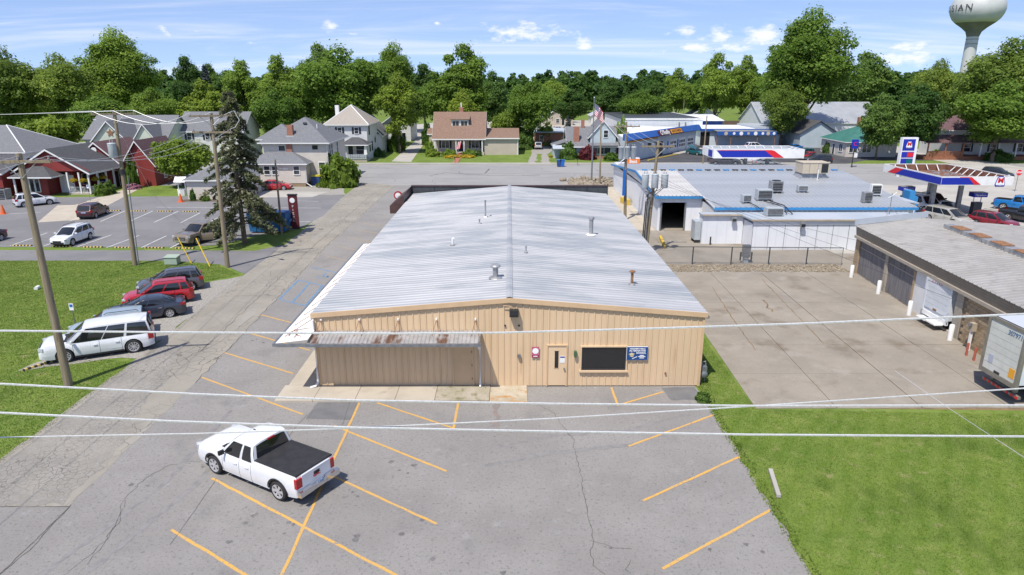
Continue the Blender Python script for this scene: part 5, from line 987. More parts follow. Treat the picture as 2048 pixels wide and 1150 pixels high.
walls(h, -32, 139.05, -25.6, 148, 0, 4.0, 'siding_white', name='rear_wing'); gable(h, -32, 139.1, -25.6, 148, 4.0, 7.2, 'y', .4, 'shingle_grey', name='rear_roof'); star(h, (-26.28, 136.4, 3.2), .75, 'shutter_black', '+x')
# ---------------------------------------------------------------- brown-roofed bungalow
h = thing('brown_roof_bungalow', 'beige bungalow with brown shingle roof, dormer and front porch', 'house', (-7, 140, 0))
walls(h, -15.0, 140.3, -5.0, 149, 0, 3.3, 'siding_beige', 8.0, 'x'); gable(h, -15.0, 138.2, -5.0, 149, 3.35, 8.0, 'x', .35, 'shingle_brown')
walls(h, -11.6, 140.6, -8.2, 143.5, 4.9, 6.75, 'siding_white', name='dormer_wall'); MB().prism([(-11.9, 140.2, 6.75), (-7.9, 140.2, 6.75), (-7.9, 144.6, 7.75), (-11.9, 144.6, 7.75)], (0, 0, .12)).build('dormer_roof', M['shingle_brown'], h)
for x in (-10.75, -9.05): window(h, '-y', (x, 140.6, 5.85), 1.3, 1.2, 2, 1)
MB().box(-15, 137.9, 0, -5.0, 140.3, .55).build('porch_floor', M['concrete'], h)
for x in (-14.8, -10.6, -9.0, -5.4): MB().box(x - .1, 138.0, .55, x + .1, 138.2, 3.2).build('porch_post', M['trim_white'], h)
for x in (-12.9, -6.9): window(h, '-y', (x, 140.3, 1.9), 1.5, 1.4, 2, 1, shutters=True)
door(h, '-y', (-9.8, 140.3, .55), .9, 2.05, 'shutter_black')
for k in range(3): MB().box(-10.3, 137.0 + k * .3, 0, -9.2, 137.9, .15 + k * .15).build('step', M['brick'], h)
MB().box(-10.2, 144.6 - 1, 7.4, -9.4, 144.4 - .2, 9.0).build('chimney', M['brick'], h); MB().tube((-9.8, 144, 9), (-9.8, 144, 9.9), .12).build('flue', M['white_paint'], h)
walls(h, -4.95, 138.4, 1.7, 146, 0, 3.2, 'siding_beige', name='annex_wall'); MB().prism([(-5.1, 138.0, 3.2), (2.0, 138.0, 3.2), (2.0, 146.2, 4.6), (-5.1, 146.2, 4.6)], (0, 0, .14)).build('annex_roof', M['shingle_brown'], h); MB().box(1.62, 138.3, 0, 1.78, 138.42, 3.2).box(-5.1, 137.95, 3.12, 2.0, 137.998, 3.33).build('annex_trim', M['trim_white'], h)
walls(h, -16.2, 141, -15.02, 145, 0, 3.9, 'siding_beige', 4.6, 'x', 'bay_wall'); gable(h, -16.4, 141, -15.1, 145, 3.9, 4.8, 'x', .2, 'shingle_brown', name='bay_roof')
fg = thing('porch_flag', 'small striped flag on a slanted pole on the bungalow porch', 'flag', (-9.0, 138, 0)); MB().tube((-9.0, 138, 2.0), (-9.6, 136.9, 2.9), .03).build('pole', M['trim_white'], fg)
for k in range(5): MB().prism([(-9.55 - k * .0, 136.95, 2.8 - k * .0), (-9.5, 137.0, 2.8), (-9.9, 137.0, 1.3), (-10.1, 137.0, 1.4)], (.06 + k * .13, .01 * k, 0)).build('stripe', M['sign_bright_red' if k % 2 == 0 else 'white_paint'], fg) if False else MB().poly([(-9.4 - .16 * k, 136.95, 2.85 - .05 * k), (-9.4 - .16 * (k + 1), 136.95, 2.85 - .05 * (k + 1)), (-9.75 - .14 * (k + 1), 136.9, 1.35 - .03 * k), (-9.75 - .14 * k, 136.9, 1.35 - .03 * k)]).build('stripe', M['sign_bright_red' if k % 2 == 0 else 'white_paint'], fg)
# ---------------------------------------------------------------- grey-blue house with front gable
h = thing('blue_grey_cottage', 'pale blue-grey house with front gable and brick chimney', 'house', (15, 133, 0))
walls(h, 11.2, 131, 20.2, 140, .6, 2.5, 'siding_blue', 5.6, 'x'); MB().box(11.15, 130.95, 0, 20.25, 140, .6).build('foundation', M['brick'], h); gable(h, 11.2, 130.9, 20.2, 140, 2.5, 5.6, 'x', .4, 'shingle_grey')
walls(h, 15.3, 131.4, 20.1, 138, 2.5, 4.4, 'siding_blue', 7.0, 'y', 'gable_wall'); gable(h, 15.3, 131.6, 20.1, 140, 4.3, 7.0, 'y', .45, 'shingle_grey', name='gable_roof'); window(h, '-y', (18.2, 131.4, 4.6), .8, 1.3)
MB().box(15.1, 130.0, 2.45, 20.4, 131.3, 2.6).build('porch_roof', M['shingle_grey'], h); window(h, '-y', (17.3, 130.93, 1.6), 3.6, 1.3, 3, 1)
MB().box(12.2, 131.6, 3.0, 13.2, 132.3, 5.9).build('chimney', M['brick'], h); MB().box(13.9, 135, 5.0, 14.5, 135.6, 7.0).build('chimney', M['brick'], h)
walls(h, 8.4, 132, 11.15, 137, 0, 2.4, 'siding_blue', name='side_wall'); MB().prism([(8.1, 131.6, 2.2), (11.1, 131.6, 3.2), (11.1, 137.3, 3.2), (8.1, 137.3, 2.2)], (0, 0, .12)).build('side_roof', M['shingle_grey'], h); MB().prism([(8.2, 130.2, 1.9), (11.6, 130.2, 1.9), (11.6, 132, 2.5), (8.2, 132, 2.5)], (0, 0, .1)).build('side_porch_roof', M['membrane_grey'], h)
# low flat building behind it
h = thing('low_flat_building', 'low brick building with flat grey roof behind the cottage', 'building', (14, 160, 0)); walls(h, 6, 158, 24, 170, 0, 2.9, 'brick'); MB().box(5.6, 157.6, 2.92, 24.4, 170.4, 3.1).build('roof', M['membrane_grey'], h); window(h, '-y', (7.3, 158, 1.5), .9, 1.4, 1, 2, 'trim_white')
# ---------------------------------------------------------------- parts store
OS = thing('parts_store', 'white auto parts store with blue roof band and bay doors', 'building', (20.9, 125.2, 0), math.atan2(35, 25.4), None, False)
pm('store_blue', (0.02, 0.08, 0.3), (.025, .1, .34), 1.5, .45); pm('store_wall', (0.58, 0.63, 0.66), (.53, .58, .61), .8, .6); pm('store_maroon', (.09, .02, .025)); pm('store_gold', (.65, .3, .03)); pm('store_green', (.05, .25, .08)); pm('roof_white', (.8, .81, .82), (.72, .73, .74), .4, .5)
MB().slab([(0, 0), (34, 0), (34, 14), (22, 14), (15, 10.9)], 0, 4.2).build('wall', M['store_wall'], OS); MB().slab([(.3, .02), (34, .02), (34, 14), (22, 14), (15, 10.7)], 4.21, 4.3).build('roof', M['roof_white'], OS)
MB().prism([(-.5, -.9, 3.85), (-.5, -1.0, 4.0), (-.5, -.2, 5.0), (-.5, .3, 5.0), (-.5, .3, 3.9)], (35.5, 0, 0)).build('roof_band', M['store_blue'], OS)
bd = MB().obox((18.2, -.85, 4.45), (11.5, .12, 1.1), 0, rx=R(-34)).build('sign_board', M['store_maroon'], OS)
for s, sz, x, mt in (("O'Reilly", 1.35, 15.2, 'sign_white'), ('AUTO PARTS', .78, 20.9, 'store_maroon')): inst(text_mesh(s, sz, M[mt], .02), 'lettering', OS, (x, -.96, 4.5), (R(56), 0, 0))
MB().obox((20.9, -.87, 4.46), (5.4, .13, .85), 0, rx=R(-34)).build('sign_panel', M['store_gold'], OS)
MB().box(.2, -.03, 3.4, 14, -.005, 3.8).build('wall_stripe', M['store_gold'], OS)
for x in (2.2, 9.6, 12.2): MB().box(x, -.04, 1.9, x + 1.4, -.006, 2.8).build('window', M['window_glass'], OS)
dk = MB().box(14.6, -.05, 0, 16.6, -.006, 2.7).build('entrance', M['window_glass'], OS); MB().box(12.0, -.06, 1.6, 13.0, -.041, 2.6).build('window_poster', M['sign_white'], OS)
for x in (20.0, 24.6, 29.2):
    bdoor = MB().box(x, -.06, 0, x + 3.6, -.006, 2.85).build('bay_door', M['white_paint'], OS)
    for i in range(4):
        for j in range(2): MB().box(x + .3 + i * .8, -.075, 1.0 + j * .8, x + .3 + i * .8 + .55, -.061, 1.0 + j * .8 + .5).build('pane', M['window_glass'], bdoor)
for x in (18.8, 23.9): MB().box(x, -.05, 1.0, x + .5, -.006, 2.5).build('wall_poster', M['bin_royal'], OS)
MB().box(19.4, -2.6, 0, 34.0, -1.0, .12).build('apron', M['concrete_pale'], OS); MB().box(5, -2.5, 0, 19, -2.2, .15).build('yellow_kerb', M['curb_yellow'], OS)
pm('tyre', (.018, .018, .018), (.03, .03, .03), 8, .8) if 'tyre' not in M else None
for x, y in ((13.5, -1.2), (14.2, -1.6), (17.6, -1.3)): tag(MB().box(20.9, 125.2, 0, 20.91, 125.21, .01).build('x', M['tyre']), 'x') if False else None
h = thing('white_service_building', 'low white service building with flat white roof and brand banner', 'building', (52, 160, 0)); walls(h, 43.5, 158.5, 62, 172, 0, 3.5, 'store_wall'); MB().box(43, 158, 3.52, 62.5, 172.5, 3.75).build('roof', M['roof_white'], h); MB().box(43, 157.9, 3.3, 62.5, 158.0, 3.78).build('fascia', M['store_blue'], h)
MB().box(43.5, 158.45, 0, 45.6, 158.49, 3.0).build('open_door', M['void_dark'], h); MB().box(56, 158.3, 3.76, 62.4, 172, 4.2).build('raised_roof', M['membrane_grey'], h)
MB().box(46.2, 155, 2.55, 59.5, 155.08, 3.35).build('banner', M['store_blue'], h); MB().prism([(46.2, 155.1, 3.36), (59.5, 155.1, 3.36), (59.5, 158.3, 3.5), (46.2, 158.3, 3.5)], (0, 0, .08)).build('shelter_roof', M['galv_dark'], h)
for x in (46.4, 49.5, 55.4, 59.3): MB().tube((x, 155.3, 0), (x, 155.3, 3.3), .09).build('shelter_post', M['rust'], h)
for k, x in enumerate((48.2, 50.0, 51.6, 53.2, 54.8, 56.4, 57.6, 58.9)): MB().lathe((x, 154.98, 2.95), [(.42 if k % 2 == 0 else .3, 0), (0, -.01)], 14, axis='y').build('brand_disc', M['sign_white' if k % 3 else 'ac_beige'], h)
h = thing('white_metal_hall', 'big white metal hall with flat dark roof behind the store', 'building', (30, 170, 0)); walls(h, 26.5, 163, 45, 195, 0, 5.6, 'panel_white'); MB().box(26.2, 163.2, 5.62, 44.7, 195, 5.8).build('roof', M['dark_panel'], h); MB().box(26.3, 162.9, 5.4, 45.2, 163.0, 5.85).box(44.8, 163.02, 5.4, 45.2, 195, 5.85).build('roof_edge', M['white_paint'], h)
for x in (39.5, 41): MB().tube((x, 162.8, 3.2), (x, 162.8, 5.0), .12).build('flue', M['grey_steel'], h)
h = thing('blue_white_annex', 'small white-roofed blue annex between hall and service building', 'building', (48, 175, 0)); walls(h, 45.5, 174, 53, 184, 0, 4.6, 'store_blue'); MB().prism([(45.2, 173.6, 4.62), (53.3, 173.6, 4.62), (53.3, 184, 5.6), (45.2, 184, 5.6)], (0, 0, .12)).build('roof', M['roof_white'], h)
h = thing('white_barn', 'large white barn with grey gable roof behind the tall tree', 'barn', (78, 180, 0)); walls(h, 63, 174, 93, 192, 0, 4.2, 'panel_white', 8.8, 'x'); gable(h, 63, 174, 93, 192, 4.2, 8.8, 'x', .3, 'roof_grey_metal')
h = thing('teal_roof_shed', 'pale shed with dark gable roof left of the tall tree trunk', 'shed', (68, 155, 0)); walls(h, 64, 153, 72, 163, 0, 3.2, 'siding_blue', 5.6, 'y'); gable(h, 64, 153, 72, 163, 3.2, 5.7, 'y', .4, 'shingle_dark', trim=None)
pm('roof_teal', (.045, .15, .12), (.06, .19, .155), 1, .4)
h = thing('green_roof_cottage', 'cream cottage with green metal hip roof by the pole sign', 'house', (69, 138, 0)); walls(h, 65.2, 134, 75, 145, 0, 2.9, 'siding_cream'); hip(h, 65.2, 134, 75, 145, 2.9, 5.6, .4, 'roof_teal')
for y in (136.5, 140.5): pass
window(h, '-y', (66.6, 134, 1.6), 1.5, 1.4, 2, 1); window(h, '-y', (69.2, 134, 1.6), 1.6, 1.4, 2, 1); window(h, '-x', (65.2, 136.2, 1.6), 1.4, 1.4, 2, 1); door(h, '-x', (65.2, 139.2, .1), .9, 2.0, 'window_glass'); window(h, '-x', (65.2, 142.5, 1.7), 1.0, 1.2); MB().box(70.2, 140.5, 5.2, 71.0, 141.3, 7.2).build('chimney', M['brick'], h)
# porch house at the right edge
h = thing('long_porch_house', 'white house with plum porch roof and brown wooden porch', 'house', (90, 132, 0)); walls(h, 84, 133, 112, 142, 0, 5.2, 'siding_white'); hip(h, 84, 133, 112, 142, 5.2, 8.0, .5, 'shingle_plum'); pm('porch_wood', (.26, .1, .05), (.3, .13, .07), 2, .7)
MB().prism([(77.5, 128.6, 3.1), (112, 128.6, 3.1), (112, 133.2, 4.2), (77.5, 133.2, 4.2)], (0, 0, .14)).build('porch_roof', M['shingle_plum'], h); MB().box(77.8, 129, 0, 112, 133, .6).build('porch_deck', M['porch_wood'], h)
for k in range(9): MB().box(78 + k * 3.3, 128.95, .6, 78.2 + k * 3.3, 129.15, 3.2).build('porch_post', M['porch_wood' if k < 3 else 'trim_white'], h)
rl = MB().box(78, 128.98, 1.5, 85, 129.08, 1.62).build('porch_rail', M['porch_wood'], h)
for k in range(30): MB().box(78.05 + k * .23, 129, .6, 78.05 + k * .23 + .17, 129.05, 1.5).build('rail_board', M['porch_wood'], rl)
for x in (88, 93, 98, 103): window(h, '-y', (x, 133, 1.9), 1.2, 1.5, shutters=True)
for x in (90, 96, 102): window(h, '-y', (x, 133, 4.2), 1.0, 1.2)
# glimpsed houses in the trees
for nm, lb, x, y, ww_, hh, zz, wm, rm in [('white_gable_house', 'white gabled house end glimpsed left of the brown bungalow', -27.5, 170, 7, 12, 4.2, 'siding_white', 'shingle_grey'), ('far_ranch_house', 'far small house with pale roof left of the flag', 16, 232, 10, 8, 2.6, 'siding_beige', 'membrane_grey'), ('far_ranch_house', 'far small house with pale hip roof just left of the flagpole', 33, 240, 10, 8, 2.8, 'siding_white', 'membrane_grey'),
        ('far_white_house', 'white gable glimpsed in the trees above the cream house', -62, 190, 8, 10, 6.5, 'siding_white', 'shingle_grey'), ('far_grey_garage', 'small grey garage beyond the brown board fence', 66, 238, 9, 8, 3.0, 'siding_blue', 'shingle_grey'), ('far_cabin', 'small house glimpsed between the trees at far left', -124, 200, 7, 8, 5.5, 'siding_white', 'shingle_grey'), ('far_white_shed', 'white shed glimpsed behind the bungalow tree', 4, 185, 8, 7, 3.0, 'siding_white', 'roof_white')]:
    h = thing(nm, lb, 'house', (x, y, 0)); walls(h, x - ww_ / 2, y, x + ww_ / 2, y + hh, 0, zz, wm, zz + 2.4, 'y'); gable(h, x - ww_ / 2, y, x + ww_ / 2, y + hh, zz, zz + 2.5, 'y', .4, rm); window(h, '-y', (x, y, zz * .55), 1.0, 1.2); door(h, '-y', (x + 1.8, y, 0.02), .9, 2.0, 'shutter_black')
bf = tag(MB().box(58, 222, 0, 92, 222.2, 2.0).build('board_fence', pm('fence_brown', (.1, .07, .05), (.14, .1, .075), 2, .9, stretch=(6, 6, .3))), 'long dark brown board fence far behind the parts store', 'fence')

# ---------------------------------------------------------------- vehicles
pm('tyre', (.018, .018, .018), (.03, .03, .03), 8, .8) if 'tyre' not in M else None
pm('alloy', (.55, .55, .56), (.47, .47, .48), 6, .35, .35); pm('alloy_dark', (.06, .06, .065), None, 1, .4, .5); pm('chrome', (.62, .62, .63), None, 1, .15, .9)
pm('car_glass', (.012, .014, .016), None, 1, .04, spec=.9); pm('lamp_red', (.4, .01, .012), None, 1, .15, coat=.6); pm('lamp_clear', (.6, .62, .64), None, 1, .1, .2, coat=.8); pm('lamp_amber', (.6, .2, .02), None, 1, .2)
pm('trim_black', (.02, .02, .021), None, 1, .6); pm('plate_blue', (.1, .2, .4), (.55, .6, .65), 12, .5); pm('vinyl_black', (.022, .022, .024), (.03, .03, .032), 3, .7, bump=.2, bscale=40)
def paint(name, c): return M[name] if name in M else pm(name, c, tuple(v * .93 for v in c), 1.5, .32, 0.0, coat=.9, spec=.5)
def tyre_mesh():
    return MB().lathe((0, -.5, 0), [(.6, .06), (.86, .0), (.97, .1), (1.0, .22), (1.0, .78), (.97, .9), (.86, 1.0), (.6, .94)], 28, axis='y', cap=False).mesh('wheel', M['tyre'], 40)
def rim_mesh(n, mat, wsp):
    mb = MB().lathe((0, -.5, 0), [(.58, .16), (.62, .05), (.7, .02), (.7, .12)], 28, axis='y', cap=False)
    mb.lathe((0, -.5, 0), [(.6, .35), (0, .36)], 20, 1, axis='y')
    for k in range(n):
        a = 2 * math.pi * k / n; c, s = math.cos(a), math.sin(a)
        def P(r_, t, y): return (r_ * c - t * s, y, r_ * s + t * c)
        mb.prism([P(.1, -wsp * .6, -.42), P(.64, -wsp, -.46), P(.64, wsp, -.46), P(.1, wsp * .6, -.42)], (0, .12, 0))
    mb.lathe((0, -.5, 0), [(.0, .05), (.13, .06), (.15, .2)], 12, axis='y')
    return mb.mesh('rim', [mat, M['trim_black']], 35)
WT = tyre_mesh(); RIM = {'a': rim_mesh(5, M['alloy'], .15), 'b': rim_mesh(10, M['alloy'], .07), 'c': rim_mesh(6, M['alloy'], .14), 'd': rim_mesh(5, M['alloy_dark'], .11), 'e': rim_mesh(8, M['alloy'], .09)}
def interp(pts, x):
    if x <= pts[0][0]: return pts[0][1]
    for (a, b), (c, d) in zip(pts[:-1], pts[1:]):
        if x <= c: t = (x - a) / (c - a) if c > a else 1; return b + (d - b) * t
    return pts[-1][1]
def sm(pts, x, e=.07): return (interp(pts, x - e) + interp(pts, x) * 2 + interp(pts, x + e)) / 4
KIND = {
 # L, W, clearance, wheel r, wheel xs (rear, front), shoulder profile, cab: (rear base, rear top, front top, front base), roof z, side windows in u, doors (x seams)
 'suv': dict(L=4.55, W=1.84, gc=.24, wr=.35, wx=(-1.36, 1.34), prof=[(-2.28, .62), (-2.26, .98), (-2.1, 1.04), (-.5, 1.03), (.85, 1.0), (1.2, .99), (1.9, .88), (2.2, .74), (2.27, .55)], cab=(-2.2, -1.85, .2, 1.12), zr=1.68, win=[(.04, .2), (.24, .56), (.6, .93)], doors=[-1.05, -.1, .98], rails=1),
 'sedan': dict(L=4.85, W=1.83, gc=.19, wr=.33, wx=(-1.42, 1.38), prof=[(-2.42, .6), (-2.39, .93), (-2.2, 1.0), (-1.7, 1.02), (-.5, .96), (.9, .93), (1.2, .91), (2.0, .78), (2.32, .64), (2.42, .5)], cab=(-1.9, -1.0, .15, 1.25), zr=1.46, win=[(.05, .17), (.2, .56), (.6, .93)], doors=[-1.1, -.12, .95], rails=0),
 'suburban': dict(L=5.73, W=2.06, gc=.28, wr=.41, wx=(-1.76, 1.64), prof=[(-2.86, .62), (-2.84, 1.1), (-2.7, 1.07), (-.5, 1.06), (1.15, 1.05), (1.5, 1.12), (2.45, 1.11), (2.74, 1.03), (2.85, .68)], cab=(-2.8, -2.6, .55, 1.5), zr=1.98, win=[(.03, .31), (.345, .6), (.615, .945)], doors=[-1.2, -.1, 1.2], rails=0),
 'minivan': dict(L=5.05, W=1.95, gc=.2, wr=.34, wx=(-1.5, 1.5), prof=[(-2.52, .6), (-2.5, .98), (-2.4, 1.02), (0, 1.02), (1.2, .98), (1.6, .94), (2.2, .78), (2.46, .6), (2.52, .5)], cab=(-2.46, -2.2, .5, 1.6), zr=1.73, win=[(.03, .29), (.32, .64), (.67, .93)], doors=[-.85, .3, 1.25], rails=0),
 'pickup': dict(L=5.85, W=2.03, gc=.34, wr=.41, wx=(-1.86, 1.79), prof=[(-2.93, .66), (-2.92, 1.22), (-2.85, 1.27), (-.55, 1.27), (-.5, 1.13), (.9, 1.12), (1.3, 1.17), (2.5, 1.15), (2.8, 1.09), (2.91, .74)], cab=(-.62, -.5, .6, 1.34), zr=1.93, win=[(.09, .37), (.45, .92)], doors=[-.45, .22, 1.2], rails=0, bed=(-2.8, -.68)),
 'crew': dict(L=5.9, W=2.03, gc=.34, wr=.41, wx=(-1.86, 1.82), prof=[(-2.95, .66), (-2.94, 1.22), (-2.85, 1.26), (-1.05, 1.26), (-1.0, 1.13), (.95, 1.12), (1.35, 1.17), (2.5, 1.14), (2.82, 1.08), (2.94, .74)], cab=(-1.1, -.95, .55, 1.36), zr=1.88, win=[(.06, .44), (.5, .93)], doors=[-.95, .15, 1.22], rails=0, bed=(-2.82, -1.2)),
 'van': dict(L=4.6, W=1.83, gc=.22, wr=.33, wx=(-1.4, 1.45), prof=[(-2.3, .6), (-2.28, 1.05), (-2.2, 1.08), (.6, 1.06), (1.2, 1.02), (1.6, .96), (2.1, .78), (2.28, .55)], cab=(-2.26, -2.18, .55, 1.5), zr=1.84, win=[(.68, .93)], doors=[-.4, .45, 1.3], rails=0),
}
def car(kind, label, loc, deg, pname, pcol, group=None, rim='a', rear_glass=True, name=None, cover=False, detail=2, lower=None, cat=None, open_door=False, hatch=False):
    k = KIND[kind]; L_, W_, gc, wr = k['L'], k['W'], k['gc'], k['wr']; pt = paint(pname, pcol); low = M[lower] if lower else pt
    t = thing(name or ('pickup_truck' if kind in ('pickup', 'crew') else 'van' if kind in ('van', 'minivan') else 'parked_car'), label, cat or ('pickup' if kind in ('pickup', 'crew') else 'van' if kind in ('van', 'minivan') else 'car'), loc, R(deg), group, False)
    t.scale = (.94, .94, .94); hl = L_ / 2; bed = k.get('bed')
    def hw(x):
        e = hl - abs(x); base = W_ / 2 * (1 - .03 * (abs(x) / hl) ** 2)
        rad = .45 if x > 0 else .3
        if kind in ('pickup', 'crew') and x < 0: rad = .12
        if kind in ('pickup', 'crew', 'suburban') and x > 0: return base - .13 * max(0, 1 - e / .28) ** 2
        return base - (.22 if x > 0 else .14) * max(0, 1 - e / rad) ** 2 * (W_ / 1.9)
    def zt(x): return sm(k['prof'], x)
    def zb(x):
        z = gc + .1 * max(0, 1 - (hl - abs(x)) / .5)
        for q in k['wx']:
            d = abs(x - q); Ra = wr + .07
            if d < Ra: z = max(z, wr + math.sqrt(Ra * Ra - d * d))
        return z
    def yy(x, z):
        top = zt(x); u = (z - gc) / max(.1, top - gc); s = 1.0
        if u < .3: s = .955 + .045 * (u / .3)
        elif u > .62: s = 1 - .075 * ((u - .62) / .38) ** 2
        return hw(x) * s
    xs = set([-hl, -hl + .03, -hl + .08, -hl + .16, hl - .16, hl - .08, hl - .03, hl])
    for q in k['wx']:
        Ra = wr + .07
        for a in range(0, 181, 15): xs.add(q + Ra * math.cos(R(a)))
    n = 26
    for i in range(n + 1): xs.add(-hl + .1 + (L_ - .2) * i / n)
    for p in k['prof']: xs.add(p[0])
    for d in k['doors']: xs.add(d - .009); xs.add(d + .009)
    if bed: xs.add(bed[0]); xs.add(bed[1])
    xs = sorted(x for x in xs if -hl <= x <= hl); out = [xs[0]]
    for x in xs[1:]:
        if x - out[-1] > .012: out.append(x)
    xs = out; NL = 7
    def colm(x, s):
        a, b = zb(x), zt(x)
        return [(x, s * yy(x, a + (b - a) * i / NL), a + (b - a) * i / NL) for i in range(NL + 1)]
    body = MB(); drs = {}
    for s in (-1, 1):
        for xa, xb in zip(xs[:-1], xs[1:]):
            A, B_ = colm(xa, s), colm(xb, s); tgt = body; mid = (xa + xb) / 2
            for j, (d0, d1) in enumerate(zip(k['doors'][:-1], k['doors'][1:])):
                if d0 + .005 < mid < d1 - .005: tgt = drs.setdefault((s, j), MB())
            if any(abs(mid - d) < .008 for d in k['doors']): continue
            for i in range(NL): tgt.poly([A[i], B_[i], B_[i + 1], A[i + 1]])
    for xa, xb in zip(xs[:-1], xs[1:]):
        mid = (xa + xb) / 2
        if bed and bed[0] < mid < bed[1]:
            for s in (-1, 1):
                a, b = yy(xa, zt(xa)), yy(xb, zt(xb)); body.poly([(xa, s * a, zt(xa)), (xb, s * b, zt(xb)), (xb, s * (b - .12), zt(xb) + .005), (xa, s * (a - .12), zt(xa) + .005)])
            continue
        m = 6
        def top(x):
            w_ = yy(x, zt(x)); cr = .05 if x > .8 else .02
            r = []
            for i in range(m + 1):
                u = -1 + 2 * i / m; z = zt(x) + cr * (1 - u ** 4)
                r.append((x, u * w_, z))
            return r
        A, B_ = top(xa), top(xb)
        for i in range(m): body.poly([A[i], B_[i], B_[i + 1], A[i + 1]])
    for x in (xs[0], xs[-1]):
        A, B_ = colm(x, -1), colm(x, 1)
        for i in range(NL): body.poly([A[i], B_[i], B_[i + 1], A[i + 1]])
        body.poly([A[-1], B_[-1], (x, 0, zt(x) + .02)])
    body.build('body', pt, t, 28)
    for (s, j), mb in drs.items():
        if open_door and s == 1 and j == len(k['doors']) - 2: 
            o = mb.build('door', pt, t, 28); hx, hy = k['doors'][-1], W_ / 2 - .02
            for v in o.data.vertices: dx, dy = v.co.x - hx, v.co.y - hy; a = R(-52); v.co.x = hx + dx * math.cos(a) - dy * math.sin(a); v.co.y = hy + dx * math.sin(a) + dy * math.cos(a)
            def DW(dx, z): a = R(-52); return (hx + dx * math.cos(a), hy + dx * math.sin(a), z)
            MB().prism([DW(-.25, 1.2), DW(-1.05, 1.22), DW(-.98, 1.75), DW(-.7, 1.75)], (.02, .02, 0)).build('door_window', M['car_glass'], o)
            MB().path([DW(-.1, 1.2), DW(-.68, 1.8), DW(-1.02, 1.8), DW(-1.08, 1.2)], .03).build('window_frame', pt, o); continue
        o = mb.build('door', pt, t, 28)
        if detail:
            x = k['doors'][j] + .16; z = zt(x) - .2; y = s * (yy(x, z) + .02)
            MB().obox((x + .05, y, z), (.2, .045, .05)).build('handle', M['chrome'] if kind == 'sedan' else pt, o)
    # greenhouse
    rb, rt, ft, fb = k['cab']; zr_ = k['zr']; wb_, wt_ = W_ / 2 * .915, W_ / 2 * (.76 if kind == 'sedan' else .81)
    def belt(u): x = rb + (fb - rb) * u; return Vector((x, min(wb_, yy(x, zt(x)) - .012), zt(x) - .01))
    def roofl(u): x = rt + (ft - rt) * u; c = abs(2 * u - 1); return Vector((x, wt_ * (1 - .05 * c ** 3), zr_ - .07 - (.05 * c ** 4)))
    def side(u, v, s, e=0):
        p = belt(u).lerp(roofl(u), v); bul = .03 * math.sin(math.pi * v); p.y = (p.y + bul + e) * s; return p
    gh = MB(); NU = 12
    for s in (-1, 1):
        for i in range(NU):
            for j in range(4): gh.poly([side(i / NU, j / 4, s), side((i + 1) / NU, j / 4, s), side((i + 1) / NU, (j + 1) / 4, s), side(i / NU, (j + 1) / 4, s)])
    def roofp(u, q): p = roofl(u); c = abs(2 * u - 1); return Vector((p.x, p.y * q, p.z + .07 * (1 - abs(q) ** 3) ))
    for i in range(NU):
        for j in range(8): gh.poly([roofp(i / NU, -1 + j / 4), roofp((i + 1) / NU, -1 + j / 4), roofp((i + 1) / NU, -1 + (j + 1) / 4), roofp(i / NU, -1 + (j + 1) / 4)])
    def endp(u, q, v, e=0):
        a = belt(u); b = roofl(u); bulge = .06 * (1 - q * q) * (1 if u > .5 else -.6)
        p0 = Vector((a.x + bulge, a.y * q, a.z + .02)); p1 = roofp(u, q); p1.x += 0; p = p0.lerp(p1, v); p.x += (1 if u > .5 else -1) * e; p.z += e * .5; return p
    for u in (0, 1):
        for j in range(8):
            for i in range(2): gh.poly([endp(u, -1 + j / 4, i / 2), endp(u, -1 + (j + 1) / 4, i / 2), endp(u, -1 + (j + 1) / 4, (i + 1) / 2), endp(u, -1 + j / 4, (i + 1) / 2)])
    gh.build('cab', pt, t, 32)
    MB().obox((fb + .1, 0, zt(fb + .1) + .035), (.2, W_ * .7, .03), 0, ry=R(4)).build('cowl', M['trim_black'], t)
    def glass(name_, fn, u0, u1, v0, v1, nu=6, nv=3):
        mb = MB()
        for i in range(nu):
            for j in range(nv): mb.poly([fn(u0 + (u1 - u0) * i / nu, v0 + (v1 - v0) * j / nv), fn(u0 + (u1 - u0) * (i + 1) / nu, v0 + (v1 - v0) * j / nv), fn(u0 + (u1 - u0) * (i + 1) / nu, v0 + (v1 - v0) * (j + 1) / nv), fn(u0 + (u1 - u0) * i / nu, v0 + (v1 - v0) * (j + 1) / nv)])
        return mb.build(name_, M['car_glass'], t, 30)
    glass('windshield', lambda q, v: endp(1, q, v, .012), -.9, .9, .04, .93)
    if rear_glass: glass('rear_window', lambda q, v: endp(0, q, v, .012), -.86, .86, .08 if kind != 'van' else .3, .9)
    for s in (-1, 1):
        for (a, b) in k['win']:
            if a < .1 and kind != 'van' and rear_glass is None: continue
            glass('side_window', lambda u, v: side(u, v, s, .01), a, b, .05, .9, 5, 3)
    # running gear
    MB().box(-hl + .25, -W_ / 2 + .3, gc - .02, hl - .3, W_ / 2 - .3, .7).box(-hl + .8, -W_ / 2 + .16, gc + .02, hl - .9, W_ / 2 - .16, .62) if False else MB().box(-hl + .2, -W_ / 2 + .32, gc + .0, hl - .2, W_ / 2 - .32, .75).build('chassis', M['trim_black'], t)
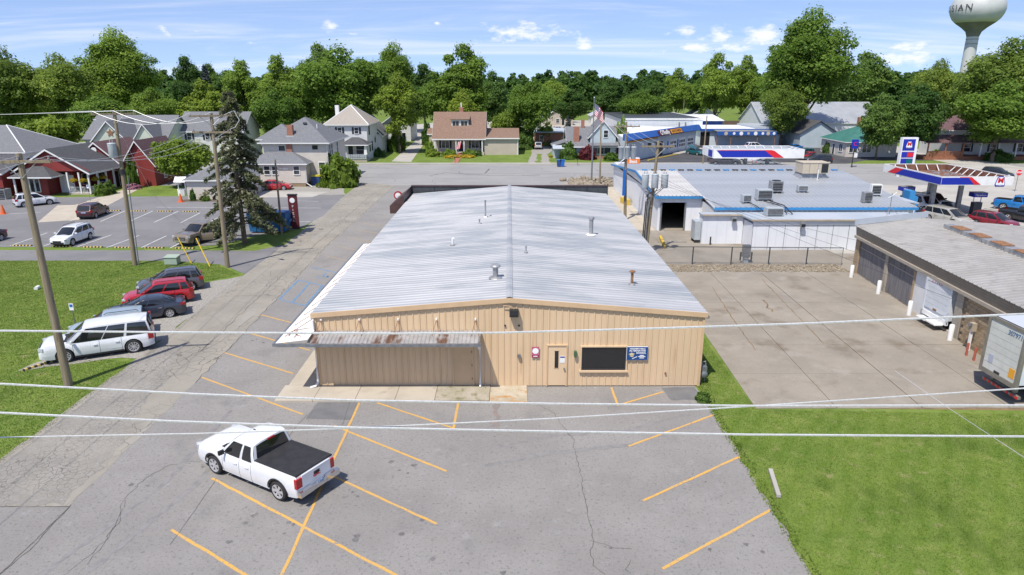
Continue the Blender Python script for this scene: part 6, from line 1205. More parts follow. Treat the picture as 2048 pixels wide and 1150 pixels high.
    for q in k['wx']:
        for s in (-1, 1):
            o = inst(WT, 'wheel', t, (q, s * (W_ / 2 - .13), wr), (0, 0, 0 if s < 0 else math.pi), (wr, .25, wr)); inst(RIM[rim], 'rim', o)
        if lower:
            for s in (-1, 1):
                mb = MB(); Ra = wr + .07
                for a in range(0, 180, 15):
                    P = []
                    for aa, r_ in ((a, Ra), (a + 15, Ra), (a + 15, Ra + .07), (a, Ra + .07)):
                        x, z = q + r_ * math.cos(R(aa)), wr + r_ * math.sin(R(aa)); P.append((x, s * (yy(max(-hl, min(hl, x)), z) + .012), z))
                    mb.poly(P)
                mb.build('arch_trim', low, t)
    # lamps, grille, bumpers, plates, mirrors
    xf = hl - .1; zf = zt(hl - .25); truck = kind in ('pickup', 'crew', 'suburban')
    for s in (-1, 1):
        MB().obox((hl - .2, s * (hw(hl - .2) - .17), zf - (.14 if truck else .1)), (.26, .32, .18 if truck else .12), -s * R(30)).build('headlight', M['lamp_clear'], t)
        if kind in ('pickup', 'crew'): MB().box(-hl - .012, s * (W_ / 2 - .2) - .1, .82, -hl + .12, s * (W_ / 2 - .2) + .105 + (0 if s < 0 else .07) - (.07 if s < 0 else 0) * 0, 1.2).build('taillight', M['lamp_red'], t)
        else:
            zc = k['prof'][2][1] - .12; hh = .5 if kind in ('minivan', 'suburban') else .3 if kind in ('suv', 'van') else .2
            MB().obox((-hl + .17, s * (hw(-hl + .18) - .1), zc + (.02 if hh > .25 else 0)), (.3, .19, hh * .85), s * R(18)).build('taillight', M['lamp_red'], t)
    gw = W_ * (.56 if truck else .42)
    g = MB().obox((hl - .05, 0, zf - (.32 if truck else .24)), (.12, gw, .3 if truck else .16)).build('grille', M['trim_black'], t)
    if truck: MB().obox((hl + .02, 0, zf - .32), (.03, gw * .96, .05)).obox((hl + .015, 0, zf - .2), (.03, gw, .03)).obox((hl + .015, 0, zf - .45), (.03, gw, .03)).build('grille_bar', M['chrome'], g)
    MB().obox((hl - .06, 0, gc + .18), (.14, W_ * .7, .16)).build('lower_intake', M['trim_black'] if not truck else M['chrome'], t)
    if kind in ('pickup', 'crew'):
        MB().box(-hl - .2, -W_ / 2 + .02, .52, -hl - .02, -.35, .74).box(-hl - .2, .35, .52, -hl - .02, W_ / 2 - .02, .74).box(-hl - .16, -.35, .5, -hl - .02, .35, .66).build('rear_bumper', M['chrome'], t)
        tg = MB().box(-hl - .012, -W_ / 2 + .3, .8, -hl + .05, W_ / 2 - .3, 1.27).build('tailgate', pt, t); MB().box(-hl - .03, -.14, 1.02, -hl - .013, .14, 1.14).build('handle', M['trim_black'], tg); MB().box(-hl - .18, -.17, .665, -hl - .16, .17, .78).build('plate', M['plate_blue'], t)
        MB().box(bed[0] + .02, -W_ / 2 + .18, .78, bed[1] - .02, W_ / 2 - .18, .82).build('bed_floor', M['trim_black'], t)
        MB().box(bed[0] + .02, -W_ / 2 + .16, .8, bed[1] - .02, -W_ / 2 + .2, 1.27).box(bed[0] + .02, W_ / 2 - .2, .8, bed[1] - .02, W_ / 2 - .16, 1.27).box(bed[1] - .08, -W_ / 2 + .2, .8, bed[1] - .02, W_ / 2 - .2, 1.25).build('bed_liner', M['trim_black'], t)
        MB().obox((rb - .03 if False else (rb + rt) / 2 - .055 + .04, 0, zr_ - .08), (.05, .34, .06)).build('brake_light', M['lamp_red'], t)
    else:
        MB().obox((-hl + .02, 0, .82 if kind != 'sedan' else .72), (.05, .5, .14)).build('plate', M['plate_blue'], t)
        MB().obox((-hl + .05, 0, gc + .2), (.16, W_ * .78, .14)).build('rear_bumper', M['trim_black'], t)
    for s in (-1, 1):
        x = fb - .28; z = zt(x) + .1
        if detail: MB().obox((x, s * (W_ / 2 + .1), z + .02), (.1, .22, .17 if truck else .13), s * R(-8)).build('mirror', pt if kind not in ('pickup',) else M['trim_black'], t)
    if k['rails']:
        for s in (-1, 1): MB().path([(rt + .15, s * wt_ * .9, zr_ - .03), (rt + .25, s * wt_ * .9, zr_ + .05), (ft - .2, s * wt_ * .9, zr_ + .05), (ft - .05, s * wt_ * .9, zr_ - .04)], .02).build('roof_rail', M['trim_black'], t)
    if kind in ('suburban', 'suv') and detail: 
        for s in (-1, 1): MB().box(k['wx'][0] + .5, s * (W_ / 2 - .08) - .05, gc - .03, k['wx'][1] - .5, s * (W_ / 2 - .08) + .05, gc + .07).build('side_step', M['trim_black'], t)
    if cover: MB().box(bed[0] - .03, -W_ / 2 + .1, 1.29, bed[1] + .05, W_ / 2 - .1, 1.325).build('tonneau_cover', M['vinyl_black'], t); MB().box(bed[0] - .05, -W_ / 2 + .09, 1.27, bed[0] - .031, W_ / 2 - .09, 1.32).build('cover_rail', M['trim_black'], t)
    if hatch: MB().prism([(rt - .1, -.7, zr_), (rt - .1, .7, zr_), (rt - 1.0, .65, zr_ + .35), (rt - 1.0, -.65, zr_ + .35)], (0, 0, .05)).build('open_hatch', pt, t)
    return t
WHITE = ('paint_white', (.72, .73, .74)); BLACK = ('paint_black', (.012, .012, .014))
tk = car('pickup', 'white pickup truck with black bed cover in the foreground lot', (-9.24, 22.71), 149.6, *WHITE, rim='c', cover=True, lower='trim_black')
letters(tk, 'GMC', .16, (-2.95, 0, .98), M['sign_bright_red'], R(-90), bold=.006, name='tailgate_badge'); MB().obox((.35, 0, 1.93), (.12, .03, .05)).build('antenna_fin', M['trim_black'], tk)
G1 = 'cars on the gravel pad by the lawn'
car('suburban', 'long white SUV nearest in the row on the gravel pad', (-22.42, 34.93), 205.7, *WHITE, G1, 'b', lower=None)
car('suv', 'pale blue-grey SUV hidden behind the long white SUV', (-23.2, 37.35), 205.7, 'paint_iceblue', (.3, .36, .4), G1, 'a')
car('sedan', 'dark navy sedan in the gravel pad row', (-22.88, 40.77), 205.7, 'paint_navy', (.03, .036, .055), G1, 'e')
car('suv', 'bright red hatchback SUV in the gravel pad row', (-23.45, 43.6), 206, 'paint_red', (.42, .012, .016), G1, 'a')
car('suv', 'dark grey boxy SUV last in the gravel pad row', (-24.02, 46.45), 205.7, 'paint_darkgrey', (.075, .075, .085), G1, 'c', lower='trim_black')
G2 = 'cars in the restaurant parking lot'
car('suv', 'white crossover parked beside the red restaurant door', (-56.57, 81.14), 46, *WHITE, G2, 'a'); car('suv', 'dark maroon SUV parked at the concrete walk', (-45.6, 74.2), 95, 'paint_maroon', (.06, .008, .014), G2, 'a')
car('suv', 'white crossover facing the driveway, nose to the wheel stops', (-40.15, 61.5), -92, *WHITE, G2, 'a'); car('crew', 'tan-brown pickup with its driver door open beneath the conifer', (-28.6, 62.3), 253, 'paint_tan', (.2, .16, .115), G2, 'c', open_door=True)
car('sedan', 'dark red car just entering at the left edge of the lot', (-48.2, 61.0), -95, 'paint_maroon', (.06, .008, .014), G2, 'a')
car('sedan', 'red car behind the conifer near the cream house', (-32.0, 93.2), 8, 'paint_red', (.42, .012, .016), None, 'a')
car('crew', 'dark pickup parked under trees at far left', (-84, 138), 55, *BLACK, None, 'a', detail=0); car('suburban', 'white SUV under trees at far left', (-89, 146), 50, *WHITE, None, 'a', detail=0)
car('suv', 'silver SUV parked on the gravel driveway', (6.3, 151), 88, 'paint_silver', (.42, .42, .41), None, 'a', detail=0); car('sedan', 'dark car at the top of the gravel driveway', (10.0, 155), -88, 'paint_darkgrey', (.075, .075, .085), None, 'a', detail=0)
vn = car('van', 'white and orange delivery van with lettering on the main street', (20.1, 117.9), 180, *WHITE, None, 'a', rear_glass=False, name='delivery_van')
pm('van_orange', (.75, .2, .03)); MB().box(-2.2, .83, .5, .1, .925, 1.62).build('wrap_panel', M['van_orange'], vn); MB().box(-2.2, -.925, .5, .1, -.83, 1.62).build('wrap_panel', M['van_orange'], vn); letters(vn, 'Best', .8, (-1.0, .935, 1.15), M['sign_white'], math.pi, bold=.02)
G3 = 'cars at the parts store'
car('sedan', 'teal hatchback with its hatch raised outside the bay doors', (37.4, 138.6), -63, 'paint_teal', (.01, .1, .11), G3, 'a', detail=0, hatch=True); car('crew', 'dark grey pickup seen under the left of the long canopy', (37.6, 120.6), 0, 'paint_gunmetal', (.06, .06, .064), G3, 'a', detail=1)
car('sedan', 'silver-green sedan seen under the right of the long canopy', (44.6, 119.2), 0, 'paint_sage', (.25, .26, .25), G3, 'a', detail=1); car('crew', 'white pickup behind the silver-green sedan', (43.3, 124.6), 4, *WHITE, G3, 'a', detail=0)
for x, y, d, nm, col, lb, kd in [(55.4, 122.8, 195, *BLACK, 'black hatchback nearest in the angled row', 'suv'), (56.2, 126.6, 196, 'paint_darkgrey', (.075, .075, .085), 'dark grey car second in the angled row', 'sedan'), (56.5, 130.6, 197, 'paint_red', (.42, .012, .016), 'red car third in the angled row', 'sedan'), (57.5, 135.0, 198, 'paint_teal', (.01, .1, .11), 'teal-dark car fourth in the angled row', 'suv'), (53.0, 149.5, 10, *WHITE, 'white car in front of the brand banner', 'suv'), (60.0, 147.0, 200, 'paint_blue', (.01, .15, .42), 'blue car half hidden by the tall tree', 'sedan')]:
    car(kd, lb + ' at the parts store', (x, y), d, nm, col, G3, 'a', detail=0)
G4 = 'vehicles on the station forecourt'
car('suv', 'black SUV turning on the side street by the stop sign', (74.6, 104.6), -62, *BLACK, G4, 'a', detail=1)
car('minivan', 'silver-gold minivan in front of the fuel pumps', (45.85, 70.3), -72, 'paint_gold', (.4, .39, .35), G4, 'a'); car('suv', 'red hatchback right of the silver minivan', (49.1, 67.9), -64, 'paint_cherry', (.2, .008, .016), G4, 'a')
car('crew', 'bright blue pickup truck at the right edge', (58.6, 76.9), -48, 'paint_blue', (.01, .15, .42), G4, 'a'); car('crew', 'black pickup truck in front of the blue one', (54.6, 70.3), -58, *BLACK, G4, 'a')
car('crew', 'black pickup fuelling under the open canopy', (49.4, 79.3), -88, *BLACK, G4, 'd', detail=1); car('suburban', 'white SUV fuelling behind the silver minivan', (47.4, 77.2), -88, *WHITE, G4, 'a', detail=1); car('sedan', 'dark car at the left fuel island', (44.2, 75.0), -80, 'paint_navy', (.03, .036, .055), G4, 'a', detail=1)
car('sedan', 'blue car in the far lot behind the flag', (26.5, 205), 170, 'paint_blue', (.01, .15, .42), None, 'a', detail=0); car('sedan', 'white car in the far lot left of the blue car', (14.5, 206), 5, *WHITE, None, 'a', detail=0)
# dumpster, wheel stops, cones, small posts
pm('dumpster_blue', (.015, .11, .27), (.02, .13, .3), 2, .55)
db = thing('dumpster', 'blue dumpster behind the conifer and light pole', 'dumpster', (-23.6, 66.2), R(0), None, False)
MB().prism([(-1.7, -.8, .15), (1.7, -.8, .15), (1.9, -.8, 1.9), (-1.9, -.8, 1.9)], (0, 1.7, 0)).build('bin_body', M['dumpster_blue'], db)
for s in (-1, 1): MB().box(s * .95 - .9, -.85, 1.9, s * .95 + .9, .95, 1.98).build('lid', M['bin_blue'], db)
for x in (-1.1, 0, 1.1): MB().box(x - .05, -.87, .2, x + .05, -.805, 1.8).build('rib', M['dumpster_blue'], db)
for s in (-1, 1): MB().box(s * 1.95 - .12, -.3, 1.0, s * 1.95 + .12, .5, 1.2).build('lift_pocket', M['dumpster_blue'], db)
pm('stop_black', (.03, .03, .03), None, 1, .8); pm('stop_yellow', (.62, .42, .08), (.55, .42, .15), 9, .7)
def wheel_stop(loc, deg, lb, g):
    t = thing('wheel_stop', lb, 'wheel stop', loc, R(deg), g, False); n = 6
    MB().prism([(-.9, -.075, 0), (-.9, .075, 0), (-.9, .055, .1), (-.9, -.055, .1)], (1.8, 0, 0)).build('rubber_bar', M['stop_black'], t)
    for k in range(n): x = -.85 + k * .3; MB().prism([(x, -.078, .012), (x, .078, .012), (x, .057, .104), (x, -.057, .104)], (.14, 0, 0)).build('stripe', M['stop_yellow'], t)
rs_ = ['leftmost', 'second', 'third', 'fourth', 'fifth', 'sixth']
for i, px in enumerate([(-43.9, 60.1), (-40.1, 59.75), (-37.2, 59.5), (-34.3, 59.3), (-31.6, 59.2), (-28.8, 59.0)]): wheel_stop(px, 0, rs_[i] + ' black and yellow wheel stop in the near row of the restaurant lot', 'near row of wheel stops')
for i, px in enumerate([(-45.3, 77.3), (-42.3, 77.1), (-39.2, 76.9), (-36.2, 76.7)]): wheel_stop(px, 0, rs_[i] + ' black and yellow wheel stop in the far row of the restaurant lot', 'far row of wheel stops')
wheel_stop((-24.51, 33.17), 60, 'black and yellow wheel stop in front of the long white SUV', None)
for a, b in [((-45.0, 60.1), (-45.2, 65.6)), ((-41.9, 60), (-42, 65.4)), ((-38.69, 59.7), (-38.4, 64.6)), ((-35.9, 59.3), (-35.6, 64.4)), ((-32.8, 59.3), (-32.9, 64.2)), ((-30.17, 59.2), (-30.2, 64)), ((-46.6, 71.5), (-47.2, 77.6)), ((-43.2, 71.2), (-43.9, 77.3)), ((-40.1, 70.7), (-40.7, 77.2)), ((-37.3, 70.7), (-37.7, 77)), ((-34.4, 70.4), (-34.8, 76)), ((-31.5, 70.2), (-31.8, 76.5)), ((-52, 64), (-53, 69)), ((-60, 74), (-53, 76.5)), ((-41.4, 79.6), (-22.0, 79.0)), ((-28, 71.2), (-21, 71.0)), ((-27, 75.4), (-24, 75.3)), ((-26.5, 84), (-23.5, 83.6))]: pline(rlot, a, b, M['line_white'], .11, .018)
pm('cone_orange', (.75, .13, .02), (.65, .12, .03), 5, .6)
for p, lb in (((-56.48, 75.51), 'orange traffic cone at the left edge of the lot'), ((-40.27, 83.29), 'orange traffic cone left of the white garage')):
    t = thing('traffic_cone', lb, 'cone', (*p, 0), 0, 'orange traffic cones'); MB().lathe((*p, .04), [(.26, 0), (.06, 1.0), (0, 1.01)], 12).build('cone_body', M['cone_orange'], t); MB().box(p[0] - .35, p[1] - .35, 0, p[0] + .35, p[1] + .35, .05).build('cone_base', M['cone_orange'], t)

# ---------------------------------------------------------------- trees and shrubs
def leaf_mat(name, dark, light, warm, tr=.55):
    m = bpy.data.materials.new(name); m.use_nodes = True; MATS[name] = m; nt = m.node_tree; N = nt.nodes; L = nt.links; N.clear()
    at = N.new('ShaderNodeAttribute'); at.attribute_name = 'tone'; oi = N.new('ShaderNodeObjectInfo')
    r = N.new('ShaderNodeValToRGB'); r.color_ramp.elements[0].color = (*dark, 1); r.color_ramp.elements[0].position = .05; r.color_ramp.elements[1].color = (*light, 1); r.color_ramp.elements[1].position = .8; e = r.color_ramp.elements.new(1.0); e.color = (*warm, 1)
    L.new(at.outputs['Fac'], r.inputs[0])
    hs = N.new('ShaderNodeHueSaturation'); L.new(r.outputs[0], hs.inputs['Color']); mr = N.new('ShaderNodeMapRange'); L.new(oi.outputs['Random'], mr.inputs[0]); mr.inputs[3].default_value = .78; mr.inputs[4].default_value = 1.3; L.new(mr.outputs[0], hs.inputs['Value']); m2 = N.new('ShaderNodeMapRange'); L.new(oi.outputs['Random'], m2.inputs[0]); m2.inputs[3].default_value = .51; m2.inputs[4].default_value = .485; L.new(m2.outputs[0], hs.inputs['Hue'])
    d = N.new('ShaderNodeBsdfPrincipled'); L.new(hs.outputs[0], d.inputs['Base Color']); d.inputs['Roughness'].default_value = .55; d.inputs['Specular IOR Level'].default_value = .25
    t = N.new('ShaderNodeBsdfTranslucent'); L.new(hs.outputs[0], t.inputs[0]); mx = N.new('ShaderNodeMixShader'); mx.inputs[0].default_value = tr; L.new(d.outputs[0], mx.inputs[1]); L.new(t.outputs[0], mx.inputs[2])
    o = N.new('ShaderNodeOutputMaterial'); L.new(mx.outputs[0], o.inputs[0]); return m
leaf_mat('leaf_maple', (.1, .18, .026), (.22, .345, .055), (.32, .43, .09)); leaf_mat('leaf_olive', (.13, .2, .036), (.28, .38, .07), (.39, .46, .1)); leaf_mat('leaf_dark', (.07, .145, .032), (.15, .255, .056), (.21, .32, .07))
leaf_mat('leaf_lime', (.14, .21, .028), (.29, .4, .055), (.39, .47, .085)); leaf_mat('leaf_spruce', (.075, .09, .045), (.16, .18, .095), (.26, .23, .14), .35); leaf_mat('leaf_bluespruce', (.09, .12, .115), (.17, .2, .195), (.23, .25, .24), .2); leaf_mat('leaf_red', (.07, .014, .018), (.15, .025, .03), (.2, .05, .035), .25); leaf_mat('leaf_flower', (.3, .2, .02), (.55, .42, .03), (.65, .5, .1), .2); leaf_mat('leaf_pink', (.3, .12, .18), (.5, .25, .32), (.6, .35, .4), .2)
def quads(ctr, nrm, size, rs, asp=.75):
    n = len(ctr); a = rs.normal(size=(n, 3)); u = np.cross(nrm, a); u /= np.linalg.norm(u, axis=1)[:, None] + 1e-9; v = np.cross(nrm, u)
    s = size[:, None]; bend = nrm * (s * .18)
    V = np.empty((n, 4, 3)); V[:, 0] = ctr - u * s + bend * -1; V[:, 1] = ctr - v * s * asp; V[:, 2] = ctr + u * s - bend; V[:, 3] = ctr + v * s * asp
    return V
def leaf_mesh(name, V, tone, mat):
    n = len(V); me = bpy.data.meshes.new(name); me.vertices.add(n * 4); me.vertices.foreach_set('co', V.astype(np.float32).ravel())
    me.loops.add(n * 4); me.loops.foreach_set('vertex_index', np.arange(n * 4, dtype=np.int32)); me.polygons.add(n); me.polygons.foreach_set('loop_start', np.arange(0, n * 4, 4, dtype=np.int32))
    me.materials.append(mat); me.update(calc_edges=True); a = me.attributes.new('tone', 'FLOAT', 'FACE'); a.data.foreach_set('value', np.clip(tone, 0, 1).astype(np.float32)); me.update(); return me
def crown_arrays(seed, H, Wd, base, nl, n, ls, shape='round', sparse=0.0):
    """leaf quads of a broadleaf crown: lobes filling an envelope; returns quads, tones, lobe centres"""
    rs = np.random.RandomState(seed); ch = H - base; cz = base + ch * .5; lob = []
    for i in range(nl):
        d = rs.normal(size=3); d /= np.linalg.norm(d); q = rs.uniform(.35, .95) ** .6 * .72
        z = d[2] * q
        env = {'round': 1.0, 'oval': 1.0, 'tall': .75 + .25 * (1 - z), 'spread': 1.0 + .15 * z}[shape]
        spur = rs.rand() < .22; q *= 1.3 if spur else 1.0; z = d[2] * q
        if spur: lob.append((d[0] * q * Wd / 2 * env, d[1] * q * Wd / 2 * env, cz + z * ch / 2 * .92, rs.uniform(.1, .17) * Wd / 2)); continue
        lob.append((d[0] * q * Wd / 2 * env, d[1] * q * Wd / 2 * env, cz + z * ch / 2, rs.uniform(.2, .34) * Wd / 2 * (1 if shape != 'tall' else .85)))
    lob.append((0, 0, H - .22 * Wd / 2 - .1, .24 * Wd / 2))
    lob = np.array(lob); wts = lob[:, 3] ** 2; wts /= wts.sum(); idx = rs.choice(len(lob), n, p=wts)
    d = rs.normal(size=(n, 3)); d[:, 2] += .25; d /= np.linalg.norm(d, axis=1)[:, None]
    rr = rs.uniform(.62, 1.12, n) ; lump = 1 + .18 * np.sin(d[:, 0] * 5 + idx) * np.sin(d[:, 1] * 6 + idx * 2) + .12 * np.sin(d[:, 2] * 8 + idx)
    C_ = lob[idx, :3] + d * (lob[idx, 3] * rr * lump)[:, None] * np.array([1, 1, .82])
    # twig tips reaching past the outline
    tip = rs.rand(n) < .05; C_[tip] += d[tip] * (lob[idx[tip], 3] * .35)[:, None]
    nr = d + rs.normal(size=(n, 3)) * .55 + np.array([0, 0, .75]); nr /= np.linalg.norm(nr, axis=1)[:, None]
    size = ls * rs.uniform(.5, 1.3, n); lt = rs.rand(len(lob)); tone = .5 * lt[idx] + .5 * rs.rand(n)
    keep = C_[:, 2] > base * .7
    return quads(C_[keep], nr[keep], size[keep], rs), tone[keep], lob
def trunk_mb(lob, H, base, r, seed, nb=8):
    rnd_ = random.Random(seed); mb = MB(); top = base + (H - base) * .62
    pts = [(0, 0, -.1), (rnd_.uniform(-.1, .1) * r * 3, 0, base * .6), (rnd_.uniform(-.3, .3) * r * 2, rnd_.uniform(-.3, .3) * r * 2, base + .5), (rnd_.uniform(-1, 1) * r, rnd_.uniform(-1, 1) * r, top)]
    mb.path(pts, [r * 1.25, r, r * .8, r * .25], 9)
    L2 = sorted(lob.tolist(), key=lambda q: -q[3])[:nb]
    for q in L2:
        s = Vector(pts[2]).lerp(Vector(pts[3]), rnd_.uniform(0, .7)); e = Vector(q[:3]); m = s.lerp(e, .5) + Vector((0, 0, -.06 * (e - s).length)); mb.path([s, m, e], [r * .4, r * .26, r * .08], 6)
    return mb
TV = {}
def make_variant(key, seed, H, Wd, base, nl, n, ls, shape, mat, r=None):
    V, tone, lob = crown_arrays(seed, H, Wd, base, nl, n, ls, shape); TV[key] = (leaf_mesh('crown', V, tone, M[mat]), trunk_mb(lob, H, base, r or H * .018, seed).mesh('trunk', M['bark'], 60), H, Wd)
make_variant('maple', 1, 15, 13, 2.6, 44, 32000, .2, 'round', 'leaf_maple'); make_variant('maple2', 2, 17, 15, 3.0, 50, 36000, .22, 'spread', 'leaf_maple'); make_variant('tall', 3, 27, 20, 4.5, 64, 46000, .25, 'tall', 'leaf_maple', .6); make_variant('dark', 4, 17, 13, 2.5, 42, 30000, .23, 'oval', 'leaf_dark')
make_variant('olive', 5, 19, 17, 3.2, 52, 32000, .23, 'spread', 'leaf_olive'); make_variant('lime', 6, 14, 10, 2.0, 38, 22000, .2, 'oval', 'leaf_lime'); make_variant('green', 7, 19, 14, 3.0, 46, 34000, .22, 'tall', 'leaf_maple'); make_variant('dense', 8, 13, 11, 1.2, 42, 26000, .2, 'oval', 'leaf_dark'); make_variant('low', 9, 6.5, 9, 1.4, 26, 12000, .2, 'spread', 'leaf_lime')
def tree(key, label, x, y, H=None, W=None, rz=None, group='trees beyond the main street', name='broadleaf_tree', mat=None, z=0):
    cr, trk, h0, w0 = TV[key]; H = H or h0; sz = H / h0; sx = (W / w0) if W else sz
    t = thing(name, label, 'tree', (x, y, z), random.uniform(0, 6.28) if rz is None else rz, group, False)
    c = inst(cr, 'crown', t, sc=(sx, sx, sz)); inst(trk, 'trunk', t, sc=(sx, sx, sz)); return t
def conifer(seed, H, Wd, base, tiers, n, ls, mat, droop=.35, gap=0.0, power=1.0):
    """spruce: whorls of drooping boughs with needle sprays"""
    rs = np.random.RandomState(seed); C_ = []; Nn = []; tn = []; mb = MB().path([(0, 0, -.1), (0, 0, H * .5), (0, 0, H)], [H * .017, H * .011, H * .002], 8)
    for k in range(tiers):
        z = base + (H - base) * (k / tiers) ** .95; f = (1 - (z - base) / (H - base)) ** power; nb = rs.randint(5, 8)
        for b in range(nb):
            if rs.rand() < gap: continue
            a = rs.uniform(0, 6.28); Lb = Wd / 2 * f * rs.uniform(.65, 1.1) + .25; m = max(6, int(n * Lb / (Wd * tiers * 1.4)))
            t = rs.uniform(.15, 1, m) ** .8; zz = z + .12 * Lb * t - droop * Lb * t * t; sp = .2 * Lb * (1 - t * .6)
            px = np.cos(a) * Lb * t + rs.normal(size=m) * sp * .5 * -np.sin(a); py = np.sin(a) * Lb * t + rs.normal(size=m) * sp * .5 * np.cos(a)
            C_.append(np.stack([px, py, zz + rs.normal(size=m) * .1 - rs.rand(m) * .25 * sp], 1)); nr = rs.normal(size=(m, 3)) * .5 + np.array([0, 0, .8]); Nn.append(nr / np.linalg.norm(nr, axis=1)[:, None]); tn.append(np.full(m, rs.rand()) * .5 + rs.rand(m) * .5)
            mb.path([(0, 0, z), (math.cos(a) * Lb * .5, math.sin(a) * Lb * .5, z + .02 * Lb), (math.cos(a) * Lb * .95, math.sin(a) * Lb * .95, z - droop * Lb * .8)], [.05, .03, .01], 4)
    C_ = np.concatenate(C_); Nn = np.concatenate(Nn); tn = np.concatenate(tn); return leaf_mesh('crown', quads(C_, Nn, ls * rs.uniform(.6, 1.3, len(C_)), rs, .45), tn, M[mat]), mb.mesh('trunk', M['bark'], 60)
cm, tm = conifer(21, 13.6, 7.8, 1.9, 28, 14000, .19, 'leaf_spruce', .45, .26, .8); t = thing('spruce_tree', 'dark scraggly spruce on the grass island beside the pickup', 'tree', (-24.2, 61.0, 0), .4, None, False); inst(cm, 'crown', t); inst(tm, 'trunk', t)
cm2, tm2 = conifer(22, 17, 8, 1.0, 30, 12000, .3, 'leaf_bluespruce', .3, .0, 1.0)
for x, y, s, lb in ((-70.5, 166, 1.05, 'blue-grey spruce beside the tallest dark tree on the left'), (12.5, 150, .42, 'small blue spruce left of the blue-grey cottage')): t = thing('blue_spruce', lb, 'tree', (x, y, 0), 1, None, False); inst(cm2, 'crown', t, sc=s); inst(tm2, 'trunk', t, sc=s)
def X(px, Y): return (px - 1018.5) / 1365 * (Y * .9568 + 4.15)
TL_ = [('olive', 35, 150, 21.5, 19, 'tall yellow-olive tree at the far left edge'), ('olive', 145, 152, 20, 16, 'yellow-olive tree second from the left edge'), ('lime', 160, 172, 17, 11, 'yellowish tree in the gap right of the olive trees'), ('tall', 262, 168, 26, 21, 'tallest dark green tree at left with domed top'), ('low', 118, 128, 8, 12, 'low olive tree above the parked dark pickup'),
       ('maple', 225, 138, 12, 13, 'mid-height green tree behind the pale green house'), ('dark', 388, 195, 21, 11, 'dark round-topped tree right of the blue spruce'), ('green', 432, 205, 19, 11, 'distant tree between dark tree and lime tree'), ('lime', 420, 142, 14.5, 10.5, 'light green tree behind the white cape house'), ('green', 500, 150, 18.5, 12, 'green tree above the dark spruce'), ('green', 568, 165, 20, 13, 'green tree left of the big bright maple'),
       ('maple2', 690, 152, 21.5, 23, 'big bright green maple behind the patchy roof house'), ('dark', 648, 190, 24, 13, 'dark treetop showing over the big maple'), ('tall', 795, 200, 24.5, 17, 'open-crowned dark tree right of the big maple'), ('lime', 800, 142, 15.8, 10.5, 'yellow-green oval tree at the house driveway'), ('dark', 850, 195, 19, 12, 'dark tree behind the oval yellow-green tree'), ('green', 930, 166, 22.5, 17, 'large green tree directly behind the brown bungalow'), ('maple', 885, 170, 16, 13, 'lower green tree left behind the bungalow'), ('lime', 928, 154, 12.5, 7.5, 'small upright tree behind the bungalow chimney'),
       ('maple', 1065, 152, 14.6, 12.5, 'round bright green maple right of the bungalow'), ('low', 1012, 150, 8, 7.5, 'low dull green tree behind the bungalow annex'), ('dense', 1218, 205, 15.5, 12, 'dark rounded tree right of the flag'), ('maple', 1276, 188, 12, 12, 'bright green tree behind the white metal hall'), ('green', 1425, 192, 21.5, 14, 'tree left of the tallest tree on the right'), ('green', 1482, 196, 21, 12, 'upright tree close left of the tallest tree'),
       ('tall', 1600, 164, 30, 25, 'tallest tree at right with bare trunk by the hedge'), ('olive', 1560, 158, 14, 12, 'smaller tree leaning left of the tallest tree'), ('dark', 1712, 192, 22, 17, 'dark broad tree right of the tallest tree'), ('dense', 1752, 129, 12.2, 9.5, 'dense rounded tree behind the blue pole sign'), ('dense', 1822, 131, 14.0, 11, 'dense tree behind the station price sign'), ('olive', 1860, 175, 19.5, 14, 'olive tree below the water tower'), ('olive', 1990, 148, 23, 22, 'huge light olive tree at the right edge'), ('maple2', 1985, 126, 14.5, 18, 'spreading maple shading the porch house'), ('green', 2060, 160, 26, 20, 'tree top cut by the right frame edge'),
       ('maple', 320, 150, 13, 11, 'rounded tree right of the tallest left tree'), ('maple2', 560, 140, 13, 12, 'low green tree behind the cream house roof'), ('dark', 470, 175, 17, 11, 'dark tree left behind the cream house'), ('dark', 730, 185, 20, 14, 'dark tree between maple and oval tree'), ('dense', 985, 190, 17, 12, 'shaded tree left behind the round maple'), ('green', 1350, 215, 18, 12, 'green tree beyond the brown board fence'), ('maple', 1540, 190, 18, 14, 'tree left behind the white barn'), ('dark', 1650, 215, 22, 16, 'dark tree behind the white barn roof'), ('dense', 1930, 170, 17, 14, 'tree behind the spreading maple'), ('maple', 70, 175, 17, 15, 'tree behind the two olive trees'), ('maple', 620, 172, 19, 13, 'green tree left of the big maple crown')]
TL_ += [('dark', 1140, 215, 12, 13, 'dark tree behind the far small houses'), ('dense', 1045, 200, 13, 11, 'dark tree left behind the round maple'), ('maple', 1105, 245, 15, 14, 'mid-green tree over the far small houses'), ('dense', 1310, 235, 14, 13, 'tree behind the white hall, left'), ('maple', 1400, 240, 16, 15, 'tree beyond the white hall, right')]
for key, px, y, H, Wd, lb in TL_: tree(key, lb, X(px, y), y, H, Wd)
tree('low', 'low spreading lime-green tree beside the red restaurant', X(364, 96), 96.5, 6.6, 9.6, group=None); 
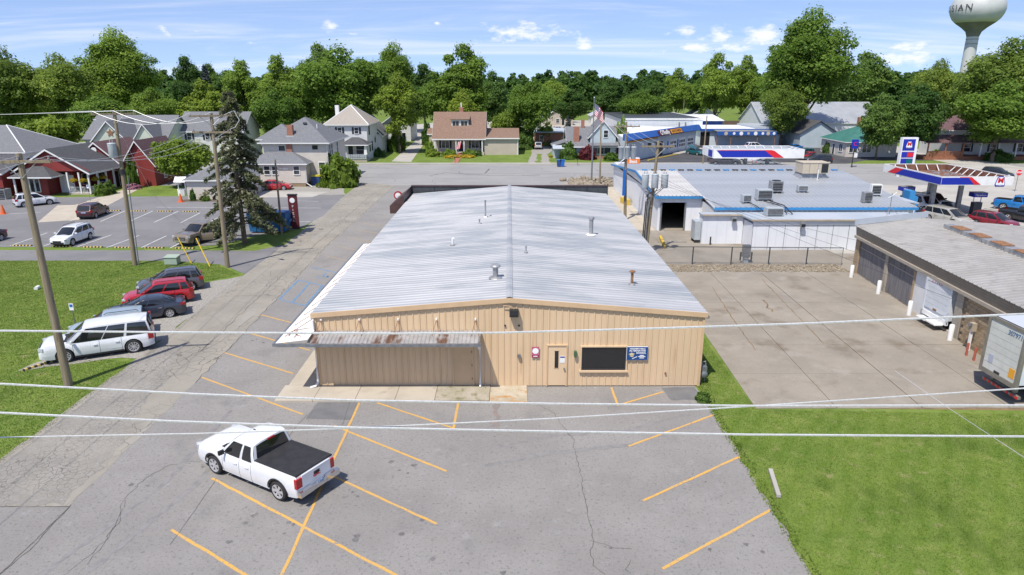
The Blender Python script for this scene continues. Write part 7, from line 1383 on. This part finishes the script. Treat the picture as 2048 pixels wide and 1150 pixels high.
# shrubs
def shrub_mesh(seed, mat, n=2600, ls=.11):
    rs = np.random.RandomState(seed); d = rs.normal(size=(n, 3)); d[:, 2] = np.abs(d[:, 2]); d /= np.linalg.norm(d, axis=1)[:, None]; lump = 1 + .16 * np.sin(d[:, 0] * 6 + seed) * np.sin(d[:, 1] * 7) + .12 * np.sin(d[:, 2] * 9 + d[:, 0] * 5)
    C_ = d * (rs.uniform(.7, 1.05, n) * lump)[:, None]; nr = d + rs.normal(size=(n, 3)) * .5; nr /= np.linalg.norm(nr, axis=1)[:, None]; return leaf_mesh('foliage', quads(C_, nr, ls * rs.uniform(.6, 1.3, n), rs), .4 * (lump - .7) + .6 * rs.rand(n), M[mat])
SH = {k: shrub_mesh(30 + i, k) for i, k in enumerate(('leaf_maple', 'leaf_dark', 'leaf_lime', 'leaf_red', 'leaf_flower', 'leaf_pink', 'leaf_olive'))}
stem = MB().tube((0, 0, -.05), (0, 0, .7), .06, .03, 6).mesh('stem', M['bark'])
def shrub(mat, lb, x, y, r, h, name='shrub', group='shrubs by the houses', rz=None):
    t = thing(name, lb, 'flowers' if 'flower' in name else 'shrub', (x, y, 0), random.uniform(0, 6) if rz is None else rz, group, False); inst(SH[mat], 'foliage', t, sc=(r, r, h)); inst(stem, 'stem', t, sc=(r, r, h * .9)); return t
for mat, gx, gy, r, h, lb in [('leaf_lime', -23.8, 96.5, 2.6, 3.9, 'big yellow-green shrub at the corner of the cream house'), ('leaf_dark', -25.5, 99.4, 1.6, 3.4, 'darker shrub against the cream house wall'), ('leaf_maple', -23.8, 146.2, 1.9, 3.4, 'bright round bush beside the house driveway'), ('leaf_dark', -25.6, 135.4, 1.3, 1.4, 'low dark bush at the patchy roof house corner'), ('leaf_dark', -26.8, 134.5, .9, 1.2, 'small dark bush by the block porch rail'), ('leaf_maple', -15.9, 142.0, 1.2, 3.2, 'tall bush at the left end of the bungalow porch'), ('leaf_lime', -14.9, 135.3, 1.4, 1.3, 'low lime bush in front of the bungalow porch corner'),
        ('leaf_maple', -11.7, 135.3, 1.5, 1.2, 'clipped bush left of the porch steps'), ('leaf_maple', -7.7, 135.3, 1.4, 1.2, 'clipped bush right of the porch steps'), ('leaf_dark', -6.0, 136.2, .6, 1.0, 'small dark bush before the bungalow annex'), ('leaf_dark', 3.2, 150.5, 2.2, 4.0, 'dark bush right of the bungalow annex'), ('leaf_olive', 8.4, 160.0, 2.4, 4.2, 'pale bush behind the driveway cars'), ('leaf_dark', 11.2, 130.8, 1.7, 2.7, 'dark round bush before the blue-grey cottage'), ('leaf_red', 14.6, 129.9, 1.5, 2.3, 'dark red bush before the cottage wall'), ('leaf_red', 20.3, 132.5, 1.6, 3.0, 'deep red bush at the cottage right corner'), ('leaf_maple', 21.8, 136.1, 1.8, 6.0, 'tall green shrub between cottage and parts store'), ('leaf_maple', 18.9, 128.2, 1.4, 1.3, 'low green bush in front of the red one'),
        ('leaf_dark', -18.9, 160.1, 1.2, 4.6, 'dark narrow bush at the driveway top'), ('leaf_maple', -52.7, 87.9, .7, 1.4, 'left clipped bush by the restaurant porch'), ('leaf_olive', -52.5, 88.7, .7, 1.3, 'brownish bush second by the restaurant porch'), ('leaf_dark', -52.4, 89.5, .75, 1.5, 'dark bush right of the restaurant porch'), ('leaf_maple', -52.0, 94.7, .8, 3.6, 'upright climbing bush on the red wing wall'), ('leaf_dark', -39.1, 84.0, .35, 1.3, 'little cone evergreen at the white garage'), ('leaf_maple', -37.5, 84.0, .55, .6, 'small round bush at the white garage'), ('leaf_dark', 66.9, 162.3, 2.6, 3.6, 'dark hedge bush left of the trunk'), ('leaf_dark', 69.5, 159.8, 2.6, 3.6, 'dark hedge bush right of the trunk'), ('leaf_dark', 65.3, 141.7, 1.0, 2.0, 'dark bush at the cottage left corner'), ('leaf_dark', 90.2, 127.2, 2.2, 1.8, 'low dark bush before the long porch'), ('leaf_maple', 84.8, 135.9, 1.6, 1.4, 'bush at the left end of the long porch'), ('leaf_dark', 9.0, 28.9, .35, .4, 'weedy tuft at the building corner')]:
    shrub(mat, lb, gx, gy, r, h)
for mat, a, b, r, h, lb in [('leaf_flower', (-10.98, 133.51), 0, 1.6, .5, 'yellow flowers left of the porch steps'), ('leaf_flower', (-8.08, 133.49), 0, 1.4, .5, 'yellow flowers right of the porch steps'), ('leaf_flower', (9.66, 134.32), 0, 1.8, .6, 'yellow flowers before the blue-grey cottage'), ('leaf_pink', (-51.60, 93.79), 0, .9, .7, 'pink flowers at the end of the restaurant walk')]: shrub(mat, lb, a[0], a[1], r, h, 'flower_bed', 'flower beds')
for i, (x, y) in enumerate([(-56.6, 89.0), (-55.3, 89.0), (-54.5, 90.3), (-54.5, 92.2)]):
    t = thing('hanging_basket', ['leftmost', 'second', 'third', 'rightmost'][i] + ' yellow flower basket hanging on the restaurant porch', 'flowers', (x, y, 1.7), i, 'hanging flower baskets', False); inst(SH['leaf_flower'], 'foliage', t, sc=(.42, .42, .4)); inst(MB().lathe((0, 0, -.15), [(.12, 0), (.25, .18), (0, .19)], 10).mesh('pot', M['trim_black']) if i == 0 else bpy.data.meshes['pot'], 'pot', t)
# far wood closing the view: one mass of crowns
def far_wood():
    rs = np.random.RandomState(77); Vs = []; Ts = []
    src = [crown_arrays(50 + i, 17, 15, 1.0, 22, 1500, .85, 'round') for i in range(4)]
    for k in range(230):
        y = rs.uniform(255, 520); x = rs.uniform(-.86, .86) * (y + 40); V, tn, _ = src[k % 4]; s = rs.uniform(.75, 1.05) * (1 + (y - 255) / 900); c, sn = math.cos(k), math.sin(k)
        W_ = V.copy(); W_[..., 0] = (V[..., 0] * c - V[..., 1] * sn) * s + x; W_[..., 1] = (V[..., 0] * sn + V[..., 1] * c) * s + y; W_[..., 2] = V[..., 2] * s; Vs.append(W_); Ts.append(tn * .6 + rs.uniform(0, .35))
    o = bpy.data.objects.new('far_wood', leaf_mesh('far_wood', np.concatenate(Vs), np.concatenate(Ts), M['leaf_dark'])); C.objects.link(o); tag(o, 'dark green wood closing the horizon behind the town', 'wood', kind='stuff')
far_wood()
# short mown grass on the near lawns
def turf(name, label, poly, dens, size, seed):
    rs = np.random.RandomState(seed); P = np.array(poly); x0, y0 = P.min(0); x1, y1 = P.max(0); n = int((x1 - x0) * (y1 - y0) * dens); q = rs.uniform([x0, y0], [x1, y1], (n, 2)); ins = np.zeros(n, bool); j = len(P) - 1
    for i in range(len(P)):
        c = ((P[i, 1] > q[:, 1]) != (P[j, 1] > q[:, 1])) & (q[:, 0] < (P[j, 0] - P[i, 0]) * (q[:, 1] - P[i, 1]) / (P[j, 1] - P[i, 1] + 1e-12) + P[i, 0]); ins ^= c; j = i
    q = q[ins]; n = len(q); h = size * rs.uniform(.5, 1.3, n); a = rs.uniform(0, 6.28, n); wd = size * .28; lean = rs.normal(size=(n, 2)) * size * .5
    V = np.zeros((n, 3, 3)); V[:, 0, :2] = q + np.stack([np.cos(a), np.sin(a)], 1) * wd; V[:, 1, :2] = q - np.stack([np.cos(a), np.sin(a)], 1) * wd; V[:, 2, :2] = q + lean; V[:, 2, 2] = h
    me = bpy.data.meshes.new(name); me.vertices.add(n * 3); me.vertices.foreach_set('co', V.astype(np.float32).ravel()); me.loops.add(n * 3); me.loops.foreach_set('vertex_index', np.arange(n * 3, dtype=np.int32)); me.polygons.add(n); me.polygons.foreach_set('loop_start', np.arange(0, n * 3, 3, dtype=np.int32)); me.materials.append(M['lawn']); me.update(calc_edges=True); o = bpy.data.objects.new(name, me); C.objects.link(o); tag(o, label, 'grass', kind='stuff')
turf('edge_weeds', 'taller ragged weeds along the edge of the parking lot', [(9.0, 13), (9.4, 13), (9.45, 28), (9.9, 31), (9.3, 31), (9.02, 29)], 260, .09, 5); turf('near_grass', 'short mown grass right of the parking lot', [(9.05, 13), (26, 13), (26, 27.3), (11.15, 28.0), (11.25, 37), (11.6, 50.5), (11.5, 51), (9.3, 51), (9.25, 30.6)], 900, .038, 1)
turf('left_grass', 'mown lawn left of the alley beside the gravel pad', [(-50, 20.8), (-19.9, 20.8), (-19.8, 33.5), (-21.9, 33.9), (-25.2, 33.0), (-25.4, 34.4), (-24.9, 39), (-24.4, 46.8), (-20.6, 50.4), (-23.6, 53.5), (-28.2, 54.6), (-50, 55)], 420, .05, 2)

# ---------------------------------------------------------------- poles and wires
def pole(label, base, top, r=.16, name='utility_pole', group='wooden utility poles'):
    t = thing(name, label, 'pole', (base[0], base[1], 0), 0, group); n = 6; pts = [Vector((*base, -.1)).lerp(Vector(top), k / n) for k in range(n + 1)]
    MB().path(pts, [r * (1 - .38 * k / n) for k in range(n + 1)], 12).build('shaft', M['pole_wood'], t, 60); return t
def crossarm(t, c, half, ang, z, mat='pole_wood', n=3, brace=True):
    dx, dy = math.cos(R(ang)) * half, math.sin(R(ang)) * half
    a = MB().obox((c[0], c[1] - .12, z), (2 * half, .11, .13), R(ang)).build('crossarm', M[mat], t)
    if brace: MB().tube((c[0] - dx * .55, c[1] - .13 - dy * .55, z), (c[0], c[1] - .1, z - .75), .022, n=5).tube((c[0] + dx * .55, c[1] - .13 + dy * .55, z), (c[0], c[1] - .1, z - .75), .022, n=5).build('brace', M['galv_dark'], t)
    pts = []
    for k in range(n):
        u = -.92 + 1.84 * k / max(1, n - 1); p = (c[0] + dx * u, c[1] - .12 + dy * u, z + .07); MB().lathe(p, [(.03, 0), (.05, .05), (.03, .09), (.05, .13), (.0, .18)], 8).build('insulator', M['insulator'], a); pts.append((p[0], p[1], p[2] + .17))
    return pts
def transformer(t, c, h=1.0, r=.27):
    o = MB().lathe(c, [(r * .9, 0), (r, .05), (r, h - .08), (r * 1.06, h - .06), (r * .95, h), (0, h + .04)], 16).build('transformer', M['transformer_grey'], t, 40)
    for s in (-1, 1): MB().lathe((c[0] + s * .1, c[1], c[2] + h), [(.035, 0), (.05, .08), (.03, .13), (.045, .19), (0, .25)], 8).build('bushing', M['insulator'], o)
    return o
def sag(a, b, s, n=14):
    a, b = Vector(a), Vector(b); return [a.lerp(b, k / n) - Vector((0, 0, 4 * s * (k / n) * (1 - k / n))) for k in range(n + 1)]
def wire(label, pts, r=.012, mat='wire_alu', group='overhead wires'): return tag(MB().path(pts, r, 5).build('overhead_wire', M[mat]), label, 'wire', group)
P1 = pole('nearest leaning wooden pole left of the long white SUV', (-21.58, 30.65), (-21.75, 30.75, 11.2), .2); a1 = crossarm(P1, (-21.7, 30.7), 1.4, 4, 10.85, n=3)
P2 = pole('wooden pole with grey transformer beside the restaurant driveway', (-30.25, 53.4), (-29.95, 53.5, 12.1), .19); a2 = crossarm(P2, (-29.97, 53.5), 1.5, 28, 11.85, n=3); transformer(P2, (-30.4, 53.2, 8.6), 1.1, .3)
MB().tube((-29.85, 53.25, .05), (-29.65, 53.35, 7.2), .045, n=6).build('conduit', M['grey_steel'], P2); MB().lathe((-30.06, 53.45, 7.3), [(.2, 0), (.2, .4)], 10).build('band', M['black_metal'], P2)
P3 = pole('wooden pole with two crossarms beside the spruce', (-22.48, 52.65), (-22.3, 52.7, 11.95), .19); a3 = crossarm(P3, (-22.3, 52.7), 1.5, 28, 11.75, n=3); b3 = crossarm(P3, (-22.33, 52.7), 1.5, 0, 10.55, n=3)
MB().path([(-22.35, 52.6, 7.0), (-21.6, 52.1, 7.15), (-21.2, 51.8, 7.1)], .03).build('lamp_arm', M['galv_dark'], P3); MB().obox((-21.1, 51.7, 7.06), (.5, .2, .1), R(-40)).build('lamp_head', M['galv_dark'], P3)
P4 = pole('thin grey light pole in front of the dumpster', (-21.95, 64.6), (-21.9, 64.6, 7.2), .12, 'light_pole', None); MB().path([(-21.9, 64.5, 6.3), (-21.0, 64.2, 6.4)], .025).build('lamp_arm', M['galv_dark'], P4); MB().obox((-20.8, 64.1, 6.36), (.45, .2, .1), 0).build('lamp_head', M['galv_dark'], P4)
PA = pole('far wooden pole with three grey transformers beside the station shop', (12.35, 71.8), (12.0, 71.9, 10.2), .17); aA = crossarm(PA, (12.05, 71.8), 1.35, 0, 9.75, n=4)
for dx in (-.62, .02, .66): transformer(PA, (12.15 + dx, 71.4, 6.5), 1.25, .27)
MB().box(11.85, 71.35, 2.7, 12.15, 71.45, 5.4).build('blue_banner', M['bin_royal'], PA)
PB = pole('near wooden pole with three grey transformers and cable risers', (11.7, 57.0), (12.25, 57.0, 9.55), .18); aB = crossarm(PB, (12.2, 57.0), 1.35, 0, 9.1, n=4)
for dx in (-.85, -.05, .75): transformer(PB, (12.1 + dx, 56.55, 5.75), 1.15, .29)
for dx, zt_ in ((-.42, 4.6), (-.28, 5.2), (-.16, 5.0)): MB().tube((11.7 + dx, 56.7, 0), (11.85 + dx, 56.7, zt_), .055, n=6).build('cable_riser', M['grey_steel' if dx > -.2 else 'black_metal'], PB)
for k in range(7): rr = random.Random(k); MB().path([(11.6 + rr.uniform(-.4, .4), 56.6, 4.6 + rr.random()), (11.2 + rr.uniform(0, 1.6), 56.3, 4.9 + rr.random() * .8), (11.3 + k * .25, 56.4, 5.8)], .03, 5).build('drip_loop', M['wire_dark'], PB)
PC = pole('slender wooden pole beside the flagpole', (12.9, 97.4), (12.75, 97.4, 8.6), .14); PD = pole('slender wooden pole at the parts store lot', (33.23, 118.26), (33.4, 118.6, 8.6), .14); PE = pole('dark thin pole in front of the white barn', (61, 163), (61, 163, 9.0), .13)
PF = pole('distant wooden pole beyond the white hall', (49.5, 200), (49.5, 200, 9.0), .14); PG = pole('distant wooden pole right of the far one', (80, 205), (80, 205, 9.2), .14)
for i, q in enumerate(zip(a3, a2)): wire(['upper left', 'upper middle', 'upper right'][i] + ' wire sagging between the two driveway poles', sag(q[0], q[1], .9), .022)
for i, q in enumerate(a2): wire(['far', 'middle', 'near'][i] + ' wire running left from the transformer pole', sag(q, (q[0] - 45, q[1] + 6 + i, q[2] - .1), .5), .02)
for i, q in enumerate(zip(b3, a1)): wire(['left', 'middle', 'right'][i] + ' wire sagging from the two-armed pole to the nearest pole', sag(q[0], q[1], 1.0), .012)
for i, q in enumerate(a1): wire(['left', 'middle', 'right'][i] + ' wire from the nearest pole toward the viewer', sag(q, (-22.5 + i * 1.2, -8, 10.6), .6), .012)
wire('looped jumper wire beside the top of the two-armed pole', [a3[2], (-20.8, 53.3, 12.1), (-20.4, 53.1, 11.4), (-20.7, 52.9, 10.9), b3[2]], .022)
wire('service drop from the transformer pole to the white garage', sag((-30, 53.3, 8.4), (-37, 85, 2.6), .5), .014); wire('guy wire slanting over the restaurant lawn', sag((-30, 53.5, 11.2), (-46, 88, 0.2), .1), .012)
for i, (p, q) in enumerate(zip(aB[:3], aA[:3])): wire(['left', 'middle', 'right'][i] + ' wire between the two transformer poles', sag(p, q, .25), .012); wire(['left', 'middle', 'right'][i] + ' wire from the far transformer pole across the street', sag(q, (12.2 + .5 * i, 97.3, 8.4), .3), .012)
for i, e in enumerate([(25.6, 44, 3.6), (25.3, 36, 3.4), (23.2, 30.4, 3.6)]): wire(['upper', 'middle', 'lower'][i] + ' thin service wire from the transformer pole over the concrete yard', sag((12.1, 56.8, 6.2 + .3 * i), e, .35), .009, 'wire_dark')
for i, e in enumerate([(33.4, 118.5, 8.3), (49.5, 200, 8.6)]): wire(['near', 'far'][i] + ' wire running on from the slender street poles', sag((12.8, 97.4, 8.3) if i == 0 else (33.4, 118.5, 8.3), e, .8), .012, 'wire_dark')
# foreground lines crossing the whole view
for lb, pts, r in [('topmost pale cable crossing in front of the tan building', [(-15.41, 9.00, 11.11), (-9.92, 9.00, 10.98), (-7.14, 9.00, 10.94), (-4.35, 9.00, 10.91), (-1.54, 9.00, 10.89), (-0.13, 9.00, 10.90), (1.97, 9.00, 10.96), (4.08, 9.00, 11.03), (7.20, 9.00, 11.17), (11.01, 9.00, 11.37)], .0155),
                   ('second pale cable crossing the lot in front of the building', [(-15.62, 9.00, 10.66), (-7.31, 9.00, 10.13), (-4.47, 9.00, 9.96), (-2.31, 9.00, 9.86), (0.59, 9.00, 9.80), (3.50, 9.00, 9.76), (7.51, 9.00, 9.76), (14.46, 9.00, 9.83)], .0155),
                   ('lowest pale cable crossing in front of the white pickup', [(-15.84, 9.00, 10.20), (-7.41, 9.00, 9.67), (-4.97, 9.00, 9.53), (-2.34, 9.00, 9.42), (0.59, 9.00, 9.35), (3.55, 9.00, 9.29), (7.62, 9.00, 9.25), (14.72, 9.00, 9.22)], .0165),
                   ('thin twisted cable rising to the right across the lot', [(-14.57, 9.30, 9.07), (-7.75, 9.30, 9.10), (-4.71, 9.30, 9.16), (-2.50, 9.30, 9.24), (0.61, 9.30, 9.40), (3.62, 9.30, 9.60), (7.70, 9.30, 9.89), (12.46, 9.30, 10.26)], .011),
                   ('short thin wire dropping over the right lawn', [(10.45, 17.00, 6.76), (10.72, 15.00, 6.64), (10.26, 12.00, 7.10), (10.05, 10.00, 7.38)], .006)]: wire(lb, pts, r, 'wire_alu', 'foreground cables')
pm('guard_yellow', (.75, .5, .03), None, 1, .5)
for i, (b, tp) in enumerate((((-25.92, 53.90), (-26.79, 54.00, 2.19)), ((-24.02, 52.95), (-25.08, 53.50, 2.21)))):
    t = thing('guy_wire_guard', ['left', 'right'][i] + ' yellow guy wire guard between the poles', 'guard', (*b, 0), 0, 'yellow guy guards'); MB().tube((*b, 0), tp, .045, n=6).build('guard_tube', M['guard_yellow'], t)
# ---------------------------------------------------------------- flag, tower, street things
FP = thing('flagpole', 'tall grey flagpole in the stone bed by the street', 'flagpole', (11.95, 99.5, 0)); MB().path([(11.95, 99.5, 0), (11.95, 99.5, 6), (11.95, 99.5, 11.9)], [.13, .1, .05], 10).build('pole', M['grey_steel'], FP); MB().lathe((11.95, 99.5, 11.9), [(.05, 0), (.1, .07), (.0, .17)], 8).build('finial', M['white_paint'], FP)
FL = thing('us_flag', 'flag with stars and red and white stripes drooping from the tall pole', 'flag', (12.0, 99.5, 9.6)); pm('flag_red', (.45, .02, .03)); pm('flag_white', (.7, .7, .7)); pm('flag_navy', (.02, .03, .12))
def flagp(u, v):     # u along the fly, v down the hoist; hangs at a slant
    x = 12.02 + u * 1.35 + .1 * math.sin(v * 3 + u * 4); y = 99.5 + .22 * math.sin(u * 9 + v * 2) ; z = 11.2 - v * 1.55 - u * 1.15 - .1 * u * u; return (x, y, z)
for k in range(13):
    mb = MB(); us = [i / 10 for i in range(11)]
    for ua, ub in zip(us[:-1], us[1:]):
        if k < 7 and ub <= .41: continue
        mb.poly([flagp(ua, k / 13), flagp(ub, k / 13), flagp(ub, (k + 1) / 13), flagp(ua, (k + 1) / 13)])
    mb.build('stripe', M['flag_red' if k % 2 == 0 else 'flag_white'], FL)
mb = MB()
for i in range(4):
    for j in range(7): mb.poly([flagp(i / 10, j / 13), flagp((i + 1) / 10, j / 13), flagp((i + 1) / 10, (j + 1) / 13), flagp(i / 10, (j + 1) / 13)])
ct = mb.build('canton', M['flag_navy'], FL); mb = MB()
for i in range(6):
    for j in range(5): p = Vector(flagp(.03 + i * .063, (.6 + j * 1.25) / 13)); mb.obox((p.x, p.y - .02, p.z), (.06, .01, .06))
mb.build('stars', M['flag_white'], ct)
WTR = thing('water_tower', 'grey-white water tower with dark lettering on the right skyline', 'water tower', (192, 300, 0)); pm('tower_paint', (.46, .47, .45), (.52, .53, .51), .15, .5); pm('tower_dark', (.16, .155, .145), (.2, .195, .185), .3, .6); pm('tower_letter', (.035, .035, .045))
MB().lathe((192, 300, 0), [(4.2, 0), (3.0, 5), (2.45, 12), (2.3, 26), (2.25, 31.5)], 32).build('column', M['tower_paint'], WTR, 60); MB().lathe((192, 300, 0), [(2.25, 31.5), (2.9, 33.4), (4.6, 35), (7.2, 36.9)], 40, cap=False).build('cone', M['tower_dark'], WTR, 60)
prof = [(7.2, 36.9), (8.6, 38.3), (9.6, 40.2), (9.95, 42.0), (9.75, 43.8), (8.9, 46), (7.2, 48), (4.6, 49.4), (0, 50)]; MB().lathe((192, 300, 0), prof, 48).build('tank', M['tower_paint'], WTR, 60)
for z in (28.6, 30.4): MB().lathe((192, 300, z), [(2.3, 0), (2.36, .1), (2.3, .2)], 32, cap=False).build('ring', M['tower_dark'], WTR)
for ch, a in (('O', 145), ('S', 163), ('S', 179), ('I', 190), ('A', 202), ('N', 220)):
    me = text_mesh(ch, 3.6, M['tower_letter'], 0.0); r_ = 10.12; inst(me, 'letter', WTR, (math.cos(R(a)) * r_, math.sin(R(a)) * r_, 42.2), (R(90 + 3), 0, R(a + 90)))
ts = thing('totem_sign', 'dark red upright totem sign at the lot entrance', 'sign', (-21.5, 67.4, 0)); pm('totem_maroon', (.1, .015, .02)); MB().box(-21.95, 67.3, .1, -21.1, 67.6, 3.4).build('panel', M['totem_maroon'], ts); MB().box(-22.0, 67.25, 3.4, -21.05, 67.65, 3.5).box(-22.0, 67.25, 0, -21.05, 67.65, .1).build('cap', M['black_metal'], ts); MB().lathe((-21.53, 67.29, 2.9), [(.26, 0), (0, -.01)], 14, axis='y').build('roundel', M['sign_white'], ts)
for k, ch in enumerate('PIZZA'): letters(ts, ch, .32, (-21.53, 67.28, 2.3 - k * .36), M['sign_white'], name='letter')
jb = thing('utility_box', 'pale green pad-mounted utility box on the lawn', 'utility box', (*(-27.35, 53.74), 0)); q = (-27.35, 53.74); pm('box_green', (.33, .4, .32), (.3, .37, .3), 2, .6); MB().box(q[0] - .5, q[1] - .35, .05, q[0] + .5, q[1] + .35, .6).build('box_body', M['box_green'], jb); MB().prism([(q[0] - .54, q[1] - .4, .6), (q[0] + .54, q[1] - .4, .6), (q[0] + .54, q[1] + .4, .68), (q[0] - .54, q[1] + .4, .68)], (0, 0, .04)).build('box_lid', M['box_green'], jb)
for b, h_, lb in (((-26.38, 39.12), 1.45, 'small parking sign on a post behind the white SUV'), ((-51.80, 84.06), 2.0, 'blue accessible parking sign before the restaurant porch')):
    t = thing('parking_sign', lb, 'sign', (*b, 0), 0, 'small parking signs'); MB().tube((*b, 0), (*b, h_), .03, n=6).build('post', M['grey_steel'], t); pn = MB().box(b[0] - .13, b[1] - .06, h_ - .42, b[0] + .13, b[1] - .035, h_).build('sign_plate', M['sign_white'], t); MB().box(b[0] - .09, b[1] - .07, h_ - .22, b[0] + .09, b[1] - .061, h_ - .05).build('symbol', M['bin_royal'], pn)
for i, (b, lb) in enumerate((((8.54, 118.36), 'left blue recycling bin at the far curb'), ((9.15, 118.36), 'right blue recycling bin at the far curb'))):
    t = thing('recycling_bin', lb, 'bin', (*b, 0), 0, 'blue bins at the far curb'); MB().prism([(b[0] - .3, b[1], .1), (b[0] + .3, b[1], .1), (b[0] + .36, b[1], 1.1), (b[0] - .36, b[1], 1.1)], (0, .7, 0)).build('bin_body', M['bin_blue' if i == 0 else 'bin_royal'], t); MB().box(b[0] - .4, b[1] - .05, 1.1, b[0] + .4, b[1] + .75, 1.2).build('lid', M['bin_royal'], t)
for b, lb in (((-9.74, 123.58), 'black mailbox on a post before the bungalow'), ((11.93, 120.50), 'dark mailbox on a post before the cottage')):
    t = thing('mailbox', lb, 'mailbox', (*b, 0), 0, 'mailboxes on the far curb'); MB().box(b[0] - .06, b[1] - .06, 0, b[0] + .06, b[1] + .06, 1.0).build('post', M['pole_wood'], t); MB().prism([(b[0] - .12, b[1] - .3, 1.0), (b[0] + .12, b[1] - .3, 1.0), (b[0] + .12, b[1] - .3, 1.15), (b[0], b[1] - .3, 1.25), (b[0] - .12, b[1] - .3, 1.15)], (0, .55, 0)).build('box_body', M['black_metal'], t)
tag(MB().tube((*(-33.72, 46.58), .1), ((-33.75, 46.95)[0], (-33.75, 46.95)[1], .12), .14, n=10).build('drain_pipe', M['white_paint']), 'short white drain pipe end in the left lawn', 'pipe')
def boulder(lb, p, r, seed):
    rs = np.random.RandomState(seed); bm = bmesh.new(); r *= .6; bmesh.ops.create_icosphere(bm, subdivisions=2, radius=r)
    for v in bm.verts: v.co *= 1 + rs.uniform(-.16, .16); v.co.z *= .65
    me = bpy.data.meshes.new('boulder'); bm.to_mesh(me); bm.free(); me.materials.append(M['stones']); o = inst(me, 'boulder', None, (p[0], p[1], r * .35)); tag(o, lb, 'rock', 'boulders in the stone bed')
for i, (p, r, lb) in enumerate([((7.95, 101.32), .9, 'brown boulder at the left end of the stone bed'), ((11.19, 104.00), .8, 'reddish boulder left of the flagpole'), ((14.01, 102.90), .9, 'boulder right of the slender pole'), ((9.07, 97.29), .7, 'boulder at the front of the stone bed'), ((14.62, 99.24), .8, 'boulder at the right end of the stone bed')]): boulder(lb, p, r, i)
tag(MB().box(-10.3, 124.0, .02, -9.3, 137, .06).build('garden_path', M['brick']), kind='structure')
# loose stones beside the tan building
def stones(name, label, x0, y0, x1, y1, n, s, seed):
    rs = np.random.RandomState(seed); mb = MB()
    for k in range(n): r = s * rs.uniform(.5, 1.4); mb.obox((rs.uniform(x0, x1), rs.uniform(y0, y1), r * .3), (r, r * rs.uniform(.6, 1), r * .7), rs.uniform(0, 3), rx=rs.uniform(-.5, .5), ry=rs.uniform(-.5, .5))
    tag(mb.build(name, M['stones']), label, 'stones', kind='stuff')
stones('loose_stones', 'loose tan stones along the right side of the tan building', 9.4, 51.3, 11.9, 74, 1500, .16, 1); stones('fence_stones', 'loose stones under the chain-link fence', 11.6, 51.1, 26.5, 53.1, 1800, .14, 2)

stones('bed_stones', 'pale broken stones in the bed around the flagpole', 8.6, 95.6, 15.2, 103, 420, .35, 3)
